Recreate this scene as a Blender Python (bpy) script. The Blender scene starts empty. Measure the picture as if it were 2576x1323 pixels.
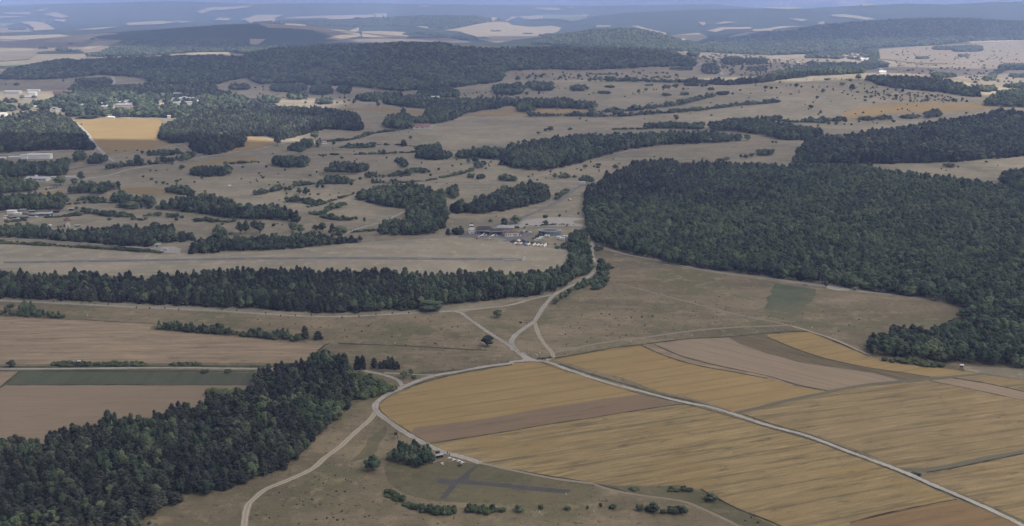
import bpy, math, random
import numpy as np
from mathutils.geometry import delaunay_2d_cdt
from mathutils import Vector
random.seed(7); RNG = np.random.default_rng(11)
R = math.radians
# ------------------------------------------------------------------ camera
H = 220.0; F = 2762.0; CX, CY, YH = 1288.0, 661.5, 2.0
PITCH = math.atan((CY - YH) / F); SP, CP = math.sin(PITCH), math.cos(PITCH)
sc = bpy.context.scene
cam = bpy.data.cameras.new("camera"); camo = bpy.data.objects.new("camera", cam)
sc.collection.objects.link(camo); sc.camera = camo
cam.sensor_width = 36; cam.lens = F / 2576 * 36; cam.clip_start = 1; cam.clip_end = 200000
camo.location = (0, 0, H); camo.rotation_euler = (math.pi / 2 - PITCH, 0, 0)
sc.render.resolution_x = 1024; sc.render.resolution_y = 526
# ------------------------------------------------------------------ light
SUN_EL, SUN_AZ, SUN_E, SKY_E, EXPO = 50, 112, 5.0, 0.08, 0.46      # azimuth clockwise from +Y
HAZE_D, HAZE_C = 1.02e-4, (0.40, 0.53, 0.92)
HAZE_G = 0.0; CLOUD_D = 0.72
SHADE_CLOUDS = [('thin grey cloud shading the fields and the airfield', 1230, 130, 1500, 1480, 1200, 120, 1),  # all out of view, placed and sized for the shade they cast
 ('thin grey cloud shading the right hand forests', 2750, 1080, 1600, 1350, 560, 120, 2),
 ('thin grey cloud shading the middle slopes', 1500, 1740, 1650, 720, 560, 110, 3),
 ('thin grey cloud shading the dark ridge on the left', 1180, 2900, 1900, 1600, 860, 120, 4),
 ('thin grey cloud shading the blue woods on the upper left', 50, 5200, 2300, 950, 900, 130, 5),
 ('thin grey cloud shading the hazy ridges on the upper right', 4500, 5700, 2300, 3000, 1000, 140, 6)]
w = bpy.data.worlds.new("World"); sc.world = w; w.use_nodes = True
nt = w.node_tree; bg = nt.nodes['Background']
sky = nt.nodes.new('ShaderNodeTexSky'); sky.sky_type = 'NISHITA'; sky.sun_disc = False
sky.sun_elevation = R(SUN_EL); sky.sun_rotation = R(SUN_AZ); sky.air_density = 1.0; sky.dust_density = 5.0
nt.links.new(sky.outputs[0], bg.inputs[0]); bg.inputs[1].default_value = SKY_E
sl = bpy.data.lights.new("sun", 'SUN'); sl.energy = SUN_E; sl.angle = R(1.2); sl.color = (1.0, 0.95, 0.87)
so = bpy.data.objects.new("sun", sl); sc.collection.objects.link(so)
_d = Vector((math.sin(R(SUN_AZ)) * math.cos(R(SUN_EL)), math.cos(R(SUN_AZ)) * math.cos(R(SUN_EL)), math.sin(R(SUN_EL))))
so.rotation_euler = _d.to_track_quat('Z', 'Y').to_euler(); so.location = (0, 0, 2000)
sc.view_settings.view_transform = 'Standard'; sc.view_settings.look = 'None'
sc.view_settings.exposure = EXPO; sc.view_settings.gamma = 1
sc.cycles.use_denoising = True; sc.cycles.max_bounces = 6; sc.cycles.diffuse_bounces = 2; sc.cycles.glossy_bounces = 1
sc.cycles.volume_bounces = 1; sc.cycles.transparent_max_bounces = 12; sc.cycles.use_adaptive_sampling = True
sc.cycles.adaptive_threshold = 0.01; sc.cycles.denoising_prefilter = 'ACCURATE'
# ------------------------------------------------------------------ measured points: zoom windows -> picture -> ground
ZW = {'A': (1640, 770, 8.587), 'B': (1840, 780, 8.587), 'C': (1380, 1500, 6.613), 'X': (1800, 1200, 8.587),
      'S': (0, 680, 8.587), 'G': (460, 820, 8.587), 'I': (0, 520, 8.587), 'V': (2860, 150, 7.576),
      'U': (500, 310, 8.587), 'Q': (0, 280, 8.587), 'R': (1950, 620, 12.88), 'K': (2820, 960, 8.587),
      'W': (2560, 0, 6.44), 'N': (3160, 0, 5.09), 'F': (0, 0, 1 / 1.42314)}
for r_ in range(4):
    for c_ in range(4):
        ZW['%d%d' % (r_, c_)] = (916 * c_, 470 * r_, 2.8122)
def PX(s):
    out = []; z = ZW['F']
    for tok in s.split():
        if ':' in tok:
            a, b = tok.split(':'); z = ZW[a]; tok = b
            if not tok: continue
        x, y = tok.split(',')
        out.append(((z[0] + float(x) / z[2]) / 1.42314, (z[1] + float(y) / z[2]) / 1.42314))
    return out
# ------------------------------------------------------------------ terrain: ridges (picture x, picture y of the crest), distance, front/back reach
RIDGES = [
 (2700, 520, 330, [(1380, 215), (1500, 211), (1650, 207), (1850, 200), (2000, 194), (2150, 188), (2300, 190), (2450, 203), (2620, 222)]),
 (3900, 650, 500, [(-200, 190), (0, 182), (70, 168), (250, 149), (420, 143), (575, 143), (644, 132), (800, 118), (900, 113), (1100, 111), (1288, 119), (1500, 121), (1650, 128), (1730, 138), (1790, 152)]),
 (6500, 800, 700, [(200, 92), (330, 80), (450, 71), (560, 63), (640, 61), (760, 68), (850, 78), (1000, 95)]),
 (5500, 750, 600, [(1300, 108), (1400, 95), (1480, 80), (1560, 73), (1640, 80), (1720, 100), (1800, 118)]),
 (9500, 1200, 900, [(600, 62), (700, 53), (900, 48), (1000, 42), (1100, 39), (1200, 40), (1260, 52)]),
 (6500, 900, 800, [(1750, 118), (1850, 100), (1931, 88), (2090, 65), (2200, 56), (2280, 51), (2450, 48), (2560, 52), (2750, 52)]),
 (11000, 1700, 1200, [(1400, 50), (1480, 44), (1600, 33), (1750, 26), (1930, 22), (2040, 24), (2150, 17), (2290, 10), (2400, 13), (2500, 7), (2700, 4)]),
 (16000, 2400, 2000, [(-700, 25), (0, 17), (120, 12), (250, 9), (450, 5), (644, 11), (900, 9), (1150, 13), (1500, 16), (1800, 12)]),
 (32000, 6000, 9000, [(-3000, 16), (0, 14), (350, 9), (550, 4), (1000, 3), (1500, 3), (2000, 4), (2500, 2), (5000, 2)]),
]
def raydir(px, py):
    u = (px - CX) / F; v = (CY - py) / F
    return u, CP + v * SP, -SP + v * CP
RD = []
for (D, sf, sb, pts) in RIDGES:
    xs = []; zs = []
    for (a, b) in pts:
        u, dy, dz = raydir(a, b); t = D / dy
        xs.append(u * t); zs.append(max(0.0, H + dz * t))
    RD.append((D, sf, sb, np.array(xs), np.array(zs)))
def hgt(X, Y):
    X = np.asarray(X, float); Y = np.asarray(Y, float); acc = np.zeros(np.broadcast(X, Y).shape)
    for (D, sf, sb, xs, zs) in RD:
        span = xs[-1] - xs[0]; e = span * 0.12
        z = np.interp(X, np.concatenate([[xs[0] - e], xs, [xs[-1] + e]]), np.concatenate([[0], zs, [0]]))
        q = Y - D - 0.06 * sf * np.sin(X / (sf * 1.3))
        k = np.where(q < 0, np.exp(-(q / sf) ** 2), np.exp(-(q / sb) ** 2))
        acc = acc + (z * k) ** 3
    z = np.cbrt(acc)
    far = np.clip((Y - 1400) / 900, 0, 1)
    z = z + far * (2.2 * np.sin(X / 310 + 1) * np.cos(Y / 270) + 1.5 * np.sin(X / 170 - Y / 230))
    return z
def h1(x, y): return float(hgt(x, y))
TS = np.geomspace(150, 70000, 2600)
_cache = {}
def G(px, py):
    k = (round(px, 2), round(py, 2))
    if k in _cache: return _cache[k]
    u, dy, dz = raydir(px, py)
    if py > 470:
        t = -H / dz; r = (u * t, dy * t, 0.0)
    else:
        X = u * TS; Y = dy * TS; Z = H + dz * TS
        d = Z - hgt(X, Y); i = np.argmax(d < 0)
        if d[i] >= 0: i = len(TS) - 1
        i = max(i, 1); a, b = d[i - 1], d[i]; t = TS[i - 1] + (TS[i] - TS[i - 1]) * (a / (a - b) if a != b else 0)
        r = (u * t, dy * t, h1(u * t, dy * t))
    _cache[k] = r
    return r
def GP(s): return [G(*p) for p in PX(s)]
def proj(X, Y, Z):
    zz = Z - H; d = Y * CP - zz * SP
    return CX + F * X / d, CY - F * (Y * SP + zz * CP) / d
def inpoly(px, py, poly):
    ins = np.zeros(px.shape, bool); n = len(poly)
    for i in range(n):
        x1, y1 = poly[i]; x2, y2 = poly[(i + 1) % n]
        if y1 == y2: continue
        c = ((y1 > py) != (y2 > py)) & (px < (x2 - x1) * (py - y1) / (y2 - y1) + x1)
        ins ^= c
    return ins
# ------------------------------------------------------------------ objects
COL = sc.collection
def tag(o, label=None, cat=None, group=None, kind=None):
    if label: o['label'] = label
    if cat: o['category'] = cat
    if group: o['group'] = group
    if kind: o['kind'] = kind
    return o
def mesh_obj(name, me, parent=None):
    o = bpy.data.objects.new(name, me); COL.objects.link(o)
    if parent: o.parent = parent
    return o
def thing(name, label, cat, loc, rz=0, group=None):
    o = bpy.data.objects.new(name, None); COL.objects.link(o); o.empty_display_size = 1
    o.location = loc; o.rotation_euler = (0, 0, rz)
    return tag(o, label, cat, group)
class MB:
    def __init__(s): s.v = []; s.f = []; s.m = []
    def add(s, vs, fs, m=0):
        b = len(s.v); s.v += [tuple(v) for v in vs]
        for f in fs: s.f.append(tuple(i + b for i in f)); s.m.append(m)
    def box(s, cx, cy, z0, sx, sy, sz, rz=0, m=0, tx=1.0, ty=1.0):
        c, q = math.cos(rz), math.sin(rz); vs = []
        for (k, a, b) in ((0, 1, 1), (sz, tx, ty)):
            for (ux, uy) in ((-1, -1), (1, -1), (1, 1), (-1, 1)):
                x, y = ux * sx / 2 * a, uy * sy / 2 * b
                vs.append((cx + x * c - y * q, cy + x * q + y * c, z0 + k))
        s.add(vs, [(3, 2, 1, 0), (4, 5, 6, 7), (0, 1, 5, 4), (1, 2, 6, 5), (2, 3, 7, 6), (3, 0, 4, 7)], m)
    def gable(s, cx, cy, z0, sx, sy, h, hip=0.0, m=0, th=0.18):
        x, y = sx / 2, sy / 2
        vs = [(cx - x, cy - y, z0), (cx + x, cy - y, z0), (cx + x, cy + y, z0), (cx - x, cy + y, z0),
              (cx - x + hip, cy, z0 + h), (cx + x - hip, cy, z0 + h)]
        vs += [(a, b, c - th) for (a, b, c) in vs[:4]]
        s.add(vs, [(0, 1, 5, 4), (2, 3, 4, 5), (1, 2, 5), (3, 0, 4), (6, 7, 1, 0), (7, 8, 2, 1), (8, 9, 3, 2), (9, 6, 0, 3), (9, 8, 7, 6)], m)
    def lathe(s, prof, n=12, cx=0, cy=0, m=0, ex=1, ey=1, a0=0, a1=2 * math.pi):
        full = abs(a1 - a0 - 2 * math.pi) < 1e-6; k = n if full else n + 1
        vs = []
        for (r, z) in prof:
            for i in range(k):
                a = a0 + (a1 - a0) * i / n
                vs.append((cx + r * ex * math.cos(a), cy + r * ey * math.sin(a), z))
        fs = []
        for j in range(len(prof) - 1):
            for i in range(n):
                i2 = (i + 1) % k
                fs.append((j * k + i, j * k + i2, (j + 1) * k + i2, (j + 1) * k + i))
        s.add(vs, fs, m)
        if full:
            s.add(vs[:k], [tuple(range(k))[::-1]], m); s.add(vs[-k:], [tuple(range(k))], m)
    def tube(s, p, q, r0, r1=None, n=6, m=0):
        r1 = r0 if r1 is None else r1
        p, q = Vector(p), Vector(q); d = (q - p).normalized()
        a = d.orthogonal().normalized(); b = d.cross(a); vs = []
        for (c, r) in ((p, r0), (q, r1)):
            for i in range(n):
                t = 2 * math.pi * i / n; vs.append(c + a * (r * math.cos(t)) + b * (r * math.sin(t)))
        s.add(vs, [(i, (i + 1) % n, n + (i + 1) % n, n + i) for i in range(n)] + [tuple(range(n))[::-1], tuple(range(n, 2 * n))], m)
    def me(s, name, mats, smooth=False):
        m = bpy.data.meshes.new(name); m.from_pydata(s.v, [], s.f); m.validate()
        for x in (mats if isinstance(mats, (list, tuple)) else [mats]): m.materials.append(x)
        if any(s.m) and len(s.m) == len(m.polygons): m.polygons.foreach_set('material_index', s.m)
        if smooth: m.polygons.foreach_set('use_smooth', [True] * len(m.polygons))
        m.update(); return m
def part(root, name, mb, mat, smooth=False, label=None):
    o = mesh_obj(name, mb.me(name, mat, smooth), root)
    if label: o['label'] = label
    return o
# ------------------------------------------------------------------ materials
class NT:
    def __init__(s, name):
        s.mat = bpy.data.materials.new(name); s.mat.use_nodes = True
        s.t = s.mat.node_tree; s.b = s.t.nodes['Principled BSDF']; s.b.inputs['Roughness'].default_value = 0.95
        s.b.inputs['Specular IOR Level'].default_value = 0.15
    def n(s, typ, **k):
        x = s.t.nodes.new(typ)
        for a, v in k.items():
            if a.startswith('i_'):
                x.inputs[a[2:].replace('_', ' ')].default_value = v
            else: setattr(x, a, v)
        return x
    def l(s, a, b): s.t.links.new(a, b)
    def coord(s, rz=0, scale=(1, 1, 1), out='Object'):
        tc = s.n('ShaderNodeTexCoord'); mp = s.n('ShaderNodeMapping')
        mp.inputs['Rotation'].default_value = (0, 0, rz); mp.inputs['Scale'].default_value = scale
        # rotate first, then stretch
        if rz:
            mp.inputs['Scale'].default_value = (1, 1, 1); m2 = s.n('ShaderNodeMapping'); m2.inputs['Scale'].default_value = scale
            s.l(tc.outputs[out], mp.inputs[0]); s.l(mp.outputs[0], m2.inputs[0]); return m2.outputs[0]
        s.l(tc.outputs[out], mp.inputs[0]); return mp.outputs[0]
    def noise(s, scale=1.0, detail=4, rough=0.55, vec=None, lo=0.35, hi=0.65):
        x = s.n('ShaderNodeTexNoise'); x.inputs['Scale'].default_value = scale; x.inputs['Detail'].default_value = detail
        x.inputs['Roughness'].default_value = rough
        if vec is not None: s.l(vec, x.inputs['Vector'])
        r = s.n('ShaderNodeMapRange'); r.inputs['From Min'].default_value = lo; r.inputs['From Max'].default_value = hi
        s.l(x.outputs['Fac'], r.inputs['Value']); return r.outputs[0]
    def mix(s, fac, a, b, mode='MIX'):
        x = s.n('ShaderNodeMix', data_type='RGBA', blend_type=mode)
        for (i, v) in ((0, fac), (6, a), (7, b)):
            if hasattr(v, 'links') or hasattr(v, 'is_linked'): s.l(v, x.inputs[i])
            elif i: x.inputs[i].default_value = (*v, 1)
            else: x.inputs[i].default_value = v
        return x.outputs[2]
    def mul(s, a, k):
        x = s.n('ShaderNodeMath', operation='MULTIPLY'); s.l(a, x.inputs[0])
        if hasattr(k, 'is_linked'): s.l(k, x.inputs[1])
        else: x.inputs[1].default_value = k
        return x.outputs[0]
    def out(s, col, bump=None, strength=0.3, dist=0.1):
        if hasattr(col, 'is_linked'): s.l(col, s.b.inputs['Base Color'])
        else: s.b.inputs['Base Color'].default_value = (*col, 1)
        if bump is not None:
            b = s.n('ShaderNodeBump'); b.inputs['Strength'].default_value = strength; b.inputs['Distance'].default_value = dist
            s.l(bump, b.inputs['Height']); s.l(b.outputs[0], s.b.inputs['Normal'])
        return s.mat
def plain(name, c, rough=0.7, var=0.12, metal=0):
    t = NT(name); t.b.inputs['Roughness'].default_value = rough; t.b.inputs['Metallic'].default_value = metal
    t.b.inputs['Specular IOR Level'].default_value = 0.4
    v = t.noise(0.8, 3, vec=t.coord()); d = tuple(x * (1 - var * 2) for x in c)
    return t.out(t.mix(v, d, c))
def fieldmat(name, c, d, streak=0.5, rz=0.0, fine=0.35, g=None, gf=0.0, across=0.16, along=0.012, tram=0.0):
    """c main colour, d darker colour, g third colour in patches; streaks follow the rows (rz)"""
    t = NT(name); co = t.coord()
    base = t.mix(t.noise(0.012, 5, 0.6, co, 0.3, 0.7), c, tuple(0.5 * (a + b) for a, b in zip(c, d)))
    st = t.noise(1.0, 8, 0.72, t.coord(rz, (along, across, 1)), 0.47, 0.64)
    base = t.mix(t.mul(st, streak), base, d)
    st2 = t.noise(1.0, 4, 0.6, t.coord(rz, (along * 2.2, across * 2.3, 1)), 0.5, 0.68)
    base = t.mix(t.mul(st2, streak * 0.6), base, tuple(min(1, x * 1.32) for x in c))
    st3 = t.noise(1.0, 5, 0.7, t.coord(rz, (along * 3, across * 1.2, 1)), 0.58, 0.68)
    base = t.mix(t.mul(st3, streak * 0.8), base, tuple(x * 0.7 for x in d))
    if tram:
        wv = t.n('ShaderNodeTexWave'); wv.bands_direction = 'Y'; wv.inputs['Scale'].default_value = tram; wv.inputs['Distortion'].default_value = 0.4
        t.l(t.coord(rz), wv.inputs['Vector']); r = t.n('ShaderNodeMapRange'); r.inputs['From Min'].default_value = 0.955; r.inputs['From Max'].default_value = 1
        t.l(wv.outputs['Fac'], r.inputs['Value']); base = t.mix(t.mul(r.outputs[0], 0.5), base, tuple(x * .75 for x in d))
    if g: base = t.mix(t.mul(t.noise(0.03, 5, 0.65, co, 0.5, 0.68), gf), base, g)
    fn = t.noise(0.9, 5, 0.75, co, 0.3, 0.7)
    base = t.mix(t.mul(fn, fine), base, tuple(x * 0.72 for x in d))
    return t.out(base, fn, 0.4, 0.15)
def meadow(name, c, d, g, gf=0.5, spots=0.5):
    t = NT(name); co = t.coord()
    base = t.mix(t.noise(0.006, 7, 0.65, co, 0.40, 0.60), c, d)
    base = t.mix(t.mul(t.noise(0.0022, 5, 0.6, co, 0.48, 0.62), 0.6), base, tuple(min(1, x * 1.3) for x in c))
    base = t.mix(t.mul(t.noise(1.0, 6, 0.65, t.coord(R(-8), (0.004, 0.03, 1)), 0.5, 0.62), 0.5), base, tuple(min(1, x * 1.28) for x in c))
    base = t.mix(t.mul(t.noise(1.0, 6, 0.7, t.coord(R(14), (0.006, 0.04, 1)), 0.53, 0.66), 0.6), base, tuple(x * .75 for x in d))
    base = t.mix(t.mul(t.noise(0.017, 7, 0.7, co, 0.47, 0.60), gf), base, g)
    base = t.mix(t.mul(t.noise(0.07, 7, 0.78, co, 0.52, 0.62), 0.6), base, tuple(min(1, x * 1.4) for x in c))
    base = t.mix(t.mul(t.noise(0.23, 6, 0.8, co, 0.55, 0.64), spots), base, tuple(x * 0.5 for x in d))
    base = t.mix(t.mul(t.noise(0.13, 7, 0.8, co, 0.45, 0.33), 0.5), base, tuple(x * 0.62 for x in d))
    base = t.mix(t.mul(t.noise(0.7, 4, 0.8, co, 0.56, 0.70), spots * .6), base, tuple(min(1, x * 1.6) for x in c))
    fn = t.noise(1.3, 4, 0.8, co, 0.3, 0.7)
    base = t.mix(t.mul(fn, 0.4), base, tuple(x * 0.55 for x in d))
    return t.out(base, fn, 0.6, 0.25)
M = {}
M['ground'] = meadow('dry_grass', (0.265, 0.225, 0.158), (0.195, 0.168, 0.120), (0.148, 0.143, 0.092), 0.6, 0.5)
M['meadow'] = meadow('meadow_grass', (0.225, 0.178, 0.112), (0.115, 0.096, 0.060), (0.115, 0.112, 0.055), 0.8, 0.95)
M['patch'] = meadow('lush_patch', (0.095, 0.105, 0.062), (0.06, 0.075, 0.042), (0.15, 0.135, 0.08), 0.8, 0.5)
M['worn'] = meadow('worn_patch', (0.235, 0.19, 0.13), (0.165, 0.135, 0.092), (0.13, 0.115, 0.07), 0.6, 0.5)
M['mown'] = meadow('mown_grass', (0.33, 0.283, 0.208), (0.25, 0.218, 0.16), (0.205, 0.192, 0.13), 0.5, 0.25)
M['green'] = meadow('green_grass', (0.13, 0.112, 0.062), (0.085, 0.082, 0.045), (0.165, 0.135, 0.075), 0.7, 0.6)
M['darkgreen'] = fieldmat('green_crop', (0.082, 0.086, 0.055), (0.055, 0.062, 0.04), 0.5, R(90), 0.4)
M['verge'] = meadow('verge_grass', (0.085, 0.085, 0.05), (0.045, 0.052, 0.03), (0.12, 0.11, 0.06), 0.5, 0.6)
M['ditch'] = meadow('rank_grass', (0.05, 0.048, 0.03), (0.028, 0.03, 0.018), (0.09, 0.08, 0.045), 0.4, 0.4)
M['wheat'] = fieldmat('ripe_wheat', (0.30, 0.212, 0.092), (0.195, 0.140, 0.064), 0.5, R(-22), 0.35, (0.25, 0.165, 0.07), 0.7, tram=0.021)
M['wheat2'] = fieldmat('pale_wheat', (0.31, 0.228, 0.11), (0.125, 0.098, 0.05), 1.0, R(-21), 0.38, (0.26, 0.18, 0.07), 0.7, across=0.2, along=0.02, tram=0.017)
M['wheat3'] = fieldmat('lodged_wheat', (0.295, 0.215, 0.11), (0.13, 0.102, 0.052), 1.0, R(-18), 0.38, (0.25, 0.175, 0.082), 0.7, across=0.17, along=0.016, tram=0.017)
M['orange'] = fieldmat('brown_stubble', (0.23, 0.15, 0.072), (0.15, 0.098, 0.048), 0.7, R(-20), 0.4)
M['stubble'] = fieldmat('grey_stubble', (0.21, 0.148, 0.092), (0.14, 0.10, 0.065), 0.6, R(-20), 0.4)
M['pink'] = fieldmat('pinkish_stubble', (0.265, 0.202, 0.138), (0.205, 0.155, 0.107), 0.5, R(42), 0.3, tram=0.026)
M['pink2'] = fieldmat('straw_stubble', (0.28, 0.212, 0.138), (0.165, 0.125, 0.084), 0.95, R(-2), 0.35, across=0.12, along=0.02, tram=0.02)
M['pink3'] = fieldmat('bare_stubble', (0.222, 0.168, 0.113), (0.168, 0.127, 0.087), 0.5, R(-2), 0.35)
M['fallow'] = fieldmat('fallow', (0.165, 0.128, 0.074), (0.09, 0.073, 0.043), 0.9, R(43), 0.45)
M['straw'] = fieldmat('far_straw', (0.34, 0.275, 0.18), (0.20, 0.165, 0.11), 0.95, R(24), 0.1, (0.22, 0.21, 0.12), 0.6, along=0.0012, across=0.006)
M['strawdull'] = fieldmat('far_stubble', (0.20, 0.163, 0.115), (0.145, 0.122, 0.085), 0.9, R(15), 0.1, (0.24, 0.195, 0.13), 0.6, along=0.0015, across=0.008)
M['fargreen'] = fieldmat('far_green', (0.15, 0.18, 0.11), (0.11, 0.14, 0.085), 0.5, R(10), 0.1, along=0.004, across=0.02)
def gravel(name, c, d):
    t = NT(name); co = t.coord()
    b = t.mix(t.noise(0.15, 5, 0.6, co), c, d); fn = t.noise(2.5, 4, 0.8, co)
    return t.out(t.mix(t.mul(fn, 0.3), b, tuple(x * 0.6 for x in d)), fn, 0.3, 0.03)
M['gravel'] = gravel('gravel', (0.36, 0.335, 0.30), (0.29, 0.27, 0.245))
M['concrete'] = gravel('concrete', (0.42, 0.40, 0.36), (0.34, 0.32, 0.29))
M['asphalt'] = gravel('asphalt', (0.088, 0.082, 0.08), (0.06, 0.057, 0.056))
M['asphalt2'] = gravel('worn_asphalt', (0.165, 0.16, 0.165), (0.13, 0.125, 0.13))
M['paint'] = gravel('road_paint', (0.50, 0.49, 0.47), (0.36, 0.35, 0.33))
def rutted(name, c, mid, edge):
    t = NT(name); tc = t.n('ShaderNodeTexCoord'); sp = t.n('ShaderNodeSeparateXYZ'); t.l(tc.outputs['UV'], sp.inputs[0])
    a = t.n('ShaderNodeMath', operation='ABSOLUTE'); t.l(sp.outputs['Y'], a.inputs[0])
    s = t.n('ShaderNodeMath', operation='SUBTRACT'); t.l(a.outputs[0], s.inputs[0]); s.inputs[1].default_value = 0.5
    b = t.n('ShaderNodeMath', operation='ABSOLUTE'); t.l(s.outputs[0], b.inputs[0])
    r = t.n('ShaderNodeMapRange'); r.inputs['From Min'].default_value = 0.2; r.inputs['From Max'].default_value = 0.42
    t.l(b.outputs[0], r.inputs['Value'])
    co = t.coord(); m2 = t.mix(t.noise(0.3, 5, 0.7, co), mid, edge)
    n1 = t.mix(t.noise(0.6, 5, 0.7, co), c, tuple(x * 0.8 for x in c))
    return t.out(t.mix(r.outputs[0], n1, m2), t.noise(2, 3, vec=co), 0.3, 0.05)
def roadmat(name, c, d, edge):
    t = NT(name); tc = t.n('ShaderNodeTexCoord'); sp = t.n('ShaderNodeSeparateXYZ'); t.l(tc.outputs['UV'], sp.inputs[0])
    a = t.n('ShaderNodeMath', operation='ABSOLUTE'); t.l(sp.outputs['Y'], a.inputs[0]); co = t.coord()
    nn = t.n('ShaderNodeMath', operation='MULTIPLY_ADD'); t.l(t.noise(0.35, 5, 0.7, co), nn.inputs[0]); nn.inputs[1].default_value = 0.45; t.l(a.outputs[0], nn.inputs[2])
    r = t.n('ShaderNodeMapRange'); r.inputs['From Min'].default_value = 0.95; r.inputs['From Max'].default_value = 1.12; t.l(nn.outputs[0], r.inputs['Value'])
    g2 = t.n('ShaderNodeMapRange'); g2.inputs['From Min'].default_value = 0.28; g2.inputs['From Max'].default_value = 0.0; t.l(a.outputs[0], g2.inputs['Value'])
    b = t.mix(t.noise(0.05, 5, 0.7, co, 0.4, 0.6), c, d); b = t.mix(t.mul(g2.outputs[0], 0.45), b, tuple(x * .68 for x in d)); fn = t.noise(1.2, 4, 0.8, co)
    b = t.mix(t.mul(fn, 0.35), b, tuple(x * 0.62 for x in d))
    return t.out(t.mix(r.outputs[0], b, edge), fn, 0.3, 0.04)
M['gravel_road'] = roadmat('gravel_road', (0.37, 0.34, 0.30), (0.27, 0.25, 0.215), (0.14, 0.125, 0.08))
M['concrete_road'] = roadmat('concrete_road', (0.42, 0.395, 0.355), (0.32, 0.30, 0.27), (0.13, 0.115, 0.07))
M['rut'] = rutted('rutted_track', (0.36, 0.31, 0.24), (0.21, 0.185, 0.13), (0.25, 0.215, 0.155))
M['rutdark'] = rutted('grassy_track', (0.155, 0.135, 0.10), (0.07, 0.075, 0.045), (0.09, 0.09, 0.055))
M['path'] = rutted('faint_path', (0.25, 0.215, 0.165), (0.19, 0.165, 0.12), (0.20, 0.175, 0.128))
t = NT('far_woodland'); co = t.coord(); b0 = t.mix(t.noise(0.0012, 6, 0.6, co, 0.4, 0.6), (0.035, 0.05, 0.028), (0.055, 0.075, 0.038))
fn = t.noise(0.012, 6, 0.75, co, 0.35, 0.65); M['farwood'] = t.out(t.mix(fn, b0, (0.025, 0.036, 0.02)), fn, 1.0, 8)
# painted metal, walls, roofs
for k, c, rg in (('white', (0.78, 0.77, 0.74), .5), ('offwhite', (0.62, 0.60, 0.55), .7), ('cream', (0.66, 0.62, 0.5), .7), ('grey', (0.33, 0.33, 0.34), .7),
                 ('lightgrey', (0.48, 0.49, 0.50), .6), ('dark', (0.03, 0.032, 0.037), .6), ('brownroof', (0.05, 0.04, 0.042), .8), ('redroof', (0.17, 0.085, 0.07), .8),
                 ('tileroof', (0.22, 0.125, 0.11), .8), ('bluegrey', (0.16, 0.20, 0.25), .6), ('red', (0.55, 0.09, 0.06), .4), ('blue', (0.12, 0.27, 0.60), .5),
                 ('pinkpaint', (0.55, 0.30, 0.36), .5), ('wood', (0.19, 0.14, 0.09), .85), ('darkwood', (0.07, 0.055, 0.04), .85), ('greenroof', (0.33, 0.42, 0.34), .6),
                 ('silver', (0.42, 0.42, 0.46), .35), ('tyre', (0.02, 0.02, 0.02), .9), ('glass', (0.03, 0.04, 0.05), .15), ('darkred', (0.22, 0.05, 0.06), .4),
                 ('concretewall', (0.30, 0.30, 0.30), .85), ('stone', (0.55, 0.52, 0.44), .8), ('earth', (0.17, 0.15, 0.10), .95), ('bark', (0.10, 0.08, 0.06), .95), ('navy', (0.05, 0.07, 0.13), .5)):
    M[k] = plain(k + '_surface', c, rg)
def foliage(name, a, b, c, d):
    t = NT(name); oi = t.n('ShaderNodeObjectInfo'); co = t.coord()
    v = t.noise(0.55, 4, 0.7, co, 0.3, 0.7)
    x = t.mix(v, a, b)
    def band(lo, hi):
        rr = t.n('ShaderNodeMapRange'); rr.inputs['From Min'].default_value = lo; rr.inputs['From Max'].default_value = hi
        t.l(oi.outputs['Random'], rr.inputs['Value']); return rr.outputs[0]
    x = t.mix(t.mul(band(0.55, 1.0), 0.85), x, c); x = t.mix(t.mul(band(0.4, 0.0), 0.8), x, d)
    gp = t.n('ShaderNodeNewGeometry'); x = t.mix(t.mul(t.noise(0.011, 4, 0.6, gp.outputs['Position'], 0.5, 0.62), 0.38), x, tuple(q * 1.0 for q in c)); x = t.mix(t.mul(t.noise(0.017, 3, 0.6, gp.outputs['Position'], 0.5, 0.36), 0.5), x, d)
    t.b.inputs['Roughness'].default_value = 0.8
    t.out(x); tr = t.n('ShaderNodeBsdfTranslucent'); t.l(x, tr.inputs[0]); ms = t.n('ShaderNodeMixShader'); ms.inputs[0].default_value = 0.25
    t.l(t.b.outputs[0], ms.inputs[1]); t.l(tr.outputs[0], ms.inputs[2]); t.l(ms.outputs[0], t.t.nodes['Material Output'].inputs[0])
    return t.mat
M['needles'] = foliage('needles', (0.034, 0.040, 0.034), (0.062, 0.070, 0.055), (0.115, 0.122, 0.09), (0.028, 0.029, 0.03))
M['leaves'] = foliage('leaves', (0.042, 0.065, 0.040), (0.086, 0.118, 0.068), (0.165, 0.195, 0.105), (0.034, 0.044, 0.038))
M['bushleaf'] = foliage('bush_leaves', (0.05, 0.075, 0.034), (0.085, 0.115, 0.05), (0.14, 0.16, 0.075), (0.045, 0.05, 0.03))
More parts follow.
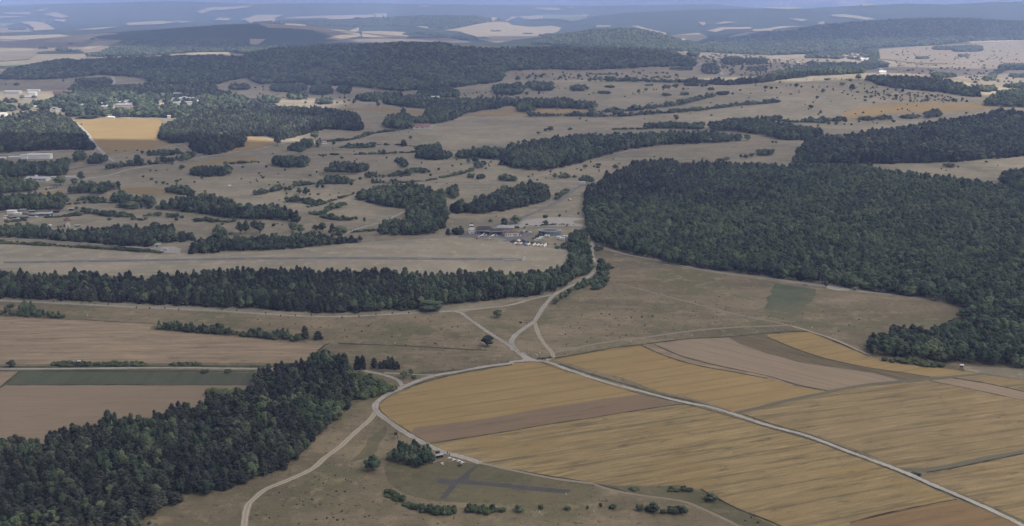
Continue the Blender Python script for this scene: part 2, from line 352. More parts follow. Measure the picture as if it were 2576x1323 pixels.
# ------------------------------------------------------------------ ground sheet
def sheet(name, ys, ncol, xw, mat, off=0.0):
    t = np.linspace(-1, 1, ncol); ys = np.asarray(ys)
    X = t[None, :] * xw(ys)[:, None]; Y = np.repeat(ys[:, None], ncol, 1); Z = hgt(X, Y) + off
    co = np.stack([X, Y, Z], -1).reshape(-1, 3); n, m = len(ys), ncol
    i = (np.arange(n - 1)[:, None] * m + np.arange(m - 1)[None, :]).reshape(-1)
    fs = np.stack([i, i + 1, i + m + 1, i + m], -1)
    me = bpy.data.meshes.new(name); me.vertices.add(len(co)); me.vertices.foreach_set('co', co.ravel())
    me.loops.add(fs.size); me.loops.foreach_set('vertex_index', fs.ravel().astype(np.int32))
    me.polygons.add(len(fs)); me.polygons.foreach_set('loop_start', (np.arange(len(fs)) * 4).astype(np.int32))
    me.polygons.foreach_set('loop_total', np.full(len(fs), 4, np.int32)); me.polygons.foreach_set('use_smooth', np.ones(len(fs), bool))
    me.update(calc_edges=True); me.materials.append(mat); return mesh_obj(name, me)
ys = np.concatenate([np.linspace(-600, 380, 12), np.linspace(430, 1350, 24), np.geomspace(1400, 60000, 420)])
g = sheet('ground', ys, 330, lambda y: 0.75 * np.maximum(y, 0) + 1200, M['ground'])
tag(g, 'dry grassland plain rolling away to the far hills', 'ground', kind='structure')
ys = np.concatenate([np.geomspace(4750, 60000, 260)])
fw = sheet('far_woodland', ys, 330, lambda y: 0.74 * y + 1100, M['farwood'], 0)
_v = np.empty(len(fw.data.vertices) * 3); fw.data.vertices.foreach_get('co', _v); _v = _v.reshape(-1, 3)
_v[:, 2] += 1.0 + (_v[:, 1] / 1000) ** 2 * 0.03 + RNG.random(len(_v)) * (_v[:, 1] / 1000) * 0.25; fw.data.vertices.foreach_set('co', _v.ravel())
tag(fw, 'blue hazy woodland covering the farthest ridges up to the horizon', 'woodland', kind='stuff')
def loff(y, k): return k * (0.03 + (y / 1000.0) ** 2 * 0.055)
def area(name, label, poly, mat, k=1, cat=None, jit=0.6, kind='structure', group=None):
    pts = [G(*p) for p in PX(poly)] if isinstance(poly, str) else poly
    dm = sum(p[1] for p in pts) / len(pts); s = max(5.0, dm / 70.0)
    out = []
    for a, b in zip(pts, pts[1:] + pts[:1]):
        L = math.hypot(b[0] - a[0], b[1] - a[1]); n = max(1, min(60, int(L / s)))
        for i in range(n):
            q = i / n; j = jit * min(s * 0.12, 2.0) if i else 0
            out.append((a[0] + (b[0] - a[0]) * q + random.uniform(-j, j), a[1] + (b[1] - a[1]) * q + random.uniform(-j, j)))
    n = len(out); P = np.array(out); (x0, y0), (x1, y1) = P.min(0), P.max(0)
    gs = max(s * 1.3, math.sqrt((x1 - x0) * (y1 - y0) / 1500)) if y1 > 1300 else 1e9
    allp = list(out)
    if gs < 1e8:
        gx, gy = np.meshgrid(np.arange(x0 + gs / 2, x1, gs), np.arange(y0 + gs / 2, y1, gs)); gx = gx.ravel(); gy = gy.ravel()
        ok = inpoly(gx, gy, out); allp += list(zip(gx[ok].tolist(), gy[ok].tolist()))
    r = delaunay_2d_cdt([Vector(p) for p in allp], [], [list(range(n))], 1, 1e-4)
    vs, fs = r[0], r[2]
    X = np.array([v.x for v in vs]); Y = np.array([v.y for v in vs]); Z = hgt(X, Y) + loff(Y, k)
    # faces must look up
    F2 = []
    for f in fs:
        a, b, c = f[0], f[1], f[2]
        if (X[b] - X[a]) * (Y[c] - Y[a]) - (X[c] - X[a]) * (Y[b] - Y[a]) < 0: f = f[::-1]
        F2.append(tuple(f))
    me = bpy.data.meshes.new(name); me.from_pydata(list(zip(X.tolist(), Y.tolist(), Z.tolist())), [], F2); me.materials.append(mat)
    me.polygons.foreach_set('use_smooth', [True] * len(me.polygons)); me.update()
    return tag(mesh_obj(name, me), label, cat or name.replace('_', ' '), group, kind)
def smooth(pts, step):
    P = [pts[0]] + list(pts) + [pts[-1]]; out = []
    for i in range(1, len(P) - 2):
        p0, p1, p2, p3 = [np.array(q[:2]) for q in P[i - 1:i + 3]]
        n = max(1, int(np.linalg.norm(p2 - p1) / step))
        for j in range(n):
            t = j / n
            out.append(0.5 * ((2 * p1) + (-p0 + p2) * t + (2 * p0 - 5 * p1 + 4 * p2 - p3) * t * t + (-p0 + 3 * p1 - 3 * p2 + p3) * t ** 3))
    out.append(np.array(P[-1][:2])); return np.array(out)
def ribbon(name, label, line, width, mat, k=3, cat=None, jit=0.12, kind='structure', shift=0.0, group=None):
    if mat in (M['gravel'], M['concrete']): mat = M['gravel_road'] if mat == M['gravel'] else M['concrete_road']; width *= 1.12
    pts = [G(*p) for p in PX(line)] if isinstance(line, str) else line
    dm = sum(p[1] for p in pts) / len(pts); S = smooth(pts, max(3.0, dm / 150)); T = np.gradient(S, axis=0)
    T /= np.maximum(np.linalg.norm(T, axis=1), 1e-6)[:, None]; Nn = np.stack([-T[:, 1], T[:, 0]], 1)
    acc = np.concatenate([[0], np.cumsum(np.linalg.norm(np.diff(S, axis=0), axis=1))])
    vs, uv = [], []
    for i in range(len(S)):
        wv = width * (1 + random.uniform(-jit, jit)); c = S[i] + Nn[i] * shift
        for sgn in (-1, 0, 1):
            q = c + Nn[i] * sgn * wv / 2; vs.append((q[0], q[1], 0)); uv.append((acc[i] * 0.2, sgn * 1.0))
    X = np.array([v[0] for v in vs]); Y = np.array([v[1] for v in vs]); Z = hgt(X, Y) + loff(Y, k)
    fs = []
    for i in range(len(S) - 1):
        a = i * 3; fs += [(a + 1, a, a + 3, a + 4), (a + 2, a + 1, a + 4, a + 5)]
    me = bpy.data.meshes.new(name); me.from_pydata(list(zip(X.tolist(), Y.tolist(), Z.tolist())), [], fs); me.materials.append(mat)
    if me.polygons[0].normal.z < 0: me.flip_normals()
    ul = me.uv_layers.new(name='UVMap')
    li = np.empty(len(me.loops), np.int32); me.loops.foreach_get('vertex_index', li)
    ul.data.foreach_set('uv', np.array(uv)[li].ravel()); me.update()
    return tag(mesh_obj(name, me), label, cat or name.replace('_', ' '), group, kind)
# ------------------------------------------------------------------ fields
A_ = area
A_('meadow', 'brown dry grass lying around the near roads and fields', 'F:-60,762 600,790 1150,790 1380,742 1440,712 1500,690 1530,640 1750,680 2400,770 2576,905 2700,960 2700,1440 -100,1440', M['meadow'], 0.3)
A_('meadow', 'broad brown meadow between the round road bend and the big forest', '12:760,1190 950,1200 1560,1322 22:1500,20 2300,150 23:0,180 850,290 1600,385 2060,490 1700,680 1060,690 1000,900 700,790 410,690 22:2576,700 1300,825 430,950 230,600 430,330 700,180 900,60', M['meadow'], 0.5)
A_('meadow', 'rough meadow below the long tree belt, left of the crossroads', '20:0,395 1000,440 2576,520 21:700,552 2000,495 2576,860 22:130,960 0,995 21:2300,1045 1700,1120 940,1070 470,1010 690,830 400,815 20:2576,770 1540,665 0,540', M['meadow'], 0.5)
A_('meadow', 'trodden brown meadow in the bottom centre with a curving track', '31:0,860 500,600 940,120 1190,60 1230,200 1500,400 1700,560 1300,700 1240,900 1400,1020 1600,1200 2300,1230 32:300,1250 1100,1230 2300,1330 F:1920,1420 900,1440 300,1440 30:1400,1322 1900,1020', M['meadow'], 0.5)
A_('airfield_grass', 'mown dry grass of the gliding airfield around the runway', '10:0,1130 1000,1190 1640,1240 11:0,1210 1000,1130 1700,1090 2150,1040 A:0,690 600,690 1230,690 1480,745 1700,900 2300,950 B:1040,900 1600,980 1700,1080 22:560,0 330,90 0,130 21:2200,120 0,90 20:2300,90 1300,130 0,100', M['mown'], 1, 'grass')
A_('wheat_field', 'golden wheat field wrapped by the round road bend', '31:1240,110 1262,180 1380,280 1560,390 1600,340 1900,305 2350,245 2576,205 32:300,150 800,70 1290,5 22:1300,1322 700,1130 330,1010 200,1000 0,1012 21:2576,1035 2000,1135 1700,1210 1500,1290 31:1330,40', M['wheat'], 1.5, 'field')
A_('stubble_field', 'narrow grey brown stubble strip below the golden wheat field', '31:1560,395 1600,340 1900,305 2350,245 2576,205 32:300,150 800,70 1290,5 1480,45 1640,105 1200,178 800,242 400,303 0,370 31:2576,370 2100,442 1740,500', M['stubble'], 1.6, 'field')
A_('wheat_field', 'largest pale wheat field with dark lodged streaks, bottom centre', '31:1770,510 2100,448 2576,375 32:0,374 400,307 800,246 1200,182 1640,114 1800,115 2220,235 2576,345 33:0,340 500,490 1000,670 1700,975 1900,1060 830,1300 F:2120,1420 2000,1345 32:2450,1240 2300,1170 2100,1070 1900,960 1700,920 1000,920 700,880 400,830 0,750 31:2576,765 2200,690 1900,590', M['wheat2'], 1.5, 'field')
A_('stubble_field', 'rusty brown stubble wedge cut by the bottom edge', '33:1900,1060 2576,1340 F:2640,1400 2130,1420 33:830,1300 1200,1195', M['orange'], 1.5, 'field')
A_('wheat_field', 'pale streaked wheat field right of the straight road', '33:0,135 300,60 560,0 23:560,1322 1000,1245 1600,1195 2000,1260 2576,1390 F:2620,1010 2640,1130 33:2576,560 2000,670 1700,735 1400,745 1300,735 1000,600 500,420 0,290 32:2300,200', M['wheat3'], 1.5, 'field')
A_('wheat_field', 'pale wheat field in the lower right corner', '33:1540,840 1800,770 2100,700 2576,610 F:2660,1130 2660,1330 33:2576,1270 2200,1110 1720,905', M['wheat3'], 1.5, 'field')
A_('wheat_field', 'golden wheat field on the upper side of the straight road', '22:410,985 600,945 1000,870 1290,835 1500,925 1700,995 1900,1045 2200,1095 2576,1170 23:300,1255 580,1295 490,1322 32:2576,105 2230,180 2000,95 1700,20 22:1480,1300 1200,1185 900,1105 600,1025', M['wheat'], 1.5, 'field')
A_('stubble_field', 'pinkish stubble field above the golden wheat field', '22:1445,822 1800,770 2180,755 2300,820 2576,920 23:300,1000 700,1060 1050,1110 1340,1190 1000,1225 600,1285 0,1160 22:2300,1080 2000,1015 1700,935', M['pink'], 1.5, 'field')
A_('stubble_field', 'thin light stubble strip between wheat and pinkish stubble', '22:1315,832 1425,822 1700,943 2000,1027 2300,1090 2576,1145 23:300,1240 560,1296 300,1256 22:2576,1165 2200,1093 1900,1043 1500,922', M['pink2'], 1.6, 'field')
A_('fallow_field', 'curving dark fallow strip between two ripe fields', '22:2190,750 2576,720 23:0,755 300,880 600,975 1000,1060 1640,1155 1560,1180 1340,1190 1050,1110 700,1060 300,1000 22:2576,920 2300,820', M['fallow'], 1.4, 'field')
A_('wheat_field', 'golden wheat field tapering along the forest scrub, right', '23:0,722 410,698 650,795 1000,940 1250,1015 1700,1055 2160,1122 1850,1150 1640,1150 1000,1053 600,968 300,872 0,748', M['wheat'], 1.5, 'field')
A_('wheat_field', 'dull golden field strip at the right edge below the forest', '23:1870,1158 2190,1130 2576,1185 F:2640,965 2640,995 23:2576,1300 2200,1212', M['wheat3'], 1.6, 'field')
A_('stubble_field', 'pinkish grey stubble strip at the right edge', '23:1640,1190 1840,1165 2200,1220 2576,1305 F:2640,1005 2640,1022 33:2576,60 2300,0 23:2000,1262', M['pink'], 1.6, 'field')
A_('meadow', 'grey gold grass strip under the forest at the right edge', '23:1960,1045 2576,1068 F:2640,930 2640,962 23:2576,1180 2190,1120 1980,1082', M['ground'], 1.6)
A_('stubble_field', 'straw coloured stubble field with ripples, left', '20:-60,543 500,570 1200,600 1540,620 1510,665 1900,712 2576,768 21:400,812 690,832 560,960 470,1008 0,1013 20:2576,1008 -60,1022', M['pink2'], 1.5, 'field')
A_('crop_field', 'long dark green crop strip at the left', '20:200,1096 1000,1100 2700,1110 2640,1232 1600,1225 60,1228', M['darkgreen'], 1.5, 'field')
A_('stubble_field', 'small triangle of pinkish stubble at the left edge', '20:-60,1096 178,1096 0,1245 -60,1280', M['pink3'], 1.5, 'field')
A_('stubble_field', 'brown pink stubble field above the lower left wood', '20:-60,1300 60,1236 1600,1238 2700,1234 F:660,1000 600,1040 400,1110 200,1150 -30,1150', M['pink3'], 1.5, 'field')
A_('meadow', 'greener patch of grass in the middle of the brown meadow', '23:80,212 480,268 440,400 300,512 60,485 -40,470 0,400', M['patch'], 2, jit=2.0)
A_('meadow', 'pale worn patch beside the green patch of the meadow', '23:470,340 700,350 860,385 800,435 560,420 450,400', M['worn'], 2, jit=2.0)
A_('meadow', 'mown greenish oval around the model aircraft runway', 'F:965,1175 985,1150 1100,1160 1180,1165 1300,1180 1400,1200 1495,1217 1500,1245 1430,1266 1200,1266 1080,1258 1010,1240 978,1215', M['green'], 1)
A_('meadow', 'grey green weedy patch beside the curving track', '31:950,690 1050,590 1200,400 1310,320 1320,390 1240,500 1220,580 1100,650', M['green'], 1, jit=2.5)
A_('model_runway', 'black tarmac cross of the model aircraft runway', '31:1810,870 1850,852 2000,868 2050,850 2130,775 2200,727 2240,727 2165,800 2140,862 2180,882 2576,905 32:0,912 600,968 560,1005 0,960 31:2576,950 2200,915 2035,912 1905,1060 1845,1060 1960,915 1830,897', M['asphalt'], 2, 'runway', jit=0.3)
A_('meadow', 'rank grass triangle beside the lower track fork', '32:700,890 1000,925 1700,925 1950,990 2300,1180 2576,1290 F:1990,1345 1900,1345 32:1900,1140 1700,1075 1300,1020 1000,965', M['green'], 1, jit=2.0)
# airfield surfaces
RW = [(8, 658), (60, 657.5), (330, 653), (500, 650.5), (643, 647.8), (900, 647), (1100, 648.5), (1287, 650), (1317, 651.6), (1315, 656.6), (1287, 655.6), (1100, 654), (900, 652.6), (643, 652.6), (500, 655), (330, 658.5), (60, 662.3), (10, 663)]
A_('runway', 'narrow dark asphalt runway across the grass airfield', [G(*p) for p in RW], M['asphalt2'], 2, jit=0)
for i, x0 in enumerate([42, 114, 186, 258, 330, 401, 473, 545, 617, 689, 760, 835, 904, 976, 1050, 1122, 1196, 1264]):
    c = lambda x: float(np.interp(x, [0, 60, 330, 500, 643, 900, 1100, 1287, 1317], [660.5, 660, 655.8, 652.8, 650.2, 649.8, 651.3, 652.8, 654]))
    L = 36 if x0 < 1200 else 38
    ribbon('runway_marking', 'white dash of the runway centre line', [G(x0, c(x0)), G(x0 + L / 2, c(x0 + L / 2)), G(x0 + L, c(x0 + L))], 0.7 if x0 < 1200 else 1.5, M['paint'], 3, 'marking', 0.02, group='dashes of the runway centre line')
A_('apron', 'dark asphalt apron in front of the hangars', 'A:0,650 300,595 560,585 1350,600 1420,660 1900,690 1990,540 2330,520 2330,600 1950,740 1700,760 1350,845 1480,745 1230,690 600,688 0,692', M['asphalt2'], 2, jit=0.2)
A_('car_park', 'light gravel car park behind the hangars', '12:0,945 150,892 350,867 740,872 740,885 610,905 640,930 740,945 700,965 560,950 300,955 0,970 -180,985 -60,960', M['gravel'], 2, 'car park')
A_('gravel_yard', 'grey gravel yard beneath the green roofed watchtower', '10:1480,1185 1580,1165 1750,1160 1820,1182 1812,1232 1640,1222', M['gravel'], 2, 'yard')
A_('lay_by', 'pale gravel lay-by on the forest road', '23:585,236 700,240 810,262 825,286 700,284 600,264', M['gravel'], 4, 'lay-by')
A_('crossroads', 'widened gravel junction in the middle of the fields', '22:110,905 150,935 200,965 300,995 260,1002 180,990 60,1000 110,975 130,955 90,915', M['gravel'], 4.5, 'junction', jit=0.2)
# mid distance patches
A_('wheat_field', 'sunlit golden field framed by woods, upper left', '00:745,1196 1600,1196 1635,1240 1600,1322 10:1575,60 1600,100 1790,132 1500,190 1100,238 1030,205 960,125 860,0 00:850,1310', M['wheat'], 1.5, 'field')
A_('meadow', 'dull green strip along the far side of the golden field', '00:690,1183 1845,1190 1660,1238 1600,1196 745,1196', M['ground'], 1.6)
A_('wheat_field', 'golden corner of a field beside the pine wood, upper left', '10:2430,45 2576,62 11:190,100 180,142 20,172 0,205 10:2576,175 2180,240 2260,190 2470,150', M['wheat'], 1.5, 'field')
A_('wheat_field', 'thin golden strip under the far hillside, right', '03:720,1165 870,1090 1200,1050 1600,1030 2000,1040 2380,1085 2000,1110 1600,1152 1500,1130 1200,1150 1000,1190 810,1200', M['wheat'], 1.5, 'field')
A_('wheat_field', 'small golden field behind the hedges, centre', '02:0,1150 30,1092 400,1095 790,1110 780,1130 190,1152', M['wheat'], 1.5, 'field')
A_('wheat_field', 'golden wedge in front of the round grove', '01:2060,1162 2576,1092 02:0,1100 0,1160', M['wheat'], 1.5, 'field')
A_('wheat_field', 'dim golden slope behind the central grove', '01:700,1090 1300,1085 1740,1132 1650,1160 1350,1135 900,1100', M['wheat2'], 1.5, 'field')
A_('wheat_field', 'ochre patch beside the dark copses, left', '10:1235,570 1560,572 1850,600 1900,640 1400,632 1240,600', M['wheat2'], 1.5, 'field')
A_('wheat_field', 'ochre strip left of the double copse', '10:220,632 400,605 645,588 648,628 400,640', M['wheat'], 1.5, 'field')
A_('meadow', 'dark greenish strip below the oblong copse', '11:640,418 1050,418 1000,440 640,448', M['green'], 1.5)  # green grass colour, darker than the ground around it
A_('meadow', 'ochre roadside slope, upper left', '10:1850,350 2150,290 2576,235 2576,300 2300,310 1900,370', M['wheat2'], 1.2)
A_('stubble_field', 'pale lane of stubble below the long forest edge', '02:0,720 400,705 700,715 1850,690 1960,720 1700,800 900,800 400,790 0,760', M['strawdull'], 2.7, 'field')
A_('stubble_field', 'sunlit pale slope at the far right', '03:1120,500 1500,475 2576,420 2700,420 2700,640 2200,650 1500,640 1130,600', M['strawdull'], 2.7, 'field')
A_('stubble_field', 'pale slope below the village, right', '03:980,720 1400,660 2200,640 2700,600 2700,870 2200,860 1900,800 1400,770 1300,700', M['strawdull'], 2.7, 'field')
A_('stubble_field', 'pale ground around the scattered trees behind the forest', '02:1720,515 2100,540 2576,560 03:0,580 600,600 870,640 600,700 0,740 02:2300,760 2100,640 1880,600', M['strawdull'], 2.7, 'field')
# far fields
FAR = [
 ('s', '00:-100,380 600,356 1210,350 950,378 980,400 700,405 0,402 -100,402', 'pale straw strip at the left edge of the far farmland'),
 ('d', '00:-100,400 980,400 1230,412 1180,440 1100,480 1050,520 850,540 830,520 500,520 380,530 300,600 0,622 -100,630', 'broad dull farmland tongue at the far left'),
 ('s', '00:420,430 560,400 900,395 900,425 720,440', 'straw field beside a lone clump in the far farmland'),
 ('s', '00:830,500 950,425 1240,412 1150,440 900,505', 'curved straw field on the far left slope'),
 ('g', '00:740,450 860,410 960,410 850,440', 'small green field in the far left farmland'),
 ('s', '00:0,500 250,500 400,505 280,520 0,520', 'straw streak low in the far left farmland'),
 ('g', '00:-100,660 290,650 200,668 -100,680', 'green strip just behind the dark ridge, far left'),
 ('d', '00:-100,682 190,670 100,690 40,718 -100,722', 'dull field corner behind the dark ridge, far left'),
 ('s', '00:1570,570 1900,537 2300,532 2450,558 2420,574 2100,556 1800,566', 'long straw field lying behind the dark ridge'),
 ('s', '00:1265,262 1300,245 1600,228 1790,240 1600,262 1300,272', 'bright lens shaped field among blue woods, upper left'),
 ('s', '00:1750,225 1960,238 1820,248', 'small bright field right of the lens shaped field'),
 ('s', '00:920,300 1200,280 1000,310 750,318', 'thin bright streak in the blue woods, upper left'),
 ('s', '00:440,165 560,145 710,190 620,200 500,180', 'bright lozenge field high at the left'),
 ('s', '00:550,215 670,215 650,240 560,230', 'small bright field under the lozenge field'),
 ('s', '00:340,135 500,108 420,135', 'bright sliver above the lozenge field'),
 ('s', '00:40,150 310,148 300,165 60,162', 'bright bar high at the left edge'),
 ('s', '00:-50,186 290,184 0,202', 'thin bright bar at the left edge'),
 ('s', '00:200,240 300,235 440,245 510,280 560,310 340,322 340,290 280,262', 'patchy bright field, far left'),
 ('d', '00:-50,285 280,295 340,330 -50,342', 'dull bright field at the far left edge'),
 ('g', '00:-50,250 160,252 60,285 -50,280', 'greenish far field at the left edge'),
 ('s', '00:1980,140 2100,100 2550,80 2500,100 2280,122 2150,125 2040,162', 'faint pale field high up, left of the centre'),
 ('s', '00:2160,222 2200,195 2330,205 2300,226', 'small pale field in the blue distance, left of centre'),
 ('s', '00:2420,215 2560,180 2576,172 01:280,170 200,200 150,225 0,236 00:2480,226', 'bright field cut by woods in the blue distance'),
 ('s', '01:260,205 440,190 700,180 1190,170 1200,185 1080,200 700,202 450,208', 'long bright strip behind a wooded ridge, top centre'),
 ('s', '01:1200,160 1320,158 1290,176', 'short bright streak at the end of the long strip'),
 ('s', '01:30,255 300,250 500,262 560,280 1040,285 1040,315 900,322 730,340 560,312 130,292', 'wide straw field between two wooded ridges, top centre'),
 ('d', '01:560,312 730,340 900,322 1040,320 1000,350 880,352 780,370 640,340', 'dull field below the wide straw field, top centre'),
 ('s', '01:690,402 900,352 1040,345 1060,372 1000,386 850,412', 'straw field left of a winding tree line, top centre'),
 ('s', '01:1065,330 1250,325 1510,335 1470,360 1540,372 1520,390 1200,388 1070,382', 'straw field right of a winding tree line, top centre'),
 ('d', '01:660,440 860,410 1060,400 1900,388 2180,435 1070,432', 'mauve field below the straw fields, top centre'),
 ('s', '01:1600,275 1720,278 1740,296 1860,300 1720,300', 'bright notch in the wooded ridge, top centre'),
 ('s', '01:1900,318 2100,285 2350,240 2540,240 2576,268 02:400,275 500,295 470,330 280,385 0,415 01:2576,420 2450,440 2250,410 2200,370 2050,330', 'large pale field on an open hill, top centre'),
 ('d', '02:0,350 300,350 280,388 0,415 01:2400,430 2300,400 2500,360', 'mauve lower slope of the open hill, top centre'),
 ('s', '01:2370,192 2576,186 02:60,195 0,215 01:2380,235', 'pale field on top of a ridge, top centre'),
 ('s', '02:80,187 320,176 312,206 180,216', 'pale field beside a wooded crest, top right of centre'),
 ('g', '02:330,172 700,172 755,200 600,235 320,205', 'green slope under the wooded crest, top right of centre'),
 ('s', '02:700,170 782,170 755,196', 'bright wedge beside the blue hill'),
 ('s', '02:240,100 480,105 490,125 400,128 240,112', 'bright bar beneath the horizon, right of centre'),
 ('s', '02:550,100 640,102 600,110', 'tiny bright streak beneath the horizon'),
 ('s', '01:1650,88 1740,80 1740,92 1650,97', 'tiny bright bar in the blue distance, centre'),
 ('s', '01:-60,400 100,405 20,457 -60,452', 'straw corner beside the dark blue wood'),
 ('s', '02:960,2 2500,10 2450,20 1500,26 1100,30', 'pale hazy band of fields along the horizon, right'),
 ('s', '02:1600,366 1880,345 1980,385 1870,426 1720,416', 'bright valley field between blue wooded hills, right'),
 ('s', '02:1960,322 2100,290 2410,285 2410,305 2150,310 2050,336', 'pale field strip on the blue hillside, right'),
 ('s', '02:1210,275 1280,275 1560,345 1450,340 1300,305', 'thin pale field sloping behind the rounded wood'),
 ('s', '02:850,270 1000,270 990,285 850,290', 'pale sliver behind the rounded wood'),
 ('s', '02:1880,240 1960,240 1930,276', 'small pale wedge on the blue hillside'),
 ('s', '02:2030,252 2160,230 2260,240 2100,256', 'narrow pale field high on the blue hillside'),
 ('s', '02:2180,382 2350,340 2500,330 2350,366 2200,387', 'pale field climbing out of the blue valley, right'),
 ('s', '02:2420,310 2576,300 03:110,280 370,276 200,291 50,312 02:2576,322 2430,326', 'pale field at the foot of the blue hill, right'),
 ('s', '03:-60,96 280,85 350,105 220,112 0,104', 'brightest field on the skyline ridge, right'),
 ('s', '03:260,62 600,30 980,20 1040,60 1110,68 960,80 700,62 400,82', 'hazy bright fields on the skyline plateau, right'),
 ('s', '03:640,166 760,160 900,175 1100,210 980,216 840,196 650,180', 'pale tongue of field on the big blue hill, right'),
 ('s', '03:200,200 410,210 350,230', 'small pale field on the big blue hill'),
 ('s', '03:510,246 560,230 740,240 600,252', 'pale streak at the foot of the big blue hill'),
 ('g', '03:60,320 400,275 760,238 700,258 400,300 100,335', 'green slope at the foot of the big blue hill'),
 ('s', '03:2000,430 2300,412 2700,402 2700,415 2350,430 2050,442', 'pale strip beneath the wooded ridge, far right'),
 ('s', '02:240,40 900,25 1500,45 1000,52', 'faint hazy field under the horizon, centre right'),
]
for (m_, p_, l_) in FAR:
    A_('far_field', l_, p_, {'s': M['straw'], 'd': M['strawdull'], 'g': M['fargreen']}[m_], 2.9 if m_ != 'd' else 2.4, 'field', jit=0.3)
# ------------------------------------------------------------------ roads, tracks, verges
Rb = ribbon
Rb('road', 'pale gravel road running along the long tree belt', '20:-60,380 0,383 500,405 1000,432 1500,455 2000,478 2576,512 21:300,532 700,545 1000,540 1500,515 2000,487 2350,455 2576,425 22:200,370 430,320', 3.4, M['gravel'])
Rb('road', 'pale gravel road curving north past the roadside trees', '12:735,990 750,1015 790,1085 815,1160 805,1230 845,1315 22:868,20 850,75 790,130 700,190 600,235 470,300 400,350 300,480 230,590 130,660 30,740 -5,800 10,850 60,900 130,950 180,985', 3.6, M['gravel'], 3.2)
Rb('road', 'straight gravel branch from the tree belt to the crossroads', '21:2000,489 2060,505 2150,570 2350,710 2576,852 22:20,885', 3.0, M['gravel'], 3.4)
Rb('road', 'straight concrete road running down to the right between wheat fields', '22:160,982 350,1000 600,1090 900,1190 1200,1270 1400,1322 32:1700,78 2000,135 2250,210 2576,318 33:400,425 800,575 1340,775 1700,932 2100,1102 2576,1330 F:2700,1400', 2.9, M['concrete'], 3.6)
Rb('road', 'gravel road making the round bend around the golden wheat', '22:200,988 0,1000 21:2576,1012 2300,1050 2000,1105 1800,1140 1600,1205 1450,1270 1340,1322 31:1255,55 1203,110 1215,175 1300,250 1500,390 1740,522 1900,590 2130,652 2260,700', 3.6, M['gravel'], 3.8)
Rb('road', 'narrow gravel road from the left edge below the straw field', '20:-80,1073 0,1072 800,1068 1400,1062 2000,1062 2576,1070 21:200,1068 940,1082 1150,1102 1350,1150 1450,1200 1478,1240 1450,1285', 2.6, M['gravel'], 3.0)
Rb('path', 'short gravel link below the twin shrubs', '21:1290,1112 1480,1120 1700,1133 1830,1132', 1.8, M['gravel'], 2.8)
Rb('track', 'pale two rut track curving down to the bottom edge', '31:1205,180 1150,260 1000,390 850,530 700,640 560,760 300,880 100,960 0,1040 30:2510,1100 2475,1200 2460,1322 2450,1420', 3.2, M['rut'], 2.6)
Rb('track', 'two rut track looping east of the crossroads', '22:230,600 270,720 330,820 405,905 420,950 350,988', 2.8, M['rut'], 2.4)
Rb('road', 'gravel road along the foot of the big forest', '12:815,1145 950,1182 1100,1230 1300,1270 1560,1322 22:1900,70 2300,130 2576,160 23:500,230 850,280 1200,320 1620,372', 3.0, M['gravel'], 3.1)
Rb('path', 'faint path crossing the brown meadow', '22:1190,240 1560,340 2000,455 2300,530 2576,585 23:250,640 450,700', 2.0, M['path'], 2.2)
Rb('track', 'grey track along the upper side of the tapering wheat field', '23:250,640 450,700 700,785 930,890 1060,948', 2.2, M['rut'], 2.4)
Rb('path', 'faint double track along the lower edge of the brown meadow', '22:430,905 900,810 1400,745 1800,690 2200,655 2576,640 23:200,630', 2.6, M['path'], 2.0)
Rb('track', 'dark grassy track climbing between the ripe fields, right', '32:2240,200 2576,118 33:300,45 560,-5 23:900,1245 1340,1195 1640,1170 1850,1150 2160,1125', 3.4, M['rutdark'], 2.4)
Rb('track', 'dark grassy track branching off the straight road, lower right', '33:1330,760 1550,765 1800,730 2100,665 2576,578 F:2640,1125', 3.2, M['rutdark'], 2.4)
Rb('path', 'pale footpath beside the lower hedges', '32:820,905 1000,968 1300,1022 1700,1078 1900,1150 2200,1290 F:1890,1345', 1.6, M['path'], 2.4)
Rb('path', 'thin track continuing the round bend past the benches', '31:2230,690 2576,768 32:400,848 820,905', 2.0, M['path'], 2.3)
Rb('road', 'grey asphalt road climbing behind the hangars', 'A:1000,345 1500,215 12:100,868 300,790 480,700 560,640 640,580 720,545 860,512', 5.5, M['asphalt2'], 3)
Rb('road', 'pale lane below the car park', 'A:1750,385 B:300,290 1000,270 1600,262 1950,262 2180,240', 2.2, M['concrete'], 3.4)
Rb('track', 'pale track behind the pine grove, centre', '12:375,578 600,562 670,556', 3, M['gravel'], 3)
Rb('track', 'pale track joining the asphalt road, centre', '11:2060,560 2400,556 12:380,553 640,558', 2.2, M['gravel'], 3)
Rb('road', 'pale road beneath the long middle wood', '11:1650,532 2200,528 2576,516 12:0,510 300,450 420,415 700,335 960,250 1100,218 1400,165 1700,140 2300,115', 3.4, M['gravel'], 3)
Rb('track', 'pale track crossing behind the big forest', '12:1100,235 1200,265 1360,298 1500,300', 2.6, M['gravel'], 3)
Rb('path', 'pale path between two copses, centre', '11:2370,288 2150,370 1850,440 1600,480', 2.2, M['gravel'], 3)
Rb('road', 'pale road curving up to the round grove left of the airfield', '11:878,1072 900,1040 1000,990 1250,920 1400,855 1555,778', 4.2, M['gravel'], 3)
Rb('track', 'pale track joining the curving road', '11:700,925 1000,890 1380,850', 2.6, M['gravel'], 3)
Rb('track', 'reddish dirt track between the shrubs', '11:450,850 600,885 750,908', 2.4, M['pink3'], 3)
Rb('track', 'pale lane beside the slanted hedge', '11:430,802 700,755 1005,662', 2.4, M['gravel'], 3)
Rb('path', 'pale path along the upper rim of the airfield', '11:1050,1130 1400,1102 1700,1088 1850,1060 1960,1042', 2.4, M['gravel'], 2.5)
Rb('road', 'pale road along the low hedge, left', '10:-60,1078 0,1080 500,1105 1000,1140 1500,1180 1560,1188', 4.0, M['gravel'], 3)
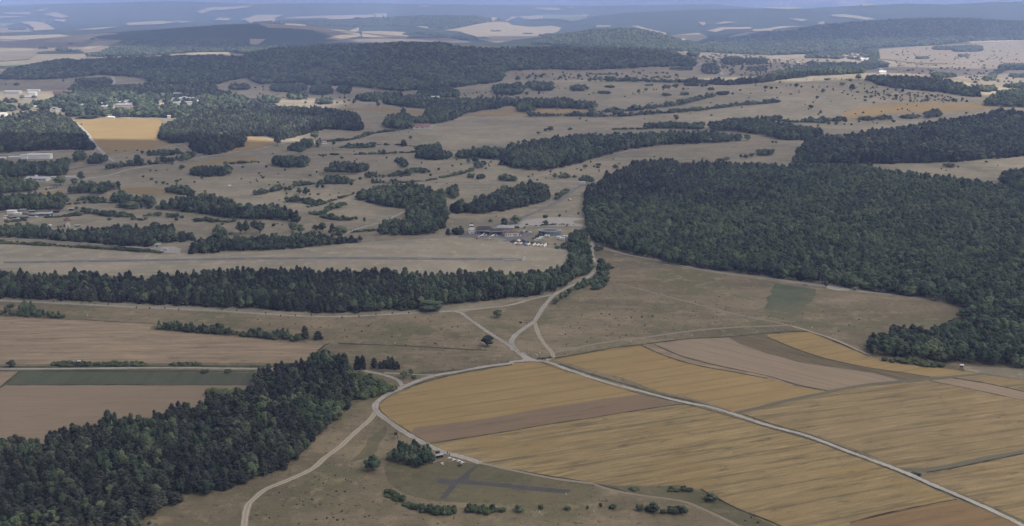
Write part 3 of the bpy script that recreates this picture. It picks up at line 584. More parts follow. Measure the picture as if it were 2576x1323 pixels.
Rb('road', 'short gravel link past the white tank', '10:420,1105 520,1055 525,990', 3.4, M['gravel'], 3)
Rb('track', 'pale track past the water tower', '10:520,985 850,960 1200,925 1500,910 1900,895', 2.6, M['gravel'], 3)
Rb('road', 'pale road down the left side of the golden field', '00:700,1185 860,1322 10:960,140 1040,220 1085,262 1155,312', 5.5, M['concrete'], 3)
Rb('road', 'pale lane under the golden field', '10:1090,238 1300,215 1500,190 1790,132 2000,105', 4.0, M['concrete'], 3)
Rb('track', 'pale lane curving into the scrub', '10:1790,134 1850,150 1915,182', 3.5, M['concrete'], 3)
Rb('road', 'main pale road across the upper left slopes', '10:660,462 950,465 1110,440 1300,388 1500,355 1700,325 2000,270 2400,205 2576,190 11:300,120 700,105 1370,10 02:-600,1240', 5.5, M['concrete'], 3)
Rb('road', 'pale road into the industrial yard', '10:450,572 720,525 950,468 1210,446', 5.0, M['concrete'], 3)
Rb('road', 'grey road behind the dark wood, left', '10:680,392 950,345 1100,330 1165,315', 4.5, M['asphalt2'], 3)
Rb('path', 'faint path across the left grassland', '10:1240,560 1700,565 2200,565 2576,550 11:400,560', 2.5, M['path'], 2.5)
Rb('track', 'pale lane along the ochre strip, left', '10:-50,650 210,635 350,615 640,590', 3.0, M['concrete'], 3)
Rb('road', 'white road through the industrial yard at the left edge', 'I:-60,300 600,280 1380,200 2280,170', 7, M['concrete'], 2)
Rb('yard', 'sunlit concrete strip right of the white hall', 'I:1720,395 2300,380', 9, M['concrete'], 2.5, 'yard')
Rb('yard', 'sunlit concrete strip in front of the white hall', 'I:470,510 820,485', 5, M['concrete'], 2.5, 'yard')
Rb('road', 'grey road behind the scrap yard', 'S:-60,720 500,625 1300,660 2300,625 10:940,785', 5, M['asphalt2'], 2.5)
Rb('road', 'white lane climbing a far slope, upper left', '00:1128,775 1145,805 1155,855', 10, M['concrete'], 3)
Rb('road', 'pale lane on the far ridge shoulder', '00:1420,785 1460,805 1530,820', 8, M['concrete'], 3)
Rb('road', 'white lane standing out between trees, upper right', '02:2090,705 2110,735 2122,760', 9, M['concrete'], 3)
Rb('road', 'thin pale lane winding below the village', '03:60,580 200,605 300,630 375,668', 9, M['concrete'], 3)
Rb('road', 'pale lane beside the white barn, upper right', '03:1120,690 1150,720 1160,738', 10, M['concrete'], 3)
Rb('road', 'pale lane skirting the far dark wood, centre', '02:1130,688 1600,682 1860,665 1910,640', 8, M['concrete'], 3)
Rb('track', 'faint pale track across the hillside, right', '02:2250,935 2450,980 2576,1000', 3, M['rutdark'], 3)
LN = [('22:430,965 700,918 1000,862 1290,828 1800,765 2180,748 2576,712 23:400,694 640,780 1000,930', 1.6, 'dark weedy margin along the top of the wheat fields'),
 ('22:1300,832 1500,922 1700,993 1900,1043 2300,1115 2576,1168', 1.3, 'dark furrow between wheat and the light strip'),
 ('22:1432,824 1700,940 2000,1022 2576,1142 23:300,1235 600,1290', 1.1, 'thin dark furrow beside the pinkish stubble'),
 ('23:0,752 300,876 600,972 1000,1057 1640,1152', 1.1, 'dark furrow under the tapering wheat field'),
 ('31:1745,502 2100,445 2576,372 32:0,371 400,303 800,243 1200,178 1640,112 1740,105', 1.0, 'dark furrow below the grey brown stubble strip'),
 ('22:470,1020 700,1095 1000,1185 1200,1240 1420,1310 32:1600,30 1900,95 2210,185', 2.4, 'rank dark verge above the straight road'),
 ('22:300,1005 500,1080 700,1135 1000,1240 1300,1322 32:1700,90 2200,225 2576,340 33:400,450 800,600 1340,800 1720,965 2200,1165', 0.7, 'thin dark edge below the straight road'),
 ('32:2300,195 2576,290 33:400,405 800,555 1250,730', 0.8, 'thin dark edge above the straight road'),
 ('31:1232,110 1255,185 1380,285 1560,400 1740,505', 1.8, 'dark verge inside the round bend'),
 ('21:1500,1275 1700,1200 2000,1128 2300,1068 2576,1030 22:0,1010 180,1002', 0.8, 'dark edge along the top of the golden wheat'),
 ('31:1850,560 2200,685 2576,766 32:400,832 700,882 1000,945 1150,985', 1.3, 'dark weedy edge of the largest wheat field'),
 ('20:-60,1055 2576,1045 21:450,1045', 4.0, 'green verge along the narrow left road'),
 ('20:-60,1090 2576,1095', 3.0, 'green verge under the narrow left road'),
 ('20:0,1262 200,1096', 1.4, 'dark track edge beside the green crop strip'),
 ('20:60,1234 1600,1232 2640,1236', 1.0, 'dark edge under the green crop strip'),
 ('20:850,575 1200,600 1540,612', 1.2, 'weedy line above the straw field'),
 ('21:830,815 1100,825 1400,835 1700,850 2000,870 2330,885', 1.6, 'dark terrace line with yellow weeds across the rough meadow'),
 ('21:560,960 690,835 740,815', 1.6, 'dark track at the end of the straw field'),
 ('33:1600,790 1850,750 2200,680 2576,600', 1.0, 'dark edge of the lower right corner field'),
 ('33:1440,790 1540,830 1500,800', 4.0, 'dark weeds in the fork of the tracks'),  # wide ribbon in the dark verge grass colour
 ('33:830,1300 1200,1197 1900,1062', 0.6, 'dark furrow above the rusty stubble wedge'),
 ('23:1870,1160 2200,1215 2576,1300', 1.0, 'dark furrow at the right edge'),
 ('23:1640,1192 2000,1264 2400,1350', 0.8, 'faint furrow at the right edge'),
 ('32:1900,960 2100,1070 2300,1170 2576,1275 F:2000,1340', 1.4, 'dark weedy edge in the bottom centre'),
 ('21:1500,1130 2000,1085 2300,1040 2576,1000 22:60,985', 2.0, 'green verge above the road west of the crossroads'),
]
for (p_, w_, l_) in LN:
    Rb('verge', l_, p_, w_, M['ditch'] if w_ < 2 else M['verge'], 2.2, jit=0.45)
# ------------------------------------------------------------------ tree prototypes
def conifer_mesh(seed, h=10.0, r=2.3, bare=0.12):
    rg = random.Random(seed); c = MB(); n = 20
    blob(c, 0, 0, h * .42, r * .55, rg, 0, h * .30 / r, 6, 5)
    for i in range(n):
        f = (i + .5) / n; z = h * (0.14 + 0.80 * f) * rg.uniform(.97, 1.03); env = r * (1 - f) ** .48 * rg.uniform(.5, .82) if i < n - 1 else 0
        a = i * 2.4 + rg.uniform(-.5, .5); q = r * (.52 - .24 * f) * rg.uniform(.8, 1.2)
        x, y = env * math.cos(a), env * math.sin(a)
        blob(c, x, y, z, q, rg, 0, 1.0, 5, 4)
        for _ in range(9):
            b = a + rg.uniform(-1.5, 1.5); l = q * rg.uniform(1.0, 1.5); w = q * .35; dz = rg.uniform(-.25, .6) * q
            p = Vector((x, y, z + rg.uniform(-.4, .5) * q)); d = Vector((math.cos(b) * l, math.sin(b) * l, dz)); s_ = Vector((-math.sin(b), math.cos(b), rg.uniform(-.4, .4))) * w
            c.add([p - s_, p + d * .6 - s_ * .8 + Vector((0, 0, .12 * q)), p + d, p + d * .6 + s_ * .8, p + s_], [(0, 1, 3, 4), (1, 2, 3)])
    c.lathe([(r * .3, h * .80), (r * .22, h * .9), (0.05, h * .97)], 5)
    tr = MB(); tr.tube((0, 0, -0.3), (0, 0, h * .55), 0.16 * h / 8, 0.07 * h / 8, 5)
    return c, tr
def blob(c, cx, cy, cz, r, rg, m=0, flat=0.8, seg=7, rings=5):
    vs = [(cx, cy, cz - r * flat)]
    for j in range(1, rings):
        ph = math.pi * j / rings; z = -math.cos(ph) * r * flat; q = math.sin(ph) * r; o = rg.uniform(0, 1)
        for i in range(seg):
            a = 6.283 * (i + o) / seg; k = rg.uniform(0.78, 1.2)
            vs.append((cx + q * k * math.cos(a), cy + q * k * math.sin(a), cz + z * rg.uniform(0.85, 1.15)))
    vs.append((cx, cy, cz + r * flat)); fs = []
    for i in range(seg):
        fs.append((0, 1 + (i + 1) % seg, 1 + i)); b = 1 + (rings - 2) * seg; fs.append((b + i, b + (i + 1) % seg, len(vs) - 1))
    for j in range(rings - 2):
        for i in range(seg):
            a, b = 1 + j * seg + i, 1 + j * seg + (i + 1) % seg; fs.append((a, b, b + seg, a + seg))
    c.add(vs, fs, m)
def leafquads(c, cx, cy, cz, r, n, size, rg, flat=0.8):
    for _ in range(n):
        a = rg.uniform(0, 6.283); u = rg.uniform(-0.55, 1); s = math.sqrt(max(0, 1 - u * u)); k = r * rg.uniform(0.9, 1.12)
        p = Vector((cx + k * s * math.cos(a), cy + k * s * math.sin(a), cz + k * u * flat)); nrm = Vector((s * math.cos(a), s * math.sin(a), u + 0.5)) + Vector((rg.uniform(-.9, .9), rg.uniform(-.9, .9), rg.uniform(-.6, .6)))
        nrm.normalize(); t1 = nrm.orthogonal().normalized(); t2 = nrm.cross(t1); z = size * rg.uniform(0.6, 1.3)
        c.add([p - t1 * z, p - t2 * z * .7, p + t1 * z, p + t2 * z * .8], [(0, 1, 2, 3)])
def broad_mesh(seed, h=9.0, r=3.2, trunk=0.08):
    rg = random.Random(seed); c = MB(); n = 12
    zc = h * (0.5 + trunk / 2); hh = h * (1 - trunk) / 2
    blob(c, 0, 0, zc, r * .72, rg, 0, hh / r)
    for i in range(n):
        a = 6.283 * i / n * 2.4 + rg.uniform(-.4, .4); u = rg.uniform(-0.75, 0.95) if i else 0.98
        s = math.sqrt(1 - u * u) * rg.uniform(.65, .8); q = r * rg.uniform(0.32, 0.46)
        x, y, z = r * s * math.cos(a), r * s * math.sin(a), zc + hh * .68 * u
        blob(c, x, y, z, q, rg, 0, .85, 6, 4); leafquads(c, x, y, z, q * 1.06, 22, 0.30, rg)
    tr = MB(); tr.tube((0, 0, -0.3), (0, 0, h * .5), 0.26, 0.16, 6)
    for k in range(4):
        a = k * 1.57 + rg.uniform(-.4, .4); tr.tube((0, 0, h * .25), (math.cos(a) * r * .5, math.sin(a) * r * .5, h * .55), 0.12, 0.05, 4)
    return c, tr
def bush_mesh(seed, h=2.6, r=1.8):
    rg = random.Random(seed); c = MB()
    for i in range(6):
        a = 6.283 * i / 6 + rg.uniform(-.5, .5); d = r * rg.uniform(.25, .55) if i else 0; q = r * rg.uniform(.45, .6)
        x, y, z = d * math.cos(a), d * math.sin(a), h * rg.uniform(.32, .55)
        blob(c, x, y, z, q, rg, 0, h / r * .55, 6, 4); leafquads(c, x, y, z, q * 1.05, 18, 0.24, rg, h / r * .6)
    return c, None
PROTO = {'c': [], 'b': [], 's': []}; PCOL = bpy.data.collections.new('tree_prototypes'); PIDX = {'c': [], 'b': [], 's': []}
def reg(kind, mesh, mat, h):
    c, tr = mesh; i = len(PCOL.objects)
    cm = c.me('%s_crown_%d' % (kind, i), mat); tm = tr.me('%s_trunk_%d' % (kind, i), M['bark']) if tr else None
    comb = MB(); comb.v = list(c.v); comb.f = list(c.f); comb.m = [0] * len(c.f)
    if tr: comb.add(tr.v, tr.f, 1)
    o = bpy.data.objects.new('proto_%03d' % i, comb.me('%s_whole_%d' % (kind, i), [mat, M['bark']])); PCOL.objects.link(o)
    PROTO[kind].append((cm, tm, h, o.data)); PIDX[kind].append(i)
for i, (h, r) in enumerate([(9.4, 2.4), (10, 2.8), (9.7, 2.1), (8.8, 2.9), (10.4, 2.5)]): reg('c', conifer_mesh(100 + i, h, r), M['needles'], 10)
for i, (h, r) in enumerate([(9, 3.2), (9, 3.6), (9, 2.9), (9, 3.9), (9, 3.1)]): reg('b', broad_mesh(200 + i, h, r), M['leaves'], 9)
for i, (h, r) in enumerate([(2.6, 1.8), (2.4, 2.1), (2.9, 1.6)]): reg('s', bush_mesh(300 + i, h, r), M['bushleaf'], 2.6)
BASEH = {'c': 10.0, 'b': 9.0, 's': 2.6}; BASER = {'c': 2.4, 'b': 3.3, 's': 1.8}
# geometry-node scatterer for masses of trees
def make_ng():
    ng = bpy.data.node_groups.new('scatter_trees', 'GeometryNodeTree')
    ng.interface.new_socket('Geometry', in_out='INPUT', socket_type='NodeSocketGeometry'); ng.interface.new_socket('Geometry', in_out='OUTPUT', socket_type='NodeSocketGeometry')
    N = ng.nodes; gi = N.new('NodeGroupInput'); go = N.new('NodeGroupOutput'); ci = N.new('GeometryNodeCollectionInfo'); ci.inputs['Collection'].default_value = PCOL
    ci.inputs['Separate Children'].default_value = True; ci.inputs['Reset Children'].default_value = True
    ip = N.new('GeometryNodeInstanceOnPoints'); ip.inputs['Pick Instance'].default_value = True
    def attr(nm, ty):
        a = N.new('GeometryNodeInputNamedAttribute'); a.data_type = ty; a.inputs['Name'].default_value = nm; return a.outputs[0]
    L = ng.links; L.new(gi.outputs[0], ip.inputs['Points']); L.new(ci.outputs[0], ip.inputs['Instance'])
    L.new(attr('pick', 'INT'), ip.inputs['Instance Index']); L.new(attr('size', 'FLOAT_VECTOR'), ip.inputs['Scale'])
    cx = N.new('ShaderNodeCombineXYZ'); L.new(attr('spin', 'FLOAT'), cx.inputs[2]); L.new(cx.outputs[0], ip.inputs['Rotation'])
    L.new(ip.outputs[0], go.inputs[0]); return ng
NG = make_ng()
def mass(name, label, trees, cat='woodland'):
    """one object holding the trees nobody could count"""
    n = len(trees)
    if not n: return None
    me = bpy.data.meshes.new(name); me.vertices.add(n); me.vertices.foreach_set('co', np.array([t['p'] for t in trees], float).ravel())
    a = me.attributes.new('pick', 'INT', 'POINT'); a.data.foreach_set('value', np.array([t['i'] for t in trees], np.int32))
    a = me.attributes.new('size', 'FLOAT_VECTOR', 'POINT'); a.data.foreach_set('vector', np.array([t['s'] for t in trees], float).ravel())
    a = me.attributes.new('spin', 'FLOAT', 'POINT'); a.data.foreach_set('value', np.array([t['r'] for t in trees], float))
    o = mesh_obj(name, me); md = o.modifiers.new('scatter', 'NODES'); md.node_group = NG
    return tag(o, label, cat, kind='stuff')
def mk(kind, x, y, h, wd=None, grp=None):
    z = h1(x, y); i = random.randrange(len(PIDX[kind])); s = h / BASEH[kind]
    sx = (wd / (2 * BASER[kind])) if wd else s * random.uniform(.85, 1.15)
    return dict(k=kind, p=(x, y, z - 0.1), i=PIDX[kind][i], v=i, s=(sx, sx * random.uniform(.92, 1.08), s), r=random.uniform(0, 6.28), h=h)
CLR = []   # (x0, x1, top, foot) of the houses standing in clearings, as measured
for a_ in ('U:590,230 1780,590', 'U:1790,520 2000,600', '00:1130,1020 1310,1060', '00:960,1045 1060,1062', '00:1020,1080 1200,1120', '00:1200,1055 1400,1075', '00:1270,1088 1370,1100', '00:800,1060 880,1072', '00:1555,1030 1650,1085', '00:560,890 750,950',
           '00:0,900 470,1000', '00:330,1065 410,1090', '00:510,1080 680,1135', '00:-60,1140 40,1195', '00:130,1190 390,1215', '00:1720,862 1800,888', '00:1880,872 2020,890', 'V:1130,330 1920,520', 'V:660,215 720,250', 'V:780,405 900,430', 'V:2230,820 2330,880', 'V:540,230 880,340',
           '11:640,95 710,135', '11:565,115 620,145', '01:1580,1255 1790,1310', '01:1760,975 1830,1000', 'I:620,210 1560,460', 'I:460,400 860,545', 'I:1560,345 2350,440', 'I:-60,330 640,410', 'I:740,950 1450,1100', 'I:1990,930 2400,1010', '03:1130,715 1180,750', '03:1105,685 1165,740', '00:1095,1170 1140,1192', 'G:820,400 1250,670', '12:670,505 745,545', '11:1580,735 1600,760'):
    (a, b), (c, d) = PX(a_); CLR.append((a, c, b, d))
WOODS = {}   # key -> (name, label, [trees])
def pick(mix):
    r = random.random(); a = 0
    for k, v in mix:
        a += v
        if r < a: return k
    return mix[-1][0]
def wood(key, name, label, mix, th, sp, poly, patch=None, dens=1.0, cat='woodland', edge=True):
    """trees standing on the ground whose foot and top both lie inside the measured outline"""
    pp = PX(poly); gp = [G(*p) for p in pp]; gx = [g[0] for g in gp]; gy = [g[1] for g in gp]
    y0 = max(200, min(gy) * .97); y1 = max(gy) * 1.02 + 30; x0, x1 = min(gx) - 20, max(gx) + 20
    ph = max(p[1] for p in pp) - min(p[1] for p in pp); th0 = th; th = min(th, max(1.2, 0.62 * ph * min(gy) / F)); sp = sp if th == th0 else max(1.6, sp * (.35 + .65 * th / th0))
    nx, ny = int((x1 - x0) / sp) + 2, int((y1 - y0) / sp) + 2
    ix, iy = np.meshgrid(np.arange(nx), np.arange(ny)); X = x0 + (ix + (iy % 2) * .5) * sp; Y = y0 + iy * sp
    X = (X + RNG.uniform(-.42, .42, X.shape) * sp).ravel(); Y = (Y + RNG.uniform(-.42, .42, Y.shape) * sp).ravel()
    Z = hgt(X, Y); bx, by = proj(X, Y, Z); tx, ty = proj(X, Y, Z + th * 0.86)
    ok = inpoly(bx, by, pp) & inpoly(tx, ty, pp) & (Y > 100)
    # keep only what could be seen from here or a little aside
    ok &= (bx > -140) & (bx < 2576 + 240) & (ty < 1500)
    for (a, c, b, d) in CLR: ok &= (RNG.random(X.shape) < .18) | ~((bx > a - 1.5) & (bx < c + 1.5) & (ty < d - 1) & (by > b - 1) & (by < d + 14))
    if patch is not None: ok &= (np.sin(X / patch + 1.3) + np.cos(Y / patch * 1.2) + RNG.uniform(-.9, .9, X.shape)) > (1 - dens) * 2.2 - .6
    elif dens < 1: ok &= RNG.random(X.shape) < dens
    X, Y, Z, bx, by = X[ok], Y[ok], Z[ok], bx[ok], by[ok]
    L = WOODS.setdefault(key, (name, label, [], cat))[2]
    clump = np.sin(X / 31.0 + 2) * np.cos(Y / 43.0) + np.sin(X / 11 + Y / 17) * .5
    for x, y, z, cl in zip(X.tolist(), Y.tolist(), Z.tolist(), clump.tolist()):
        mx = mix(x, y, cl) if callable(mix) else mix
        k = pick(mx); hh = (th if k != 's' else min(th, 3.6)) * random.uniform(.68, 1.24) * (1 + .10 * cl)
        f = {'c': 1.0, 'b': 1.0, 's': 1.3}[k]
        wd = sp * random.uniform(.95, 1.55) * f if k != 'c' else sp * random.uniform(1.0, 1.45)
        if dens < .6: wd = hh * random.uniform(.75, 1.35)
        i = random.randrange(len(PIDX[k]))
        L.append(dict(k=k, p=(x, y, z - 0.15), i=PIDX[k][i], v=i, s=(wd / 2 / BASER[k],) * 2 + (hh / BASEH[k],), r=random.uniform(0, 6.28), h=hh, w=key))
def hedge(key, label, line, th, width, sp, kinds=(('s', 1.0),), name='hedge', cat='hedge'):
    """shrubs in a row; the line is measured at the foot"""
    pts = smooth([G(*p) for p in PX(line)], sp * .7); L = WOODS.setdefault(key, (name, label, [], cat))[2]
    rows = max(1, int(round(width / sp)))
    T = np.gradient(pts, axis=0); T /= np.maximum(np.linalg.norm(T, axis=1), 1e-6)[:, None]
    for (x, y), (tx, ty) in zip(pts, T):
        for r_ in range(rows):
            o = ((r_ + .5) / rows - .5) * width + random.uniform(-.3, .3) * sp
            k = pick(kinds); gq = .8 + .35 * math.sin(x * .11 + y * .07) * math.sin(x * .031 - y * .05 + 1)
            if random.random() < .12: continue
            hh = th * random.uniform(.55, 1.45) * gq; wd = sp * random.uniform(1.1, 2.1) * gq; xx, yy = x - ty * o + random.uniform(-.3, .3) * sp, y + tx * o + random.uniform(-.3, .3) * sp
            i = random.randrange(len(PIDX[k]))
            L.append(dict(k=k, p=(xx, yy, h1(xx, yy) - .1), i=PIDX[k][i], v=i, s=(wd / 2 / BASER[k],) * 2 + (hh / BASEH[k],), r=random.uniform(0, 6.28), h=hh, w=key))
def ell(tile, x0, x1, y0, y1, n=14):
    cx, cy, a, b = (x0 + x1) / 2, (y0 + y1) / 2, (x1 - x0) / 2, (y1 - y0) / 2
    def se(t, e=0.55): return math.copysign(abs(t) ** e, t)
    return tile + ':' + ' '.join('%.0f,%.0f' % (cx + a * se(math.cos(6.283 * i / n)), cy + b * se(math.sin(6.283 * i / n))) for i in range(n))
C_, B_, S_ = (('c', 1.0),), (('b', 1.0),), (('s', 1.0),)
def mixw1(x, y, cl): return (('b', .8), ('c', .2)) if cl > .85 or cl < -1.05 else (('c', .82), ('b', .18))
wood('W1', 'wood', 'dense dark conifer wood filling the lower left corner', mixw1, 8.4, 4.0,
     'F:-60,1085 0,1100 40,1092 75,1105 110,1108 125,1085 165,1060 210,1070 280,1042 320,1048 370,1055 385,1036 420,1028 430,1012 500,1008 560,983 600,983 625,968 630,938 660,918 700,913 750,913 765,895 800,888 830,885 862,890 880,915 880,940 910,960 930,985 900,1000 877,1006 875,1035 850,1060 800,1095 780,1125 740,1165 700,1190 650,1200 600,1225 540,1240 480,1245 430,1270 380,1300 340,1330 270,1420 150,1540 -60,1640')
wood('W1b', 'scrub', 'green scrub inside the round road bend at the tip of the conifer wood', (('b', .35), ('s', .65)), 4.5, 3.0, '21:850,1100 1000,1070 1150,1110 1330,1170 1430,1230 1400,1300 31:1250,20 1150,50 950,75 900,40 21:860,1250', cat='scrub')
wood('W1c', 'scrub', 'low bushes in the stubble corner beside the conifer wood', (('s', .7), ('b', .3)), 4.0, 3.2, '20:1915,1310 2100,1255 2300,1235 2500,1245 2700,1230 2700,1322 2300,1360 1950,1325', cat='scrub')
def mixw2(x, y, cl):
    return (('c', .72), ('b', .28)) if x < -60 + 40 * cl else (('b', .8), ('c', .2))
wood('W2', 'tree_belt', 'long belt of mixed trees between the runway and the gravel road', mixw2, 9.2, 4.3,
     '20:-160,95 0,85 60,70 140,100 400,105 700,92 780,62 880,65 950,100 1250,118 1290,80 1340,118 1500,125 1650,80 1700,112 1900,90 2100,75 2300,52 2576,55 21:100,60 400,55 500,45 640,75 700,50 1000,62 1400,55 1500,65 1650,95 1900,95 2200,75 2400,72 2576,90 22:60,95 130,120 180,85 330,60 520,10 600,-30 720,0 800,10 790,60 720,130 600,200 480,270 300,330 0,362 21:2200,400 1900,430 1650,470 1400,480 1000,503 700,518 300,490 0,470 20:2200,453 1700,430 1300,410 1000,395 700,385 0,362 -160,355')
wood('W2b', 'scrub', 'low green bushes along the sunny foot of the tree belt', S_, 2.6, 3.2, '21:1480,425 1590,480 1480,485 1400,475 1500,410', cat='scrub')
wood('W3', 'thicket', 'leafy thicket between the caravans and the curving gravel road', (('b', .7), ('s', .3)), 6.0, 3.8,
     '12:590,1010 640,980 730,955 745,1000 770,1080 790,1200 805,1322 22:790,120 740,130 620,180 560,60 600,0 12:590,1322 590,1215 545,1185 450,1185 430,1120 560,1100 590,1060 570,1040')
wood('W3b', 'thicket', 'leafy bushes on the outer side of the curving gravel road', (('b', .5), ('s', .5)), 5.0, 3.6,
     '22:880,-60 930,-40 945,20 1030,0 1030,60 960,100 980,200 880,290 820,275 790,230 640,285 430,432 385,425 450,350 600,240 720,140 800,130 880,80')
wood('W3c', 'scrub', 'flat bush at the fork of the forest road', S_, 3.0, 3.2, '12:830,1140 900,1150 950,1180 940,1205 840,1200', cat='scrub')
def mixw4(x, y, cl): 
    return (('c', .9), ('b', .1)) if (y > 1180 and (x < 260 + 60 * cl)) or y > 1480 + 60 * cl else (('b', .93), ('c', .07))
wood('W4', 'forest', 'huge dark broadleaf forest covering the right side', mixw4, 10.0, 5.4,
     '12:735,600 760,560 830,520 900,470 1000,405 1180,350 1200,295 1300,275 1500,268 1660,275 1700,305 1900,310 2100,305 2300,315 2576,330 13:250,320 700,325 1000,335 1150,365 1400,400 1700,445 2000,465 2300,515 2576,620 F:2900,500 2900,1000 2700,940 23:2576,1065 2400,1045 2000,1015 1700,1005 1250,950 1050,940 1000,870 1005,780 1060,670 1200,660 1350,640 1450,640 1540,630 1700,660 1800,595 1880,565 2000,560 2060,490 1900,425 1700,385 1600,365 1200,312 860,265 600,222 0,148 22:2000,68 1500,0 12:1560,1310 1300,1255 1100,1220 960,1170 830,1120 760,1000 740,960 750,850 750,700')
wood('W4b', 'scrub', 'low scrub fringe along the foot of the forest above the wheat', S_, 3.2, 3.2, '23:1040,935 1250,945 1500,950 1700,985 1900,1040 1930,1085 1700,1055 1400,1025 1150,985', cat='scrub')
wood('W5', 'forest', 'dark blue green conifer forest behind the big forest, right edge', (('c', .75), ('b', .25)), 13, 8.0,
     '13:300,150 390,75 620,40 820,20 03:850,1322 1000,1295 1250,1280 1700,1205 1950,1165 2220,1140 2250,1095 2350,1075 2450,1105 2576,1095 F:2860,590 13:3200,240 2576,255 1900,310 1500,322 1250,332 700,338 450,332 260,332 250,270 340,190')
wood('W5b', 'wood', 'small dark wood at the right edge beyond the big forest', B_, 12, 7, '13:2290,450 2330,420 2450,380 2576,355 2800,340 2800,640 2576,630 2400,560 2310,500')
wood('W6', 'forest', 'long dark forest tongue in the middle of the slopes', (('b', .7), ('c', .3)), 13, 7.0,
     '11:2470,340 2480,240 2530,170 2576,140 12:0,140 150,95 500,50 850,25 1300,5 2000,5 2400,20 2380,95 2000,120 1500,142 1100,200 960,242 700,320 350,402 100,385 0,370 11:2576,362')
wood('W6b', 'wood', 'bright green topped wood left of the blue green forest', (('b', .9), ('c', .1)), 12, 7.5,
     '02:1960,1300 1990,1230 2200,1195 2400,1180 2576,1175 03:0,1215 200,1230 400,1255 520,1290 13:600,-10 620,20 400,95 250,90 130,85 0,60 12:2576,40 2450,30 2200,0 02:2050,1322')
wood('W6c', 'tree_row', 'thin row of dark tall trees on the slope, right of the centre', B_, 11, 7, '02:1335,1235 1560,1225 1940,1225 1945,1312 1700,1300 1340,1295', cat='tree row')
wood('W7', 'forest', 'conifer plantation at the left edge beside the golden field', (('c', .7), ('b', .3)), 12, 7.2,
     '00:-80,1180 100,1150 180,1130 400,1105 500,1100 590,1150 690,1180 740,1220 850,1322 10:900,60 955,130 960,195 880,190 600,185 200,205 0,222 -80,225 -80,-160')
wood('W8', 'wood', 'sunlit conifer wood right of the golden field', (('c', .8), ('b', .2)), 12, 6.6,
     '00:1635,1250 1700,1215 1800,1190 1900,1140 2200,1110 2576,1085 01:0,1075 200,1065 400,1068 650,1078 900,1108 1030,1150 1060,1220 1100,1240 1095,1290 1060,1322 11:700,-20 550,15 400,60 260,92 170,60 0,50 10:2400,60 2475,110 2472,155 2400,170 2300,200 2190,232 2130,242 1950,215 1910,190 1930,150 2000,108 1870,120 1720,125 1590,70 1610,0')
wood('W9', 'woodland', 'dark woodland around the scattered houses, upper left', (('b', .7), ('c', .3)), 13, 10,
     '00:390,1010 500,985 700,860 900,835 1200,850 1550,835 1850,840 2100,865 2300,915 2500,975 2576,1005 01:60,1040 120,1075 0,1090 00:2576,1095 1900,1148 1850,1192 1600,1185 1000,1180 700,1178 560,1130 400,1108 200,1112 40,1130 -60,1120 -60,1010 20,1010 60,1060 200,1040', dens=.93)
wood('W10', 'forest', 'long dark forested ridge stretching from the left edge to the centre', (('b', .8), ('c', .2)), 14, 13,
     '00:-200,770 0,740 100,688 290,645 560,605 1000,582 1500,560 1900,552 2300,555 2440,560 2500,530 2576,515 01:200,490 600,452 1100,440 1500,420 1900,425 2000,450 2200,470 2576,472 02:0,470 500,462 1000,480 1500,500 1700,530 1840,580 1880,640 1800,680 1400,680 1000,700 700,712 400,706 0,716 01:2560,720 2500,750 2520,800 2400,830 2100,872 1800,892 1500,922 1300,912 1000,872 700,862 520,870 480,832 250,845 0,850 00:2576,832 2480,780 2300,820 2100,865 1540,850 1450,790 1200,770 1000,752 700,790 300,805 0,802 -200,800')
wood('W11', 'woodland', 'dark belt of woods leading to a sunlit grove, centre left', (('b', .75), ('c', .25)), 13, 7.5,
     '01:1262,1040 1300,975 1480,960 1700,945 1880,985 2100,980 2576,985 02:500,990 860,1020 885,1070 800,1105 400,1092 100,1092 0,1060 01:2400,1100 2150,1135 2060,1175 1900,1235 1700,1252 1600,1300 1500,1312 1290,1292 1278,1220 1330,1150 1500,1130 1600,1165 1700,1150 1780,1100 1500,1080')
wood('W11b', 'grove', 'round bright green grove beside the small golden field', B_, 12, 6.5, '02:40,1060 80,1020 140,1025 240,1080 258,1110 230,1135 60,1132', cat='grove')
wood('W12', 'wood', 'dark wood running down behind the bare hilltop, right', (('c', .6), ('b', .4)), 12, 9, '03:945,790 1000,755 1480,762 1760,785 1960,835 2150,890 2200,985 2000,972 1700,925 1300,892 1080,852 1060,820 960,812')
wood('W12b', 'scrub', 'open juniper scrub scattered over the slope under the dark wood, right', (('s', .6), ('b', .25), ('c', .15)), 5, 9, '03:960,870 1100,860 1300,895 1700,930 2100,1000 2130,1030 1900,1035 1300,1028 1150,1010 980,930', dens=.4, cat='scrub')
wood('W13', 'wood', 'dark trees at the right edge below the pale slopes', B_, 12, 8, '03:2120,1045 2200,990 2300,930 2400,900 2576,925 2750,900 2750,1085 2400,1078 2150,1070')
wood('W14', 'woodland', 'belt of green woods in front of the village, right', B_, 13, 10, '02:2576,790 03:0,735 200,690 300,650 420,660 540,640 700,650 760,610 900,645 1060,560 1120,610 1210,620 1215,680 1000,705 960,740 700,755 300,770 0,800')
wood('W14b', 'woodland', 'trees crowding around the red village roofs, right', B_, 13, 11, '03:340,560 500,530 640,540 700,500 860,490 1000,500 1110,520 1115,600 1060,620 900,610 780,590 740,600 560,590 380,595', dens=.8)
wood('W15', 'forest', 'hazy forested ridge behind the village, right', B_, 16, 17, '02:1850,455 2050,400 2300,365 2576,340 03:100,318 300,290 600,235 900,220 1400,185 1850,180 2050,180 2300,200 2576,215 2800,220 2800,412 2576,412 2000,425 1700,460 1500,470 1100,485 700,515 400,545 0,560 02:2576,562 2100,545 1980,520')
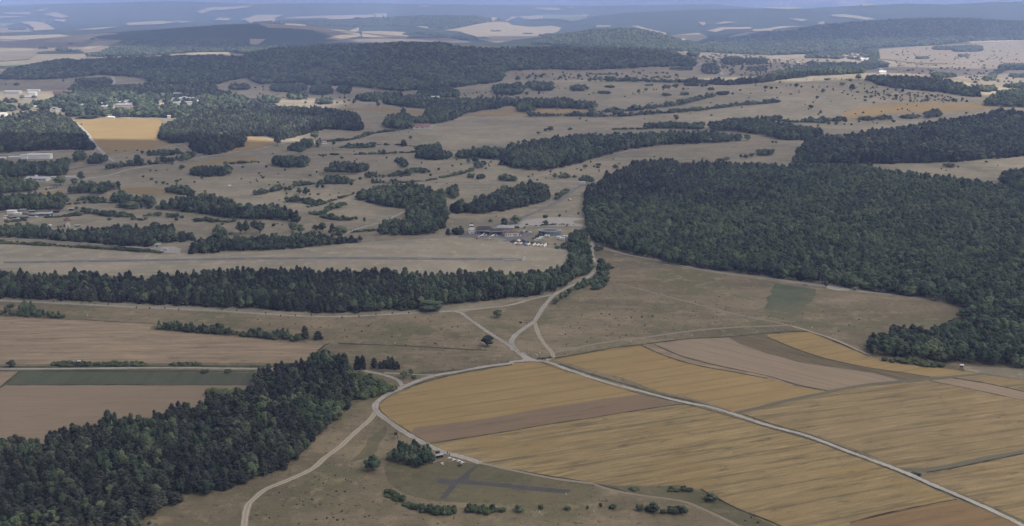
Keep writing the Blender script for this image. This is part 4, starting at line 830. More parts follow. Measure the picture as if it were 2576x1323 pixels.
wood('W16', 'forest', 'rounded forested hill behind the long ridge, right of the centre', B_, 15, 15, '02:100,445 450,350 640,320 800,295 1100,280 1300,290 1480,330 1700,400 1900,450 2060,500 2100,540 1900,535 1700,520 1300,500 700,470 300,455')
wood('W17', 'forest', 'dark blue forest block behind the long ridge, left of the centre', B_, 15, 15, '00:1000,530 1100,470 1240,405 1500,395 2000,400 2350,405 2500,440 2576,470 01:0,455 200,440 660,450 640,455 300,480 150,495 00:2450,545 2300,528 1900,530 1570,560 1000,575 500,600 300,620')
wood('W18', 'forest', 'farthest countable forest ridge beneath pale fields, centre', B_, 16, 20, '01:40,245 250,205 700,205 1080,210 1300,175 1700,150 2230,160 2260,185 2360,195 2370,235 2250,255 1900,300 1780,290 1600,270 1050,275 1040,310 1500,320 1900,330 2100,370 2200,420 1900,385 1500,330 1060,320 1050,275 550,262 300,248')
for k_, p_, l_, mx, th, sp, nm in [
 ('K1', ell('11', 172, 545, 240, 368), 'dark oblong copse, leftmost on the pale central slope', (('b', .8), ('c', .2)), 9, 5, 'copse'),
 ('K2', '11:682,415 700,350 770,310 790,275 830,300 1080,300 1130,310 1128,400 1060,415', 'dark oblong copse with a taller tree at its left end', (('b', .8), ('c', .2)), 9, 5, 'copse'),
 ('K3', '11:648,540 650,480 720,448 900,450 1040,482 960,530', 'flat dark copse below the oblong ones', B_, 9, 5.5, 'copse'),
 ('K6', ell('11', 1605, 1985, 180, 288), 'dark oval copse under the track, centre', (('c', .6), ('b', .4)), 11, 6, 'copse'),
 ('K7', '11:2015,275 2030,190 2200,165 2576,170 2576,235 2480,290 2300,280', 'copse joined to the long dark forest tongue', B_, 11, 6, 'copse'),
 ('K8', '11:1400,255 1480,255 1560,350 1490,372 1405,310', 'slanted dark copse, centre', B_, 7, 5, 'copse'),
 ('K9', '11:1548,400 1560,355 1660,350 1835,415 1800,428 1600,415', 'wedge shaped copse right of the slanted one', B_, 6, 5, 'copse'),
 ('K16', ell('11', 2203, 2312, 295, 375), 'round copse beside the pale path', B_, 8, 5, 'copse'),
 ('K14', '11:2125,470 2140,420 2180,425 2200,450 2280,425 2335,475 2240,488', 'scrubby copse right of the hedges, centre', B_, 7, 4.5, 'copse'),
 ('K15', '11:2430,490 2430,450 2520,430 2576,440 12:60,460 60,500 11:2500,508', 'loose bushy copse above the central grove', B_, 7, 5, 'copse'),
 ('K17', '11:1000,665 1005,590 1090,570 1190,565 1340,520 1500,530 1730,550 1790,600 1900,590 1990,535 2055,550 2060,600 2010,685 1900,640 1905,760 1945,850 1900,985 1780,1035 1500,1055 1200,1045 1200,980 1310,880 1400,865 1500,860 1560,785 1440,775 1350,770 1080,705', 'large dark grove left of the airfield buildings', (('b', .75), ('c', .25)), 10, 5.5, 'grove'),
 ('K18', '11:1945,815 1960,720 2050,695 2150,710 2240,620 2340,620 2400,590 2480,545 2576,550 12:180,500 350,500 380,600 372,680 250,735 0,790 11:2576,800 2300,825 2050,830', 'dark grove above the hangars', (('c', .45), ('b', .55)), 10, 5.5, 'grove'),
 ('K23', '10:1600,785 1600,700 1700,680 1800,640 2150,630 2300,680 2430,740 2576,725 11:0,725 200,730 300,770 430,820 450,870 560,930 500,962 350,905 0,885 10:2576,895 2300,872 2050,835 1800,802', 'long dark wood left of the shrubby lanes', (('c', .5), ('b', .5)), 10, 5.5, 'wood'),
 ('K23a', '10:1652,600 1680,545 1800,535 1900,550 1990,600 2010,640 1850,645 1700,620', 'dark rounded copse above the long dark wood', B_, 9, 5.5, 'copse'),
 ('K24', '10:1098,700 1140,620 1240,595 1330,640 1600,655 1645,690 1600,735 1500,792 1478,735 1100,722', 'dark copse left of the long dark wood', B_, 9, 5.5, 'copse'),
 ('K25', '10:648,632 655,560 780,530 830,500 900,495 1200,500 1228,590 1085,597 1080,636', 'double dark copse beside the ochre strip', B_, 11, 6, 'copse'),
 ('K26', '10:-80,650 0,632 300,622 600,632 700,650 772,660 778,722 665,735 668,792 0,802 -80,802', 'dense green wood above the scrap yard, left edge', B_, 12, 6, 'wood'),
 ('K27', '10:-80,470 0,465 250,485 330,475 430,525 432,590 300,612 0,632 -80,632', 'green trees around the grey roofed house, left edge', B_, 12, 6.5, 'woodland'),
 ('K28', '10:-80,290 0,285 140,310 400,298 700,262 740,200 840,195 855,300 700,325 665,400 670,442 500,465 300,470 120,480 0,472 -80,472', 'dark wood below the white industrial hall', B_, 12, 6.5, 'wood'),
 ('K29', '10:870,330 875,250 980,210 1080,250 1085,320 1000,332', 'dark trees at the foot of the pale field road', B_, 10, 6.5, 'grove'),
 ('K30', ell('10', 1908, 2335, 338, 458), 'dark oblong copse on the upper left grassland', (('b', .5), ('c', .5)), 11, 6, 'copse'),
 ('K31', '10:700,435 900,390 1000,370 1100,315 1350,290 1360,240 1400,235 1440,285 1600,270 1700,270 1900,200 2000,230 2160,240 1700,325 1350,350 1000,402 800,442', 'bushy belt along the main pale road, upper left', (('b', .6), ('s', .4)), 8, 6.5, 'tree_belt'),
 ('K32', '10:1490,245 1500,185 1700,165 1800,170 1900,200 1890,225 1650,250', 'loose bushes beneath the golden field', (('b', .5), ('s', .5)), 7, 6, 'scrub'),
 ('K33', '10:-80,930 0,925 250,925 400,930 510,965 535,1050 480,1092 0,1072 -80,1072', 'low wood with tiny white tank beside it, left edge', B_, 7.5, 4.5, 'wood'),
 ('K34', '10:510,1100 530,1000 750,985 1000,955 1300,940 1480,955 1550,905 1620,920 1740,930 1745,1010 1900,1020 2060,1050 2050,1095 1700,1125 1500,1162 1220,1162 1000,1132', 'young conifer plantation above the low hedge, left', (('c', .6), ('b', .4)), 6.5, 4.0, 'plantation'),
 ('K35', '10:1810,1235 1820,1180 1905,1170 1950,1090 2140,1055 2160,1000 2125,950 2230,915 2290,980 2260,1050 2400,1045 2576,1040 11:0,1050 0,1195 10:2576,1200 2190,1205 2180,1235', 'leafy wood with bushes right of the gravel yard', (('b', .7), ('c', .3)), 7, 4.2, 'wood'),
 ('K36', '11:0,1200 0,1050 150,1035 340,1050 360,1010 600,1015 700,1020 800,1055 1200,1050 1700,1030 1900,990 2090,965 2105,1000 2070,1052 1950,1042 1700,1072 1300,1092 900,1132 400,1182', 'irregular belt of trees along the upper rim of the airfield', (('c', .4), ('b', .6)), 6.5, 4.0, 'tree_belt'),
 ('K37', '11:300,205 320,135 480,85 560,60 700,85 705,160 515,175 430,250 420,200', 'trees around the small white farmhouse', B_, 10, 6, 'grove'),
 ('K38', '11:860,165 850,130 1040,110 1190,125 1190,165 950,172', 'bushes on the slope above the central copses', (('b', .4), ('s', .6)), 6, 6, 'scrub'),
 ('K39', '11:1550,215 1600,160 1720,120 1850,110 1870,160 2000,180 2020,210 1620,220', 'bushy wood behind the dark oval copse', B_, 9, 6, 'wood'),
 ('K40', '12:668,515 672,460 720,435 800,440 822,480 815,510', 'dark round clump behind the white box trailer', B_, 8, 4.5, 'grove'),
 ('K41', '12:470,475 480,430 540,415 600,440 580,475', 'dark bush clump on the track verge, centre', B_, 7, 5, 'copse'),
 ('K42', '12:355,725 380,690 440,670 450,620 500,600 580,555 580,600 500,670 420,720', 'slanted bushy strip along the asphalt road', (('b', .7), ('s', .3)), 6, 4.2, 'tree_belt'),
 ('K43', '12:2458,248 2470,195 2530,172 2576,178 13:70,180 70,240 0,248', 'dark copse on the pale slope behind the big forest', B_, 11, 6.5, 'copse'),
 ('K44', '13:250,332 260,245 340,232 380,260 375,335', 'dark trees at the gap between the two right forests', B_, 12, 6.5, 'grove'),
 ('F20', '31:1322,665 1325,600 1345,530 1440,475 1540,485 1560,525 1600,470 1700,485 1755,560 1825,640 1812,692 1620,757 1500,722 1400,690', 'big round copse beside the picnic benches', B_, 6.2, 2.5, 'copse'),
 ('F21', '31:1580,1140 1620,1105 1700,1090 2000,1112 2025,1160 2015,1205 1900,1225 1750,1222 1600,1175', 'dense dark hedge block below the model runway', (('s', .7), ('b', .3)), 3.9, 1.9, 'hedge'),
 ('F22', '31:2075,1150 2120,1095 2250,1095 2420,1110 2500,1130 2580,1130 2580,1195 2500,1200 2300,1222 2120,1190', 'second dark hedge block below the model runway', (('s', .7), ('b', .3)), 3.9, 1.9, 'hedge'),
 ('F23', '32:1205,1165 1250,1095 1380,1075 1440,1100 1560,1100 1650,1120 1790,1105 1830,1140 1875,1172 1750,1212 1650,1225 1500,1205 1300,1195', 'dark bush clump at the bottom right of centre', (('s', .6), ('b', .4)), 3.8, 2.8, 'thicket'),
 ('F24', '32:1545,960 1600,925 1750,915 1860,950 1850,980 1600,985', 'low dark bushes at the edge of the largest wheat field', S_, 2.6, 2.4, 'scrub'),
 ('F25', '20:-60,530 -60,455 0,445 100,462 165,470 185,400 260,385 335,395 370,440 430,485 600,480 640,495 840,520 852,562 600,562 0,532', 'bushy hedge with a round tree at the left edge', (('b', .6), ('s', .4)), 5.6, 2.6, 'hedge'),
 ('F26', '20:1510,665 1560,610 1640,580 1740,560 1800,580 1860,620 1950,600 2100,612 2200,580 2290,640 2320,660 2450,650 2576,665 21:100,670 280,670 400,700 480,730 600,755 730,785 735,805 600,812 400,792 0,762 20:2300,732 1900,708', 'long ragged hedge between the rough meadow and the straw field', (('b', .6), ('s', .4)), 5.6, 2.6, 'hedge'),
 ('F27', ell('20', 508, 912, 985, 1048, 18), 'clipped hedge bar with a hunting hide in it, left', (('s', .9), ('b', .1)), 3.2, 2.4, 'hedge'),
 ('F28', ell('20', 955, 1505, 982, 1048, 18), 'longest of the clipped hedge bars on the narrow road', S_, 3.2, 2.4, 'hedge'),
 ('F29', ell('20', 1708, 2056, 992, 1042, 18), 'rightmost of the clipped hedge bars on the narrow road', S_, 3.0, 2.3, 'hedge'),
 ('F30', '21:1238,1075 1240,1000 1290,960 1330,945 1400,965 1455,1020 1450,1075', 'group of dark conifers standing on the round bend road', C_, 8.5, 3.6, 'copse'),
]: wood(k_, nm, l_, mx, th, sp, p_, cat={'scrub': 'scrub', 'hedge': 'hedge', 'copse': 'copse', 'grove': 'grove', 'tree_belt': 'tree belt'}.get(nm, 'woodland'))
for k_, l_, p_, th, wd, sp, mx in [
 ('H1', 'low dark hedge running along the pale road, left', '10:-80,1110 0,1125 500,1150 1000,1182 1400,1208 1625,1222', 3.0, 5, 3.0, S_),
 ('H2', 'dark hedge under the left copses, central slope', '11:400,550 520,540 640,525', 5, 6, 4, S_),
 ('H3', 'slanted hedge at the end of the long dark wood', '11:-10,640 120,620 255,585', 7, 9, 4, B_),
 ('H4', 'dark hedge bar under the slanted copse', '11:1115,468 1300,458 1440,448 1555,440', 6, 8, 4.5, B_),
 ('H5', 'bushy hedge left of the pale path, centre', '11:1180,522 1290,524 1400,522', 6, 8, 4.5, B_),
 ('H6', 'thin hedge climbing right, centre', '11:1400,520 1550,515 1700,500 1820,482', 3.5, 5, 4, S_),
 ('H7', 'dark hedge beside the pale path, centre', '11:1870,470 2000,445 2170,400', 4.5, 6, 4, S_),
 ('H8', 'hedge strip above the long dark wood', '11:310,712 480,712 560,735 665,730', 6, 8, 4, B_),
 ('H9', 'slanted hedge along the shrubby lane', '11:520,768 700,725 850,675 990,630', 3.5, 5, 3.6, S_),
 ('H10', 'dark brush beside the shrubby lane', '11:570,835 660,835 760,780 900,735', 4.5, 7, 4, S_),
 ('H11', 'flat dark scrub patch between the lanes', '11:680,860 760,880 900,895 980,885', 4.5, 9, 4, S_),
 ('H12', 'thin hedge under the round grove', '11:975,1018 1100,1010 1220,998', 3, 4, 3.5, S_),
 ('H13', 'long hedge above the farmhouse slopes', '11:705,105 900,95 1060,60 1200,20 1370,5 01:1500,1300', 5, 8, 5, S_),
 ('H14', 'sparse hedge line above the central copses', '11:990,235 1200,232 1400,222 1610,215', 4, 5, 6, S_),
 ('H15', 'dotted hedge right of the farmhouse', '11:1170,130 1300,135 1450,142 1650,160', 3.5, 4, 8, S_),
 ('H16', 'low hedge under the second middle slope', '11:650,248 760,240 850,235', 3.5, 4, 5, S_),
 ('H17', 'long dark hedge sweeping below the bare hill', '02:180,1170 350,1168 600,1168 800,1172 1130,1168 1400,1150 1640,1135', 8, 14, 7, B_),
 ('H18', 'dark hedge joining the golden field, right of centre', '02:800,1130 1000,1130 1150,1118 1272,1108', 9, 14, 7, B_),
 ('H19', 'dark hedge climbing the bare hill', '02:1288,1108 1450,1085 1650,1060 1850,1010 2020,972', 9, 16, 7, B_),
 ('H20', 'dark hedge running right below the bare hill', '02:1662,1130 1850,1115 2050,1090 2300,1062 2576,1040 03:110,1025', 8, 14, 7, B_),
 ('H21', 'distant tree line in front of the pale lane', '02:960,820 1150,822 1400,825 1600,830 1740,835', 9, 14, 8, B_),
 ('H22', 'dark conifer belt along the hilltop edge', '02:1770,830 2000,835 2200,845 2400,830 2576,810 03:150,790 330,768', 13, 50, 9, C_),
 ('H23', 'dark tree line along the foot of the bright wood', '03:0,1225 150,1230 300,1235 460,1232', 10, 14, 7, B_),
 ('H24', 'bushy strip on the pale hillside, far right', '03:2210,812 2260,780 2330,730 2450,690 2576,680', 10, 20, 9, B_),
 ('H25', 'scrubby line below the village slope, right', '03:1310,665 1450,662 1740,665', 6, 8, 9, S_),
 ('H26', 'thin dark scrub line on the middle slope, right', '02:1020,1305 1250,1302 1500,1300', 4, 5, 6, S_),
 ('H27', 'scrub along the back of the airfield lane', 'A:1760,400 2000,405 B:330,320', 3.0, 3, 2.4, S_),
 ('H28', 'grassy hedge between the car park and the lane', 'B:330,270 700,250 1050,225 1500,205 1850,205', 1.6, 2, 1.8, S_),
 ('H29', 'dark bushes behind the row of glider trailers', 'A:1680,830 B:250,760 B:520,790 B:900,800 B:1260,830', 2.4, 3, 2.4, S_),
 ('H30', 'dark bushes in front of the round building', 'B:600,650 720,600 860,540 980,520', 3.2, 5, 2.6, S_),
 ('H31', 'ragged bush line curving under the model runway', '31:1330,1000 1420,1060 1520,1120 1600,1150', 2.4, 3, 2.2, S_),
 ('H32', 'low scrub strip in front of the crossroads', 'X:1080,730 1300,720 1480,690', 1.0, 3, 1.6, S_),
 ('H33', 'scrub row behind the scrap yard', 'S:1430,850 1800,840 2400,780', 4, 6, 4, S_),
 ('H34', 'scrub in front of the scrap yard', 'S:120,960 400,990 750,930', 4, 6, 4, S_),
 ('H35', 'dark bushes scattered on the left grassland', '10:860,835 950,825 1010,840 1150,855 1320,862', 5.5, 7, 4.5, B_),
 ('H36', 'dark bush line right of the water tower', '10:1440,860 1560,850 1700,855 1840,875', 5, 6, 4.5, B_),
 ('H37', 'small dark thicket above the young plantation', '10:1330,890 1460,892', 4, 8, 4, S_),
 ('H38', 'row of dark trees beneath the copse, left', '10:1230,762 1350,780 1420,778 1580,785', 7.5, 6, 6, B_),
 ('H39', 'thin hedge right of the scrap yard trees', '10:670,740 850,725 1000,720 1160,725', 4, 5, 4, S_),
 ('H40', 'hedge at the tip of the green wood, left', '10:780,695 900,692 1050,695', 6, 7, 4.5, B_),
 ('H41', 'scrub at the end of the left grassland', '10:1985,905 2080,900 2130,910 2340,915', 4, 6, 4, S_),
 ('H42', 'dark scrub on the far slope above the copses, left', '10:2330,330 2450,322 2576,312 11:0,310', 4, 6, 5, S_),
]: hedge(k_, l_, p_, th, wd, sp, mx)
for k_, nm_, lb_, mx_, th_, sp_, p_, dn_ in [
 ('Z1', 'scrub', 'loose bushes sprinkled over the pale central slopes', (('s', .8), ('b', .2)), 3.4, 9, '11:0,200 900,180 2000,180 2576,300 2576,520 1500,500 900,560 700,650 0,700', .05),
 ('Z2', 'scrub', 'loose bushes sprinkled over the left grassland', (('s', .8), ('b', .2)), 3.4, 9, '10:700,500 1900,330 2576,300 2576,560 2000,620 1100,610 1100,760 2100,880 2576,900 2576,1040 2300,1050 2000,900 1000,900 700,850', .04),
 ('Z3', 'scrub', 'thin scatter of bushes on the slope above the hangars', (('s', .8), ('b', .2)), 3.0, 8, '12:400,130 1000,240 1200,330 900,460 700,430 400,470 380,440 11:2200,860 2576,850 12:300,900 560,780 740,640 740,860 100,960 11:2300,960', .045),
 ('Z4', 'scrub', 'loose trees strewn over the bright slopes behind the forest, right', (('b', .8), ('s', .2)), 8, 22, '02:1720,515 2576,560 03:0,580 900,610 880,740 0,760 02:2576,790 2100,760 1950,640', .35),
 ('Z5', 'scrub', 'loose trees strewn over the pale far right slopes', (('b', .8), ('s', .2)), 7, 22, '03:1120,500 2576,430 2700,640 2700,880 2100,880 1500,780 1200,700 1300,600', .12),
 ('Z6', 'scrub', 'loose bushes dotted over the bare hill and its foot', (('s', .6), ('b', .4)), 4.5, 16, '02:200,860 1200,850 2100,900 2576,850 03:900,830 960,1000 2000,1060 2576,1100 1800,1180 0,1180 02:1800,1180 600,1240 0,1240', .05),
 ('Z7', 'scrub', 'loose trees dotted over the lane of stubble below the long forest', (('b', .9), ('s', .1)), 7, 20, '02:0,730 400,715 900,720 1700,715 1750,800 900,810 0,830 01:1900,1050 2400,960', .22),
 ('Z8', 'scrub', 'loose bushes over the dim slope under the ridge, left of centre', (('b', .7), ('s', .3)), 6, 18, '01:0,860 480,850 700,880 1400,930 1200,1100 600,1080 240,1050 00:2200,900 2500,970', .12),
 ('Z9', 'scrub', 'tufts and small bushes on the rough meadow below the tree belt', S_, 0.9, 3.5, '20:900,440 2576,540 21:700,560 1900,510 2300,760 2250,860 900,810 600,740 20:2400,560 1500,570', .05),
 ('Z10', 'scrub', 'tufts strewn on the trodden brown slope, bottom centre', S_, 0.75, 2.5, '31:100,1000 600,760 1000,640 1200,760 1300,1000 1600,1210 2500,1260 2500,1322 0,1322 30:2500,1322', .07),
 ('Z11', 'scrub', 'tufts strewn over the broad brown meadow', S_, 0.8, 3.5, '22:700,300 1000,200 2000,300 2576,520 23:700,480 700,760 400,640 22:2000,640 1200,760 500,860', .06)]:
    wood(k_, nm_, lb_, mx_, th_, sp_, p_, dens=dn_, cat='scrub')
# distant small woods on slopes
DC = []
for i_, (p_, th) in enumerate([(ell('01', 140, 525, 840, 930), 12), (ell('01', 550, 765, 850, 958), 12), (ell('01', 815, 960, 862, 944), 12), (ell('01', 322, 515, 918, 1005), 11), (ell('01', 612, 775, 985, 1053), 12), (ell('01', 22, 238, 960, 1048), 12),
    (ell('01', 0, 205, 1035, 1085), 10), (ell('00', 2302, 2515, 838, 910), 12), (ell('00', 40, 210, 972, 1038), 11), (ell('00', 2008, 2190, 845, 905), 11), (ell('02', 195, 430, 845, 918), 12), (ell('02', 588, 768, 845, 918), 12), (ell('02', 938, 1032, 852, 888), 9), (ell('02', 870, 1000, 912, 948), 7),
    ('01:935,985 1000,955 1200,925 1420,930 1600,950 1560,975 1300,1000 1180,1030 1080,1020', 12), ('01:1590,960 1650,900 1800,890 2000,880 2060,945 2040,985 1800,990 1650,985', 12), ('01:2400,950 2400,850 2500,830 2576,850 02:0,860 110,840 110,945 0,965', 12), ('02:0,830 90,830 110,940 40,960 0,940', 12), ('02:115,895 155,820 400,815 500,835 480,848 200,890', 10),
    (ell('03', 1650, 1902, 728, 788), 13), (ell('03', 1655, 1868, 462, 512), 12), (ell('03', 1845, 2170, 452, 532), 12), (ell('03', 1915, 2032, 545, 582), 10), (ell('03', 1485, 1628, 565, 602), 9), (ell('03', 2318, 2660, 640, 712), 12), (ell('03', 2428, 2660, 735, 788), 12), (ell('03', 2368, 2640, 832, 888), 12), (ell('03', 2448, 2660, 885, 938), 12), (ell('03', 2095, 2300, 848, 930), 12),
    (ell('03', 480, 622, 1170, 1243), 11), (ell('03', 634, 808, 1168, 1228), 11), (ell('03', 902, 1078, 1170, 1218), 10), (ell('03', 1088, 1242, 1160, 1208), 10), (ell('03', 1328, 1524, 1145, 1198), 10), ('03:1560,1190 1580,1125 1650,1095 1720,1095 1740,1130 1805,1150 1780,1175 1650,1195', 11), (ell('03', 400, 495, 615, 660), 9), (ell('03', 540, 720, 620, 662), 10),
    (ell('02', 1350, 1425, 845, 865), 6), (ell('02', 1735, 1880, 830, 870), 9), (ell('02', 1515, 1600, 850, 890), 8), (ell('02', 1620, 1672, 845, 882), 8), (ell('02', 1905, 1965, 830, 875), 9), (ell('02', 2055, 2185, 910, 958), 9), (ell('02', 1975, 2035, 880, 912), 8), (ell('02', 1515, 1600, 932, 972), 8), (ell('02', 1705, 1775, 925, 965), 8), (ell('02', 1915, 2085, 635, 748), 12), (ell('02', 2120, 2330, 570, 662), 11), (ell('02', 2340, 2576, 580, 650), 11), (ell('02', 2360, 2576, 670, 720), 9), (ell('02', 1770, 1890, 510, 570), 11), (ell('02', 750, 1060, 725, 758), 6), (ell('02', 1590, 1830, 672, 716), 8),
    (ell('10', -60, 20, 530, 560), 8), (ell('01', 2355, 2475, 303, 332), 12), (ell('02', 105, 215, 330, 358), 12), ('01:2205,395 2215,378 2300,375 2400,392 2395,402 2280,402', 12), (ell('02', 270, 310, 345, 375), 12), (ell('01', 600, 690, 303, 314), 10), (ell('01', 1470, 1600, 338, 366), 12), ('01:1530,385 1560,370 1850,365 1900,385 1700,392', 12), (ell('00', 80, 270, 278, 316), 12), (ell('00', 300, 345, 300, 320), 12), (ell('01', 870, 1010, 375, 395), 10), (ell('00', 760, 1130, 780, 852), 10), (ell('00', 300, 620, 1010, 1075), 11), ('00:380,500 400,470 470,470 480,500', 12), ('00:520,515 600,470 650,475 740,500 820,500 820,528 700,528', 12), ('00:670,455 690,430 730,430 740,455', 12), ('00:900,405 915,380 950,380 960,408', 12), ('02:270,378 340,335 460,340 440,375', 12)]):
    sp = 6.5 if th < 9 else 8.5
    _q = PX(p_); DC.append(('D%d' % i_, sum(a[0] for a in _q) / len(_q), sum(a[1] for a in _q) / len(_q), max(a[0] for a in _q) - min(a[0] for a in _q)))
    wood('D%d' % i_, 'copse', '', (('b', .8), ('c', .2)) if th > 6 else S_, th, sp, p_, cat='copse')
ORD = 'first second third fourth fifth sixth seventh eighth ninth tenth eleventh twelfth thirteenth fourteenth fifteenth sixteenth'.split()
for lo_, hi_, nm_ in ((0, 112, 'among the far pale fields'), (112, 165, 'on the hazy slopes near the village'), (165, 204, 'on the pale slopes around the bare hilltop'), (204, 236, 'in the valley behind the bare hill'), (236, 275, 'on the dim slope under the long ridge'), (275, 400, 'on the golden lit slopes in front of the bare hill')):
    rw_ = sorted([d for d in DC if lo_ <= d[2] < hi_], key=lambda d: d[1])
    for n_, d in enumerate(rw_):
        o_ = WOODS[d[0]]; WOODS[d[0]] = (o_[0], '%s dark copse %s, %s from the left' % ('wide' if d[3] > 35 else 'small', nm_, ORD[n_] if n_ < 16 else 'last but ' + str(len(rw_) - n_)), o_[2], o_[3])
# ------------------------------------------------------------------ single trees (left, right, top, foot in the measured window)
KN = {'c': 'conifer', 'b': 'broadleaf_tree', 's': 'shrub'}
def stand(t, label, group=None, cat=None):
    """one tree or shrub as an object of its own"""
    k = t['k']; cm, tm, bh, whole = PROTO[k][t['v']]; x, y, z = t['p']
    if k == 's' or t['h'] * F / max(y, 1) < 13:
        o = mesh_obj(KN[k], cm if k == 's' else whole)
    else:
        o = bpy.data.objects.new(KN[k], None); COL.objects.link(o)
        mesh_obj('crown', cm, o); mesh_obj('trunk', tm, o)
    o.location = (x, y, z); o.scale = t['s']; o.rotation_euler = (0, 0, t['r'])
    tag(o, label, cat or {'c': 'conifer', 'b': 'tree', 's': 'shrub'}[k], group); return o
NIND = {'c': 0, 'b': 0, 's': 0}
def solo(kind, tile, x0, x1, yt, yb, label, group=None):
    (px, py), (qx, qy), (rx, ry) = PX('%s:%f,%f %f,%f %f,%f' % (tile, (x0 + x1) / 2, yb, x0, yt, x1, yb))
    X, Y, Z = G(px, py); d = Y * CP + (H - Z) * SP; h = (py - qy) * d / F / CP; wd = (rx - qx) * d / F
    t = mk(kind, X, Y, max(h, .6), max(wd, .6)); t['p'] = (X, Y, Z - .05); NIND[kind] += 1
    return stand(t, label, group)
solo('b', '21', 2390, 2478, 465, 553, 'round green tree standing alone in the triangle between the roads')
solo('b', '21', 2262, 2398, 722, 843, 'wide dark tree beside the gravel branch road')
solo('b', '31', 1103, 1246, 612, 772, 'lone oval tree left of the big round copse')
solo('c', '21', 993, 1060, 912, 1075, 'left half of the tall conifer pair above the round bend road')
solo('c', '21', 1040, 1118, 930, 1080, 'right half of the tall conifer pair above the round bend road')
solo('c', '21', 1153, 1228, 955, 1058, 'small conifer just left of the dark conifer group')
solo('b', '21', 1453, 1536, 1078, 1166, 'dense dark rounded tree inside the small road triangle')
solo('b', '21', 1538, 1582, 1062, 1132, 'thin pale tree beside the dense rounded one')
solo('s', '21', 1558, 1628, 1128, 1168, 'low bush at the foot of the thin pale tree')
solo('c', '21', 448, 542, 636, 765, 'taller conifer standing out of the ragged hedge')
solo('c', '21', 588, 665, 672, 772, 'smaller leaning conifer near the end of the ragged hedge')
solo('b', '20', 76, 152, 976, 1052, 'lone tree by the narrow road at the left edge')
solo('s', '20', 2030, 2102, 1066, 1108, 'bush under the narrow left road')
solo('s', '20', 2250, 2348, 1070, 1106, 'bush pair under the narrow left road')
solo('s', '21', 170, 235, 1000, 1040, 'dark bush above the narrow road beside the conifer wood')
solo('s', '21', 290, 360, 1005, 1040, 'dark bush right of its twin beside the conifer wood')
solo('b', '21', 1658, 1872, 375, 478, 'wide bushy tree at the opening of the tree belt')
solo('s', '31', 1310, 1392, 945, 1018, 'isolated bush at the top of the ragged bush line')
solo('b', '32', 20, 138, 1105, 1186, 'dark round bush tree between the two hedge parts, bottom centre')
solo('s', '32', 268, 318, 1095, 1160, 'upright bush right of the dark round bush tree')
solo('s', '32', 515, 600, 1122, 1166, 'flat bush in the bottom centre scrub line')
solo('s', '32', 748, 782, 1112, 1160, 'thin bush in the bottom centre scrub line')
solo('s', '32', 872, 918, 1088, 1136, 'small bush at the dry edge of the scrub line')
solo('s', '32', 978, 1062, 1102, 1156, 'round bush just left of the long dark bush clump')
solo('b', '32', 1925, 2085, 985, 1072, 'dark bush clump at the corner of the largest wheat field')
solo('s', '32', 1178, 1272, 928, 964, 'green bush on the weedy edge of the largest wheat field')
solo('s', '20', 60, 150, 400, 452, 'low bush at the left edge above the straw field')
solo('b', 'A', 370, 458, 228, 330, 'small dark tree right behind the white control tower')
solo('b', 'A', 910, 1075, 120, 225, 'round bush on the slope behind the hangars')
solo('b', 'A', 1320, 1520, 80, 350, 'bushy tree between the hangars and the asphalt road')
solo('b', 'A', 1620, 1950, -20, 265, 'large dark tree beside the asphalt road behind the clubhouse')
solo('b', 'B', 890, 1045, 65, 215, 'lone small tree at the rim of the gravel car park')
solo('s', 'B', 1605, 1648, 180, 270, 'thin bush by the pale lane behind the round building')
solo('s', 'A', 560, 640, 345, 395, 'small bush behind the left hangar')
solo('b', 'A', 5, 215, 370, 590, 'bushy tree left of the control tower')
solo('b', 'A', -190, 10, 390, 560, 'second bushy tree further left of the control tower')
solo('b', '12', 405, 465, 418, 474, 'dark round tree at the left of the trackside row, centre')
solo('b', '12', 600, 660, 438, 470, 'low bush between the trackside trees, centre')
solo('b', '12', 718, 762, 332, 366, 'round bush on the slope under the long forest tongue')
solo('c', '12', 925, 985, 383, 470, 'scrubby conifer on the skyline beside the big forest')
solo('b', '12', 1018, 1072, 330, 374, 'bush with a pointed top left of the big forest rim')
solo('s', '12', 840, 905, 318, 345, 'upper of the scattered dark shrubs beneath the forest tongue')
solo('s', '12', 838, 895, 345, 370, 'lower of the scattered dark shrubs beneath the forest tongue')
solo('b', '12', -20, 66, 452, 504, 'dark bush at the left foot of the long pale road')
solo('b', '12', 2288, 2326, 226, 272, 'leftmost of three small dark trees on the pale slope')
solo('b', '12', 2332, 2378, 230, 272, 'middle one of three small dark trees on the pale slope')
solo('b', '12', 2386, 2442, 214, 264, 'rightmost of three small dark trees on the pale slope')
solo('b', '12', 2060, 2130, 268, 312, 'low dark bush on the pale slope behind the big forest')
solo('b', '12', 2130, 2190, 254, 304, 'taller bush beside the low one behind the big forest')
solo('s', '13', 30, 70, 92, 118, 'left bush of a pair in the gap between forests')
solo('s', '13', 72, 102, 88, 120, 'right bush of a pair in the gap between forests')
solo('b', '13', 1770, 1882, 318, 358, 'flat bush on the pale slope between the right forests')
solo('b', '13', 2186, 2218, 292, 318, 'tiny dark bush on the pale slope at the right')
solo('b', '11', 1075, 1112, 862, 916, 'dark barrel shaped bush between the pale tracks')
solo('b', '11', 402, 470, 562, 632, 'left tree of a touching pair above the hedge')
solo('b', '11', 462, 548, 558, 642, 'right tree of a touching pair above the hedge')
solo('b', '11', 283, 322, 550, 605, 'left tree of a small pair on the pale slope')
solo('b', '11', 318, 362, 546, 605, 'right tree of a small pair on the pale slope')
solo('b', '11', 594, 646, 530, 574, 'small round tree under the flat copse')
solo('b', '11', 658, 692, 534, 574, 'smaller round tree under the flat copse')
solo('b', '11', 320, 425, 908, 1010, 'bright round tree above the airfield belt')
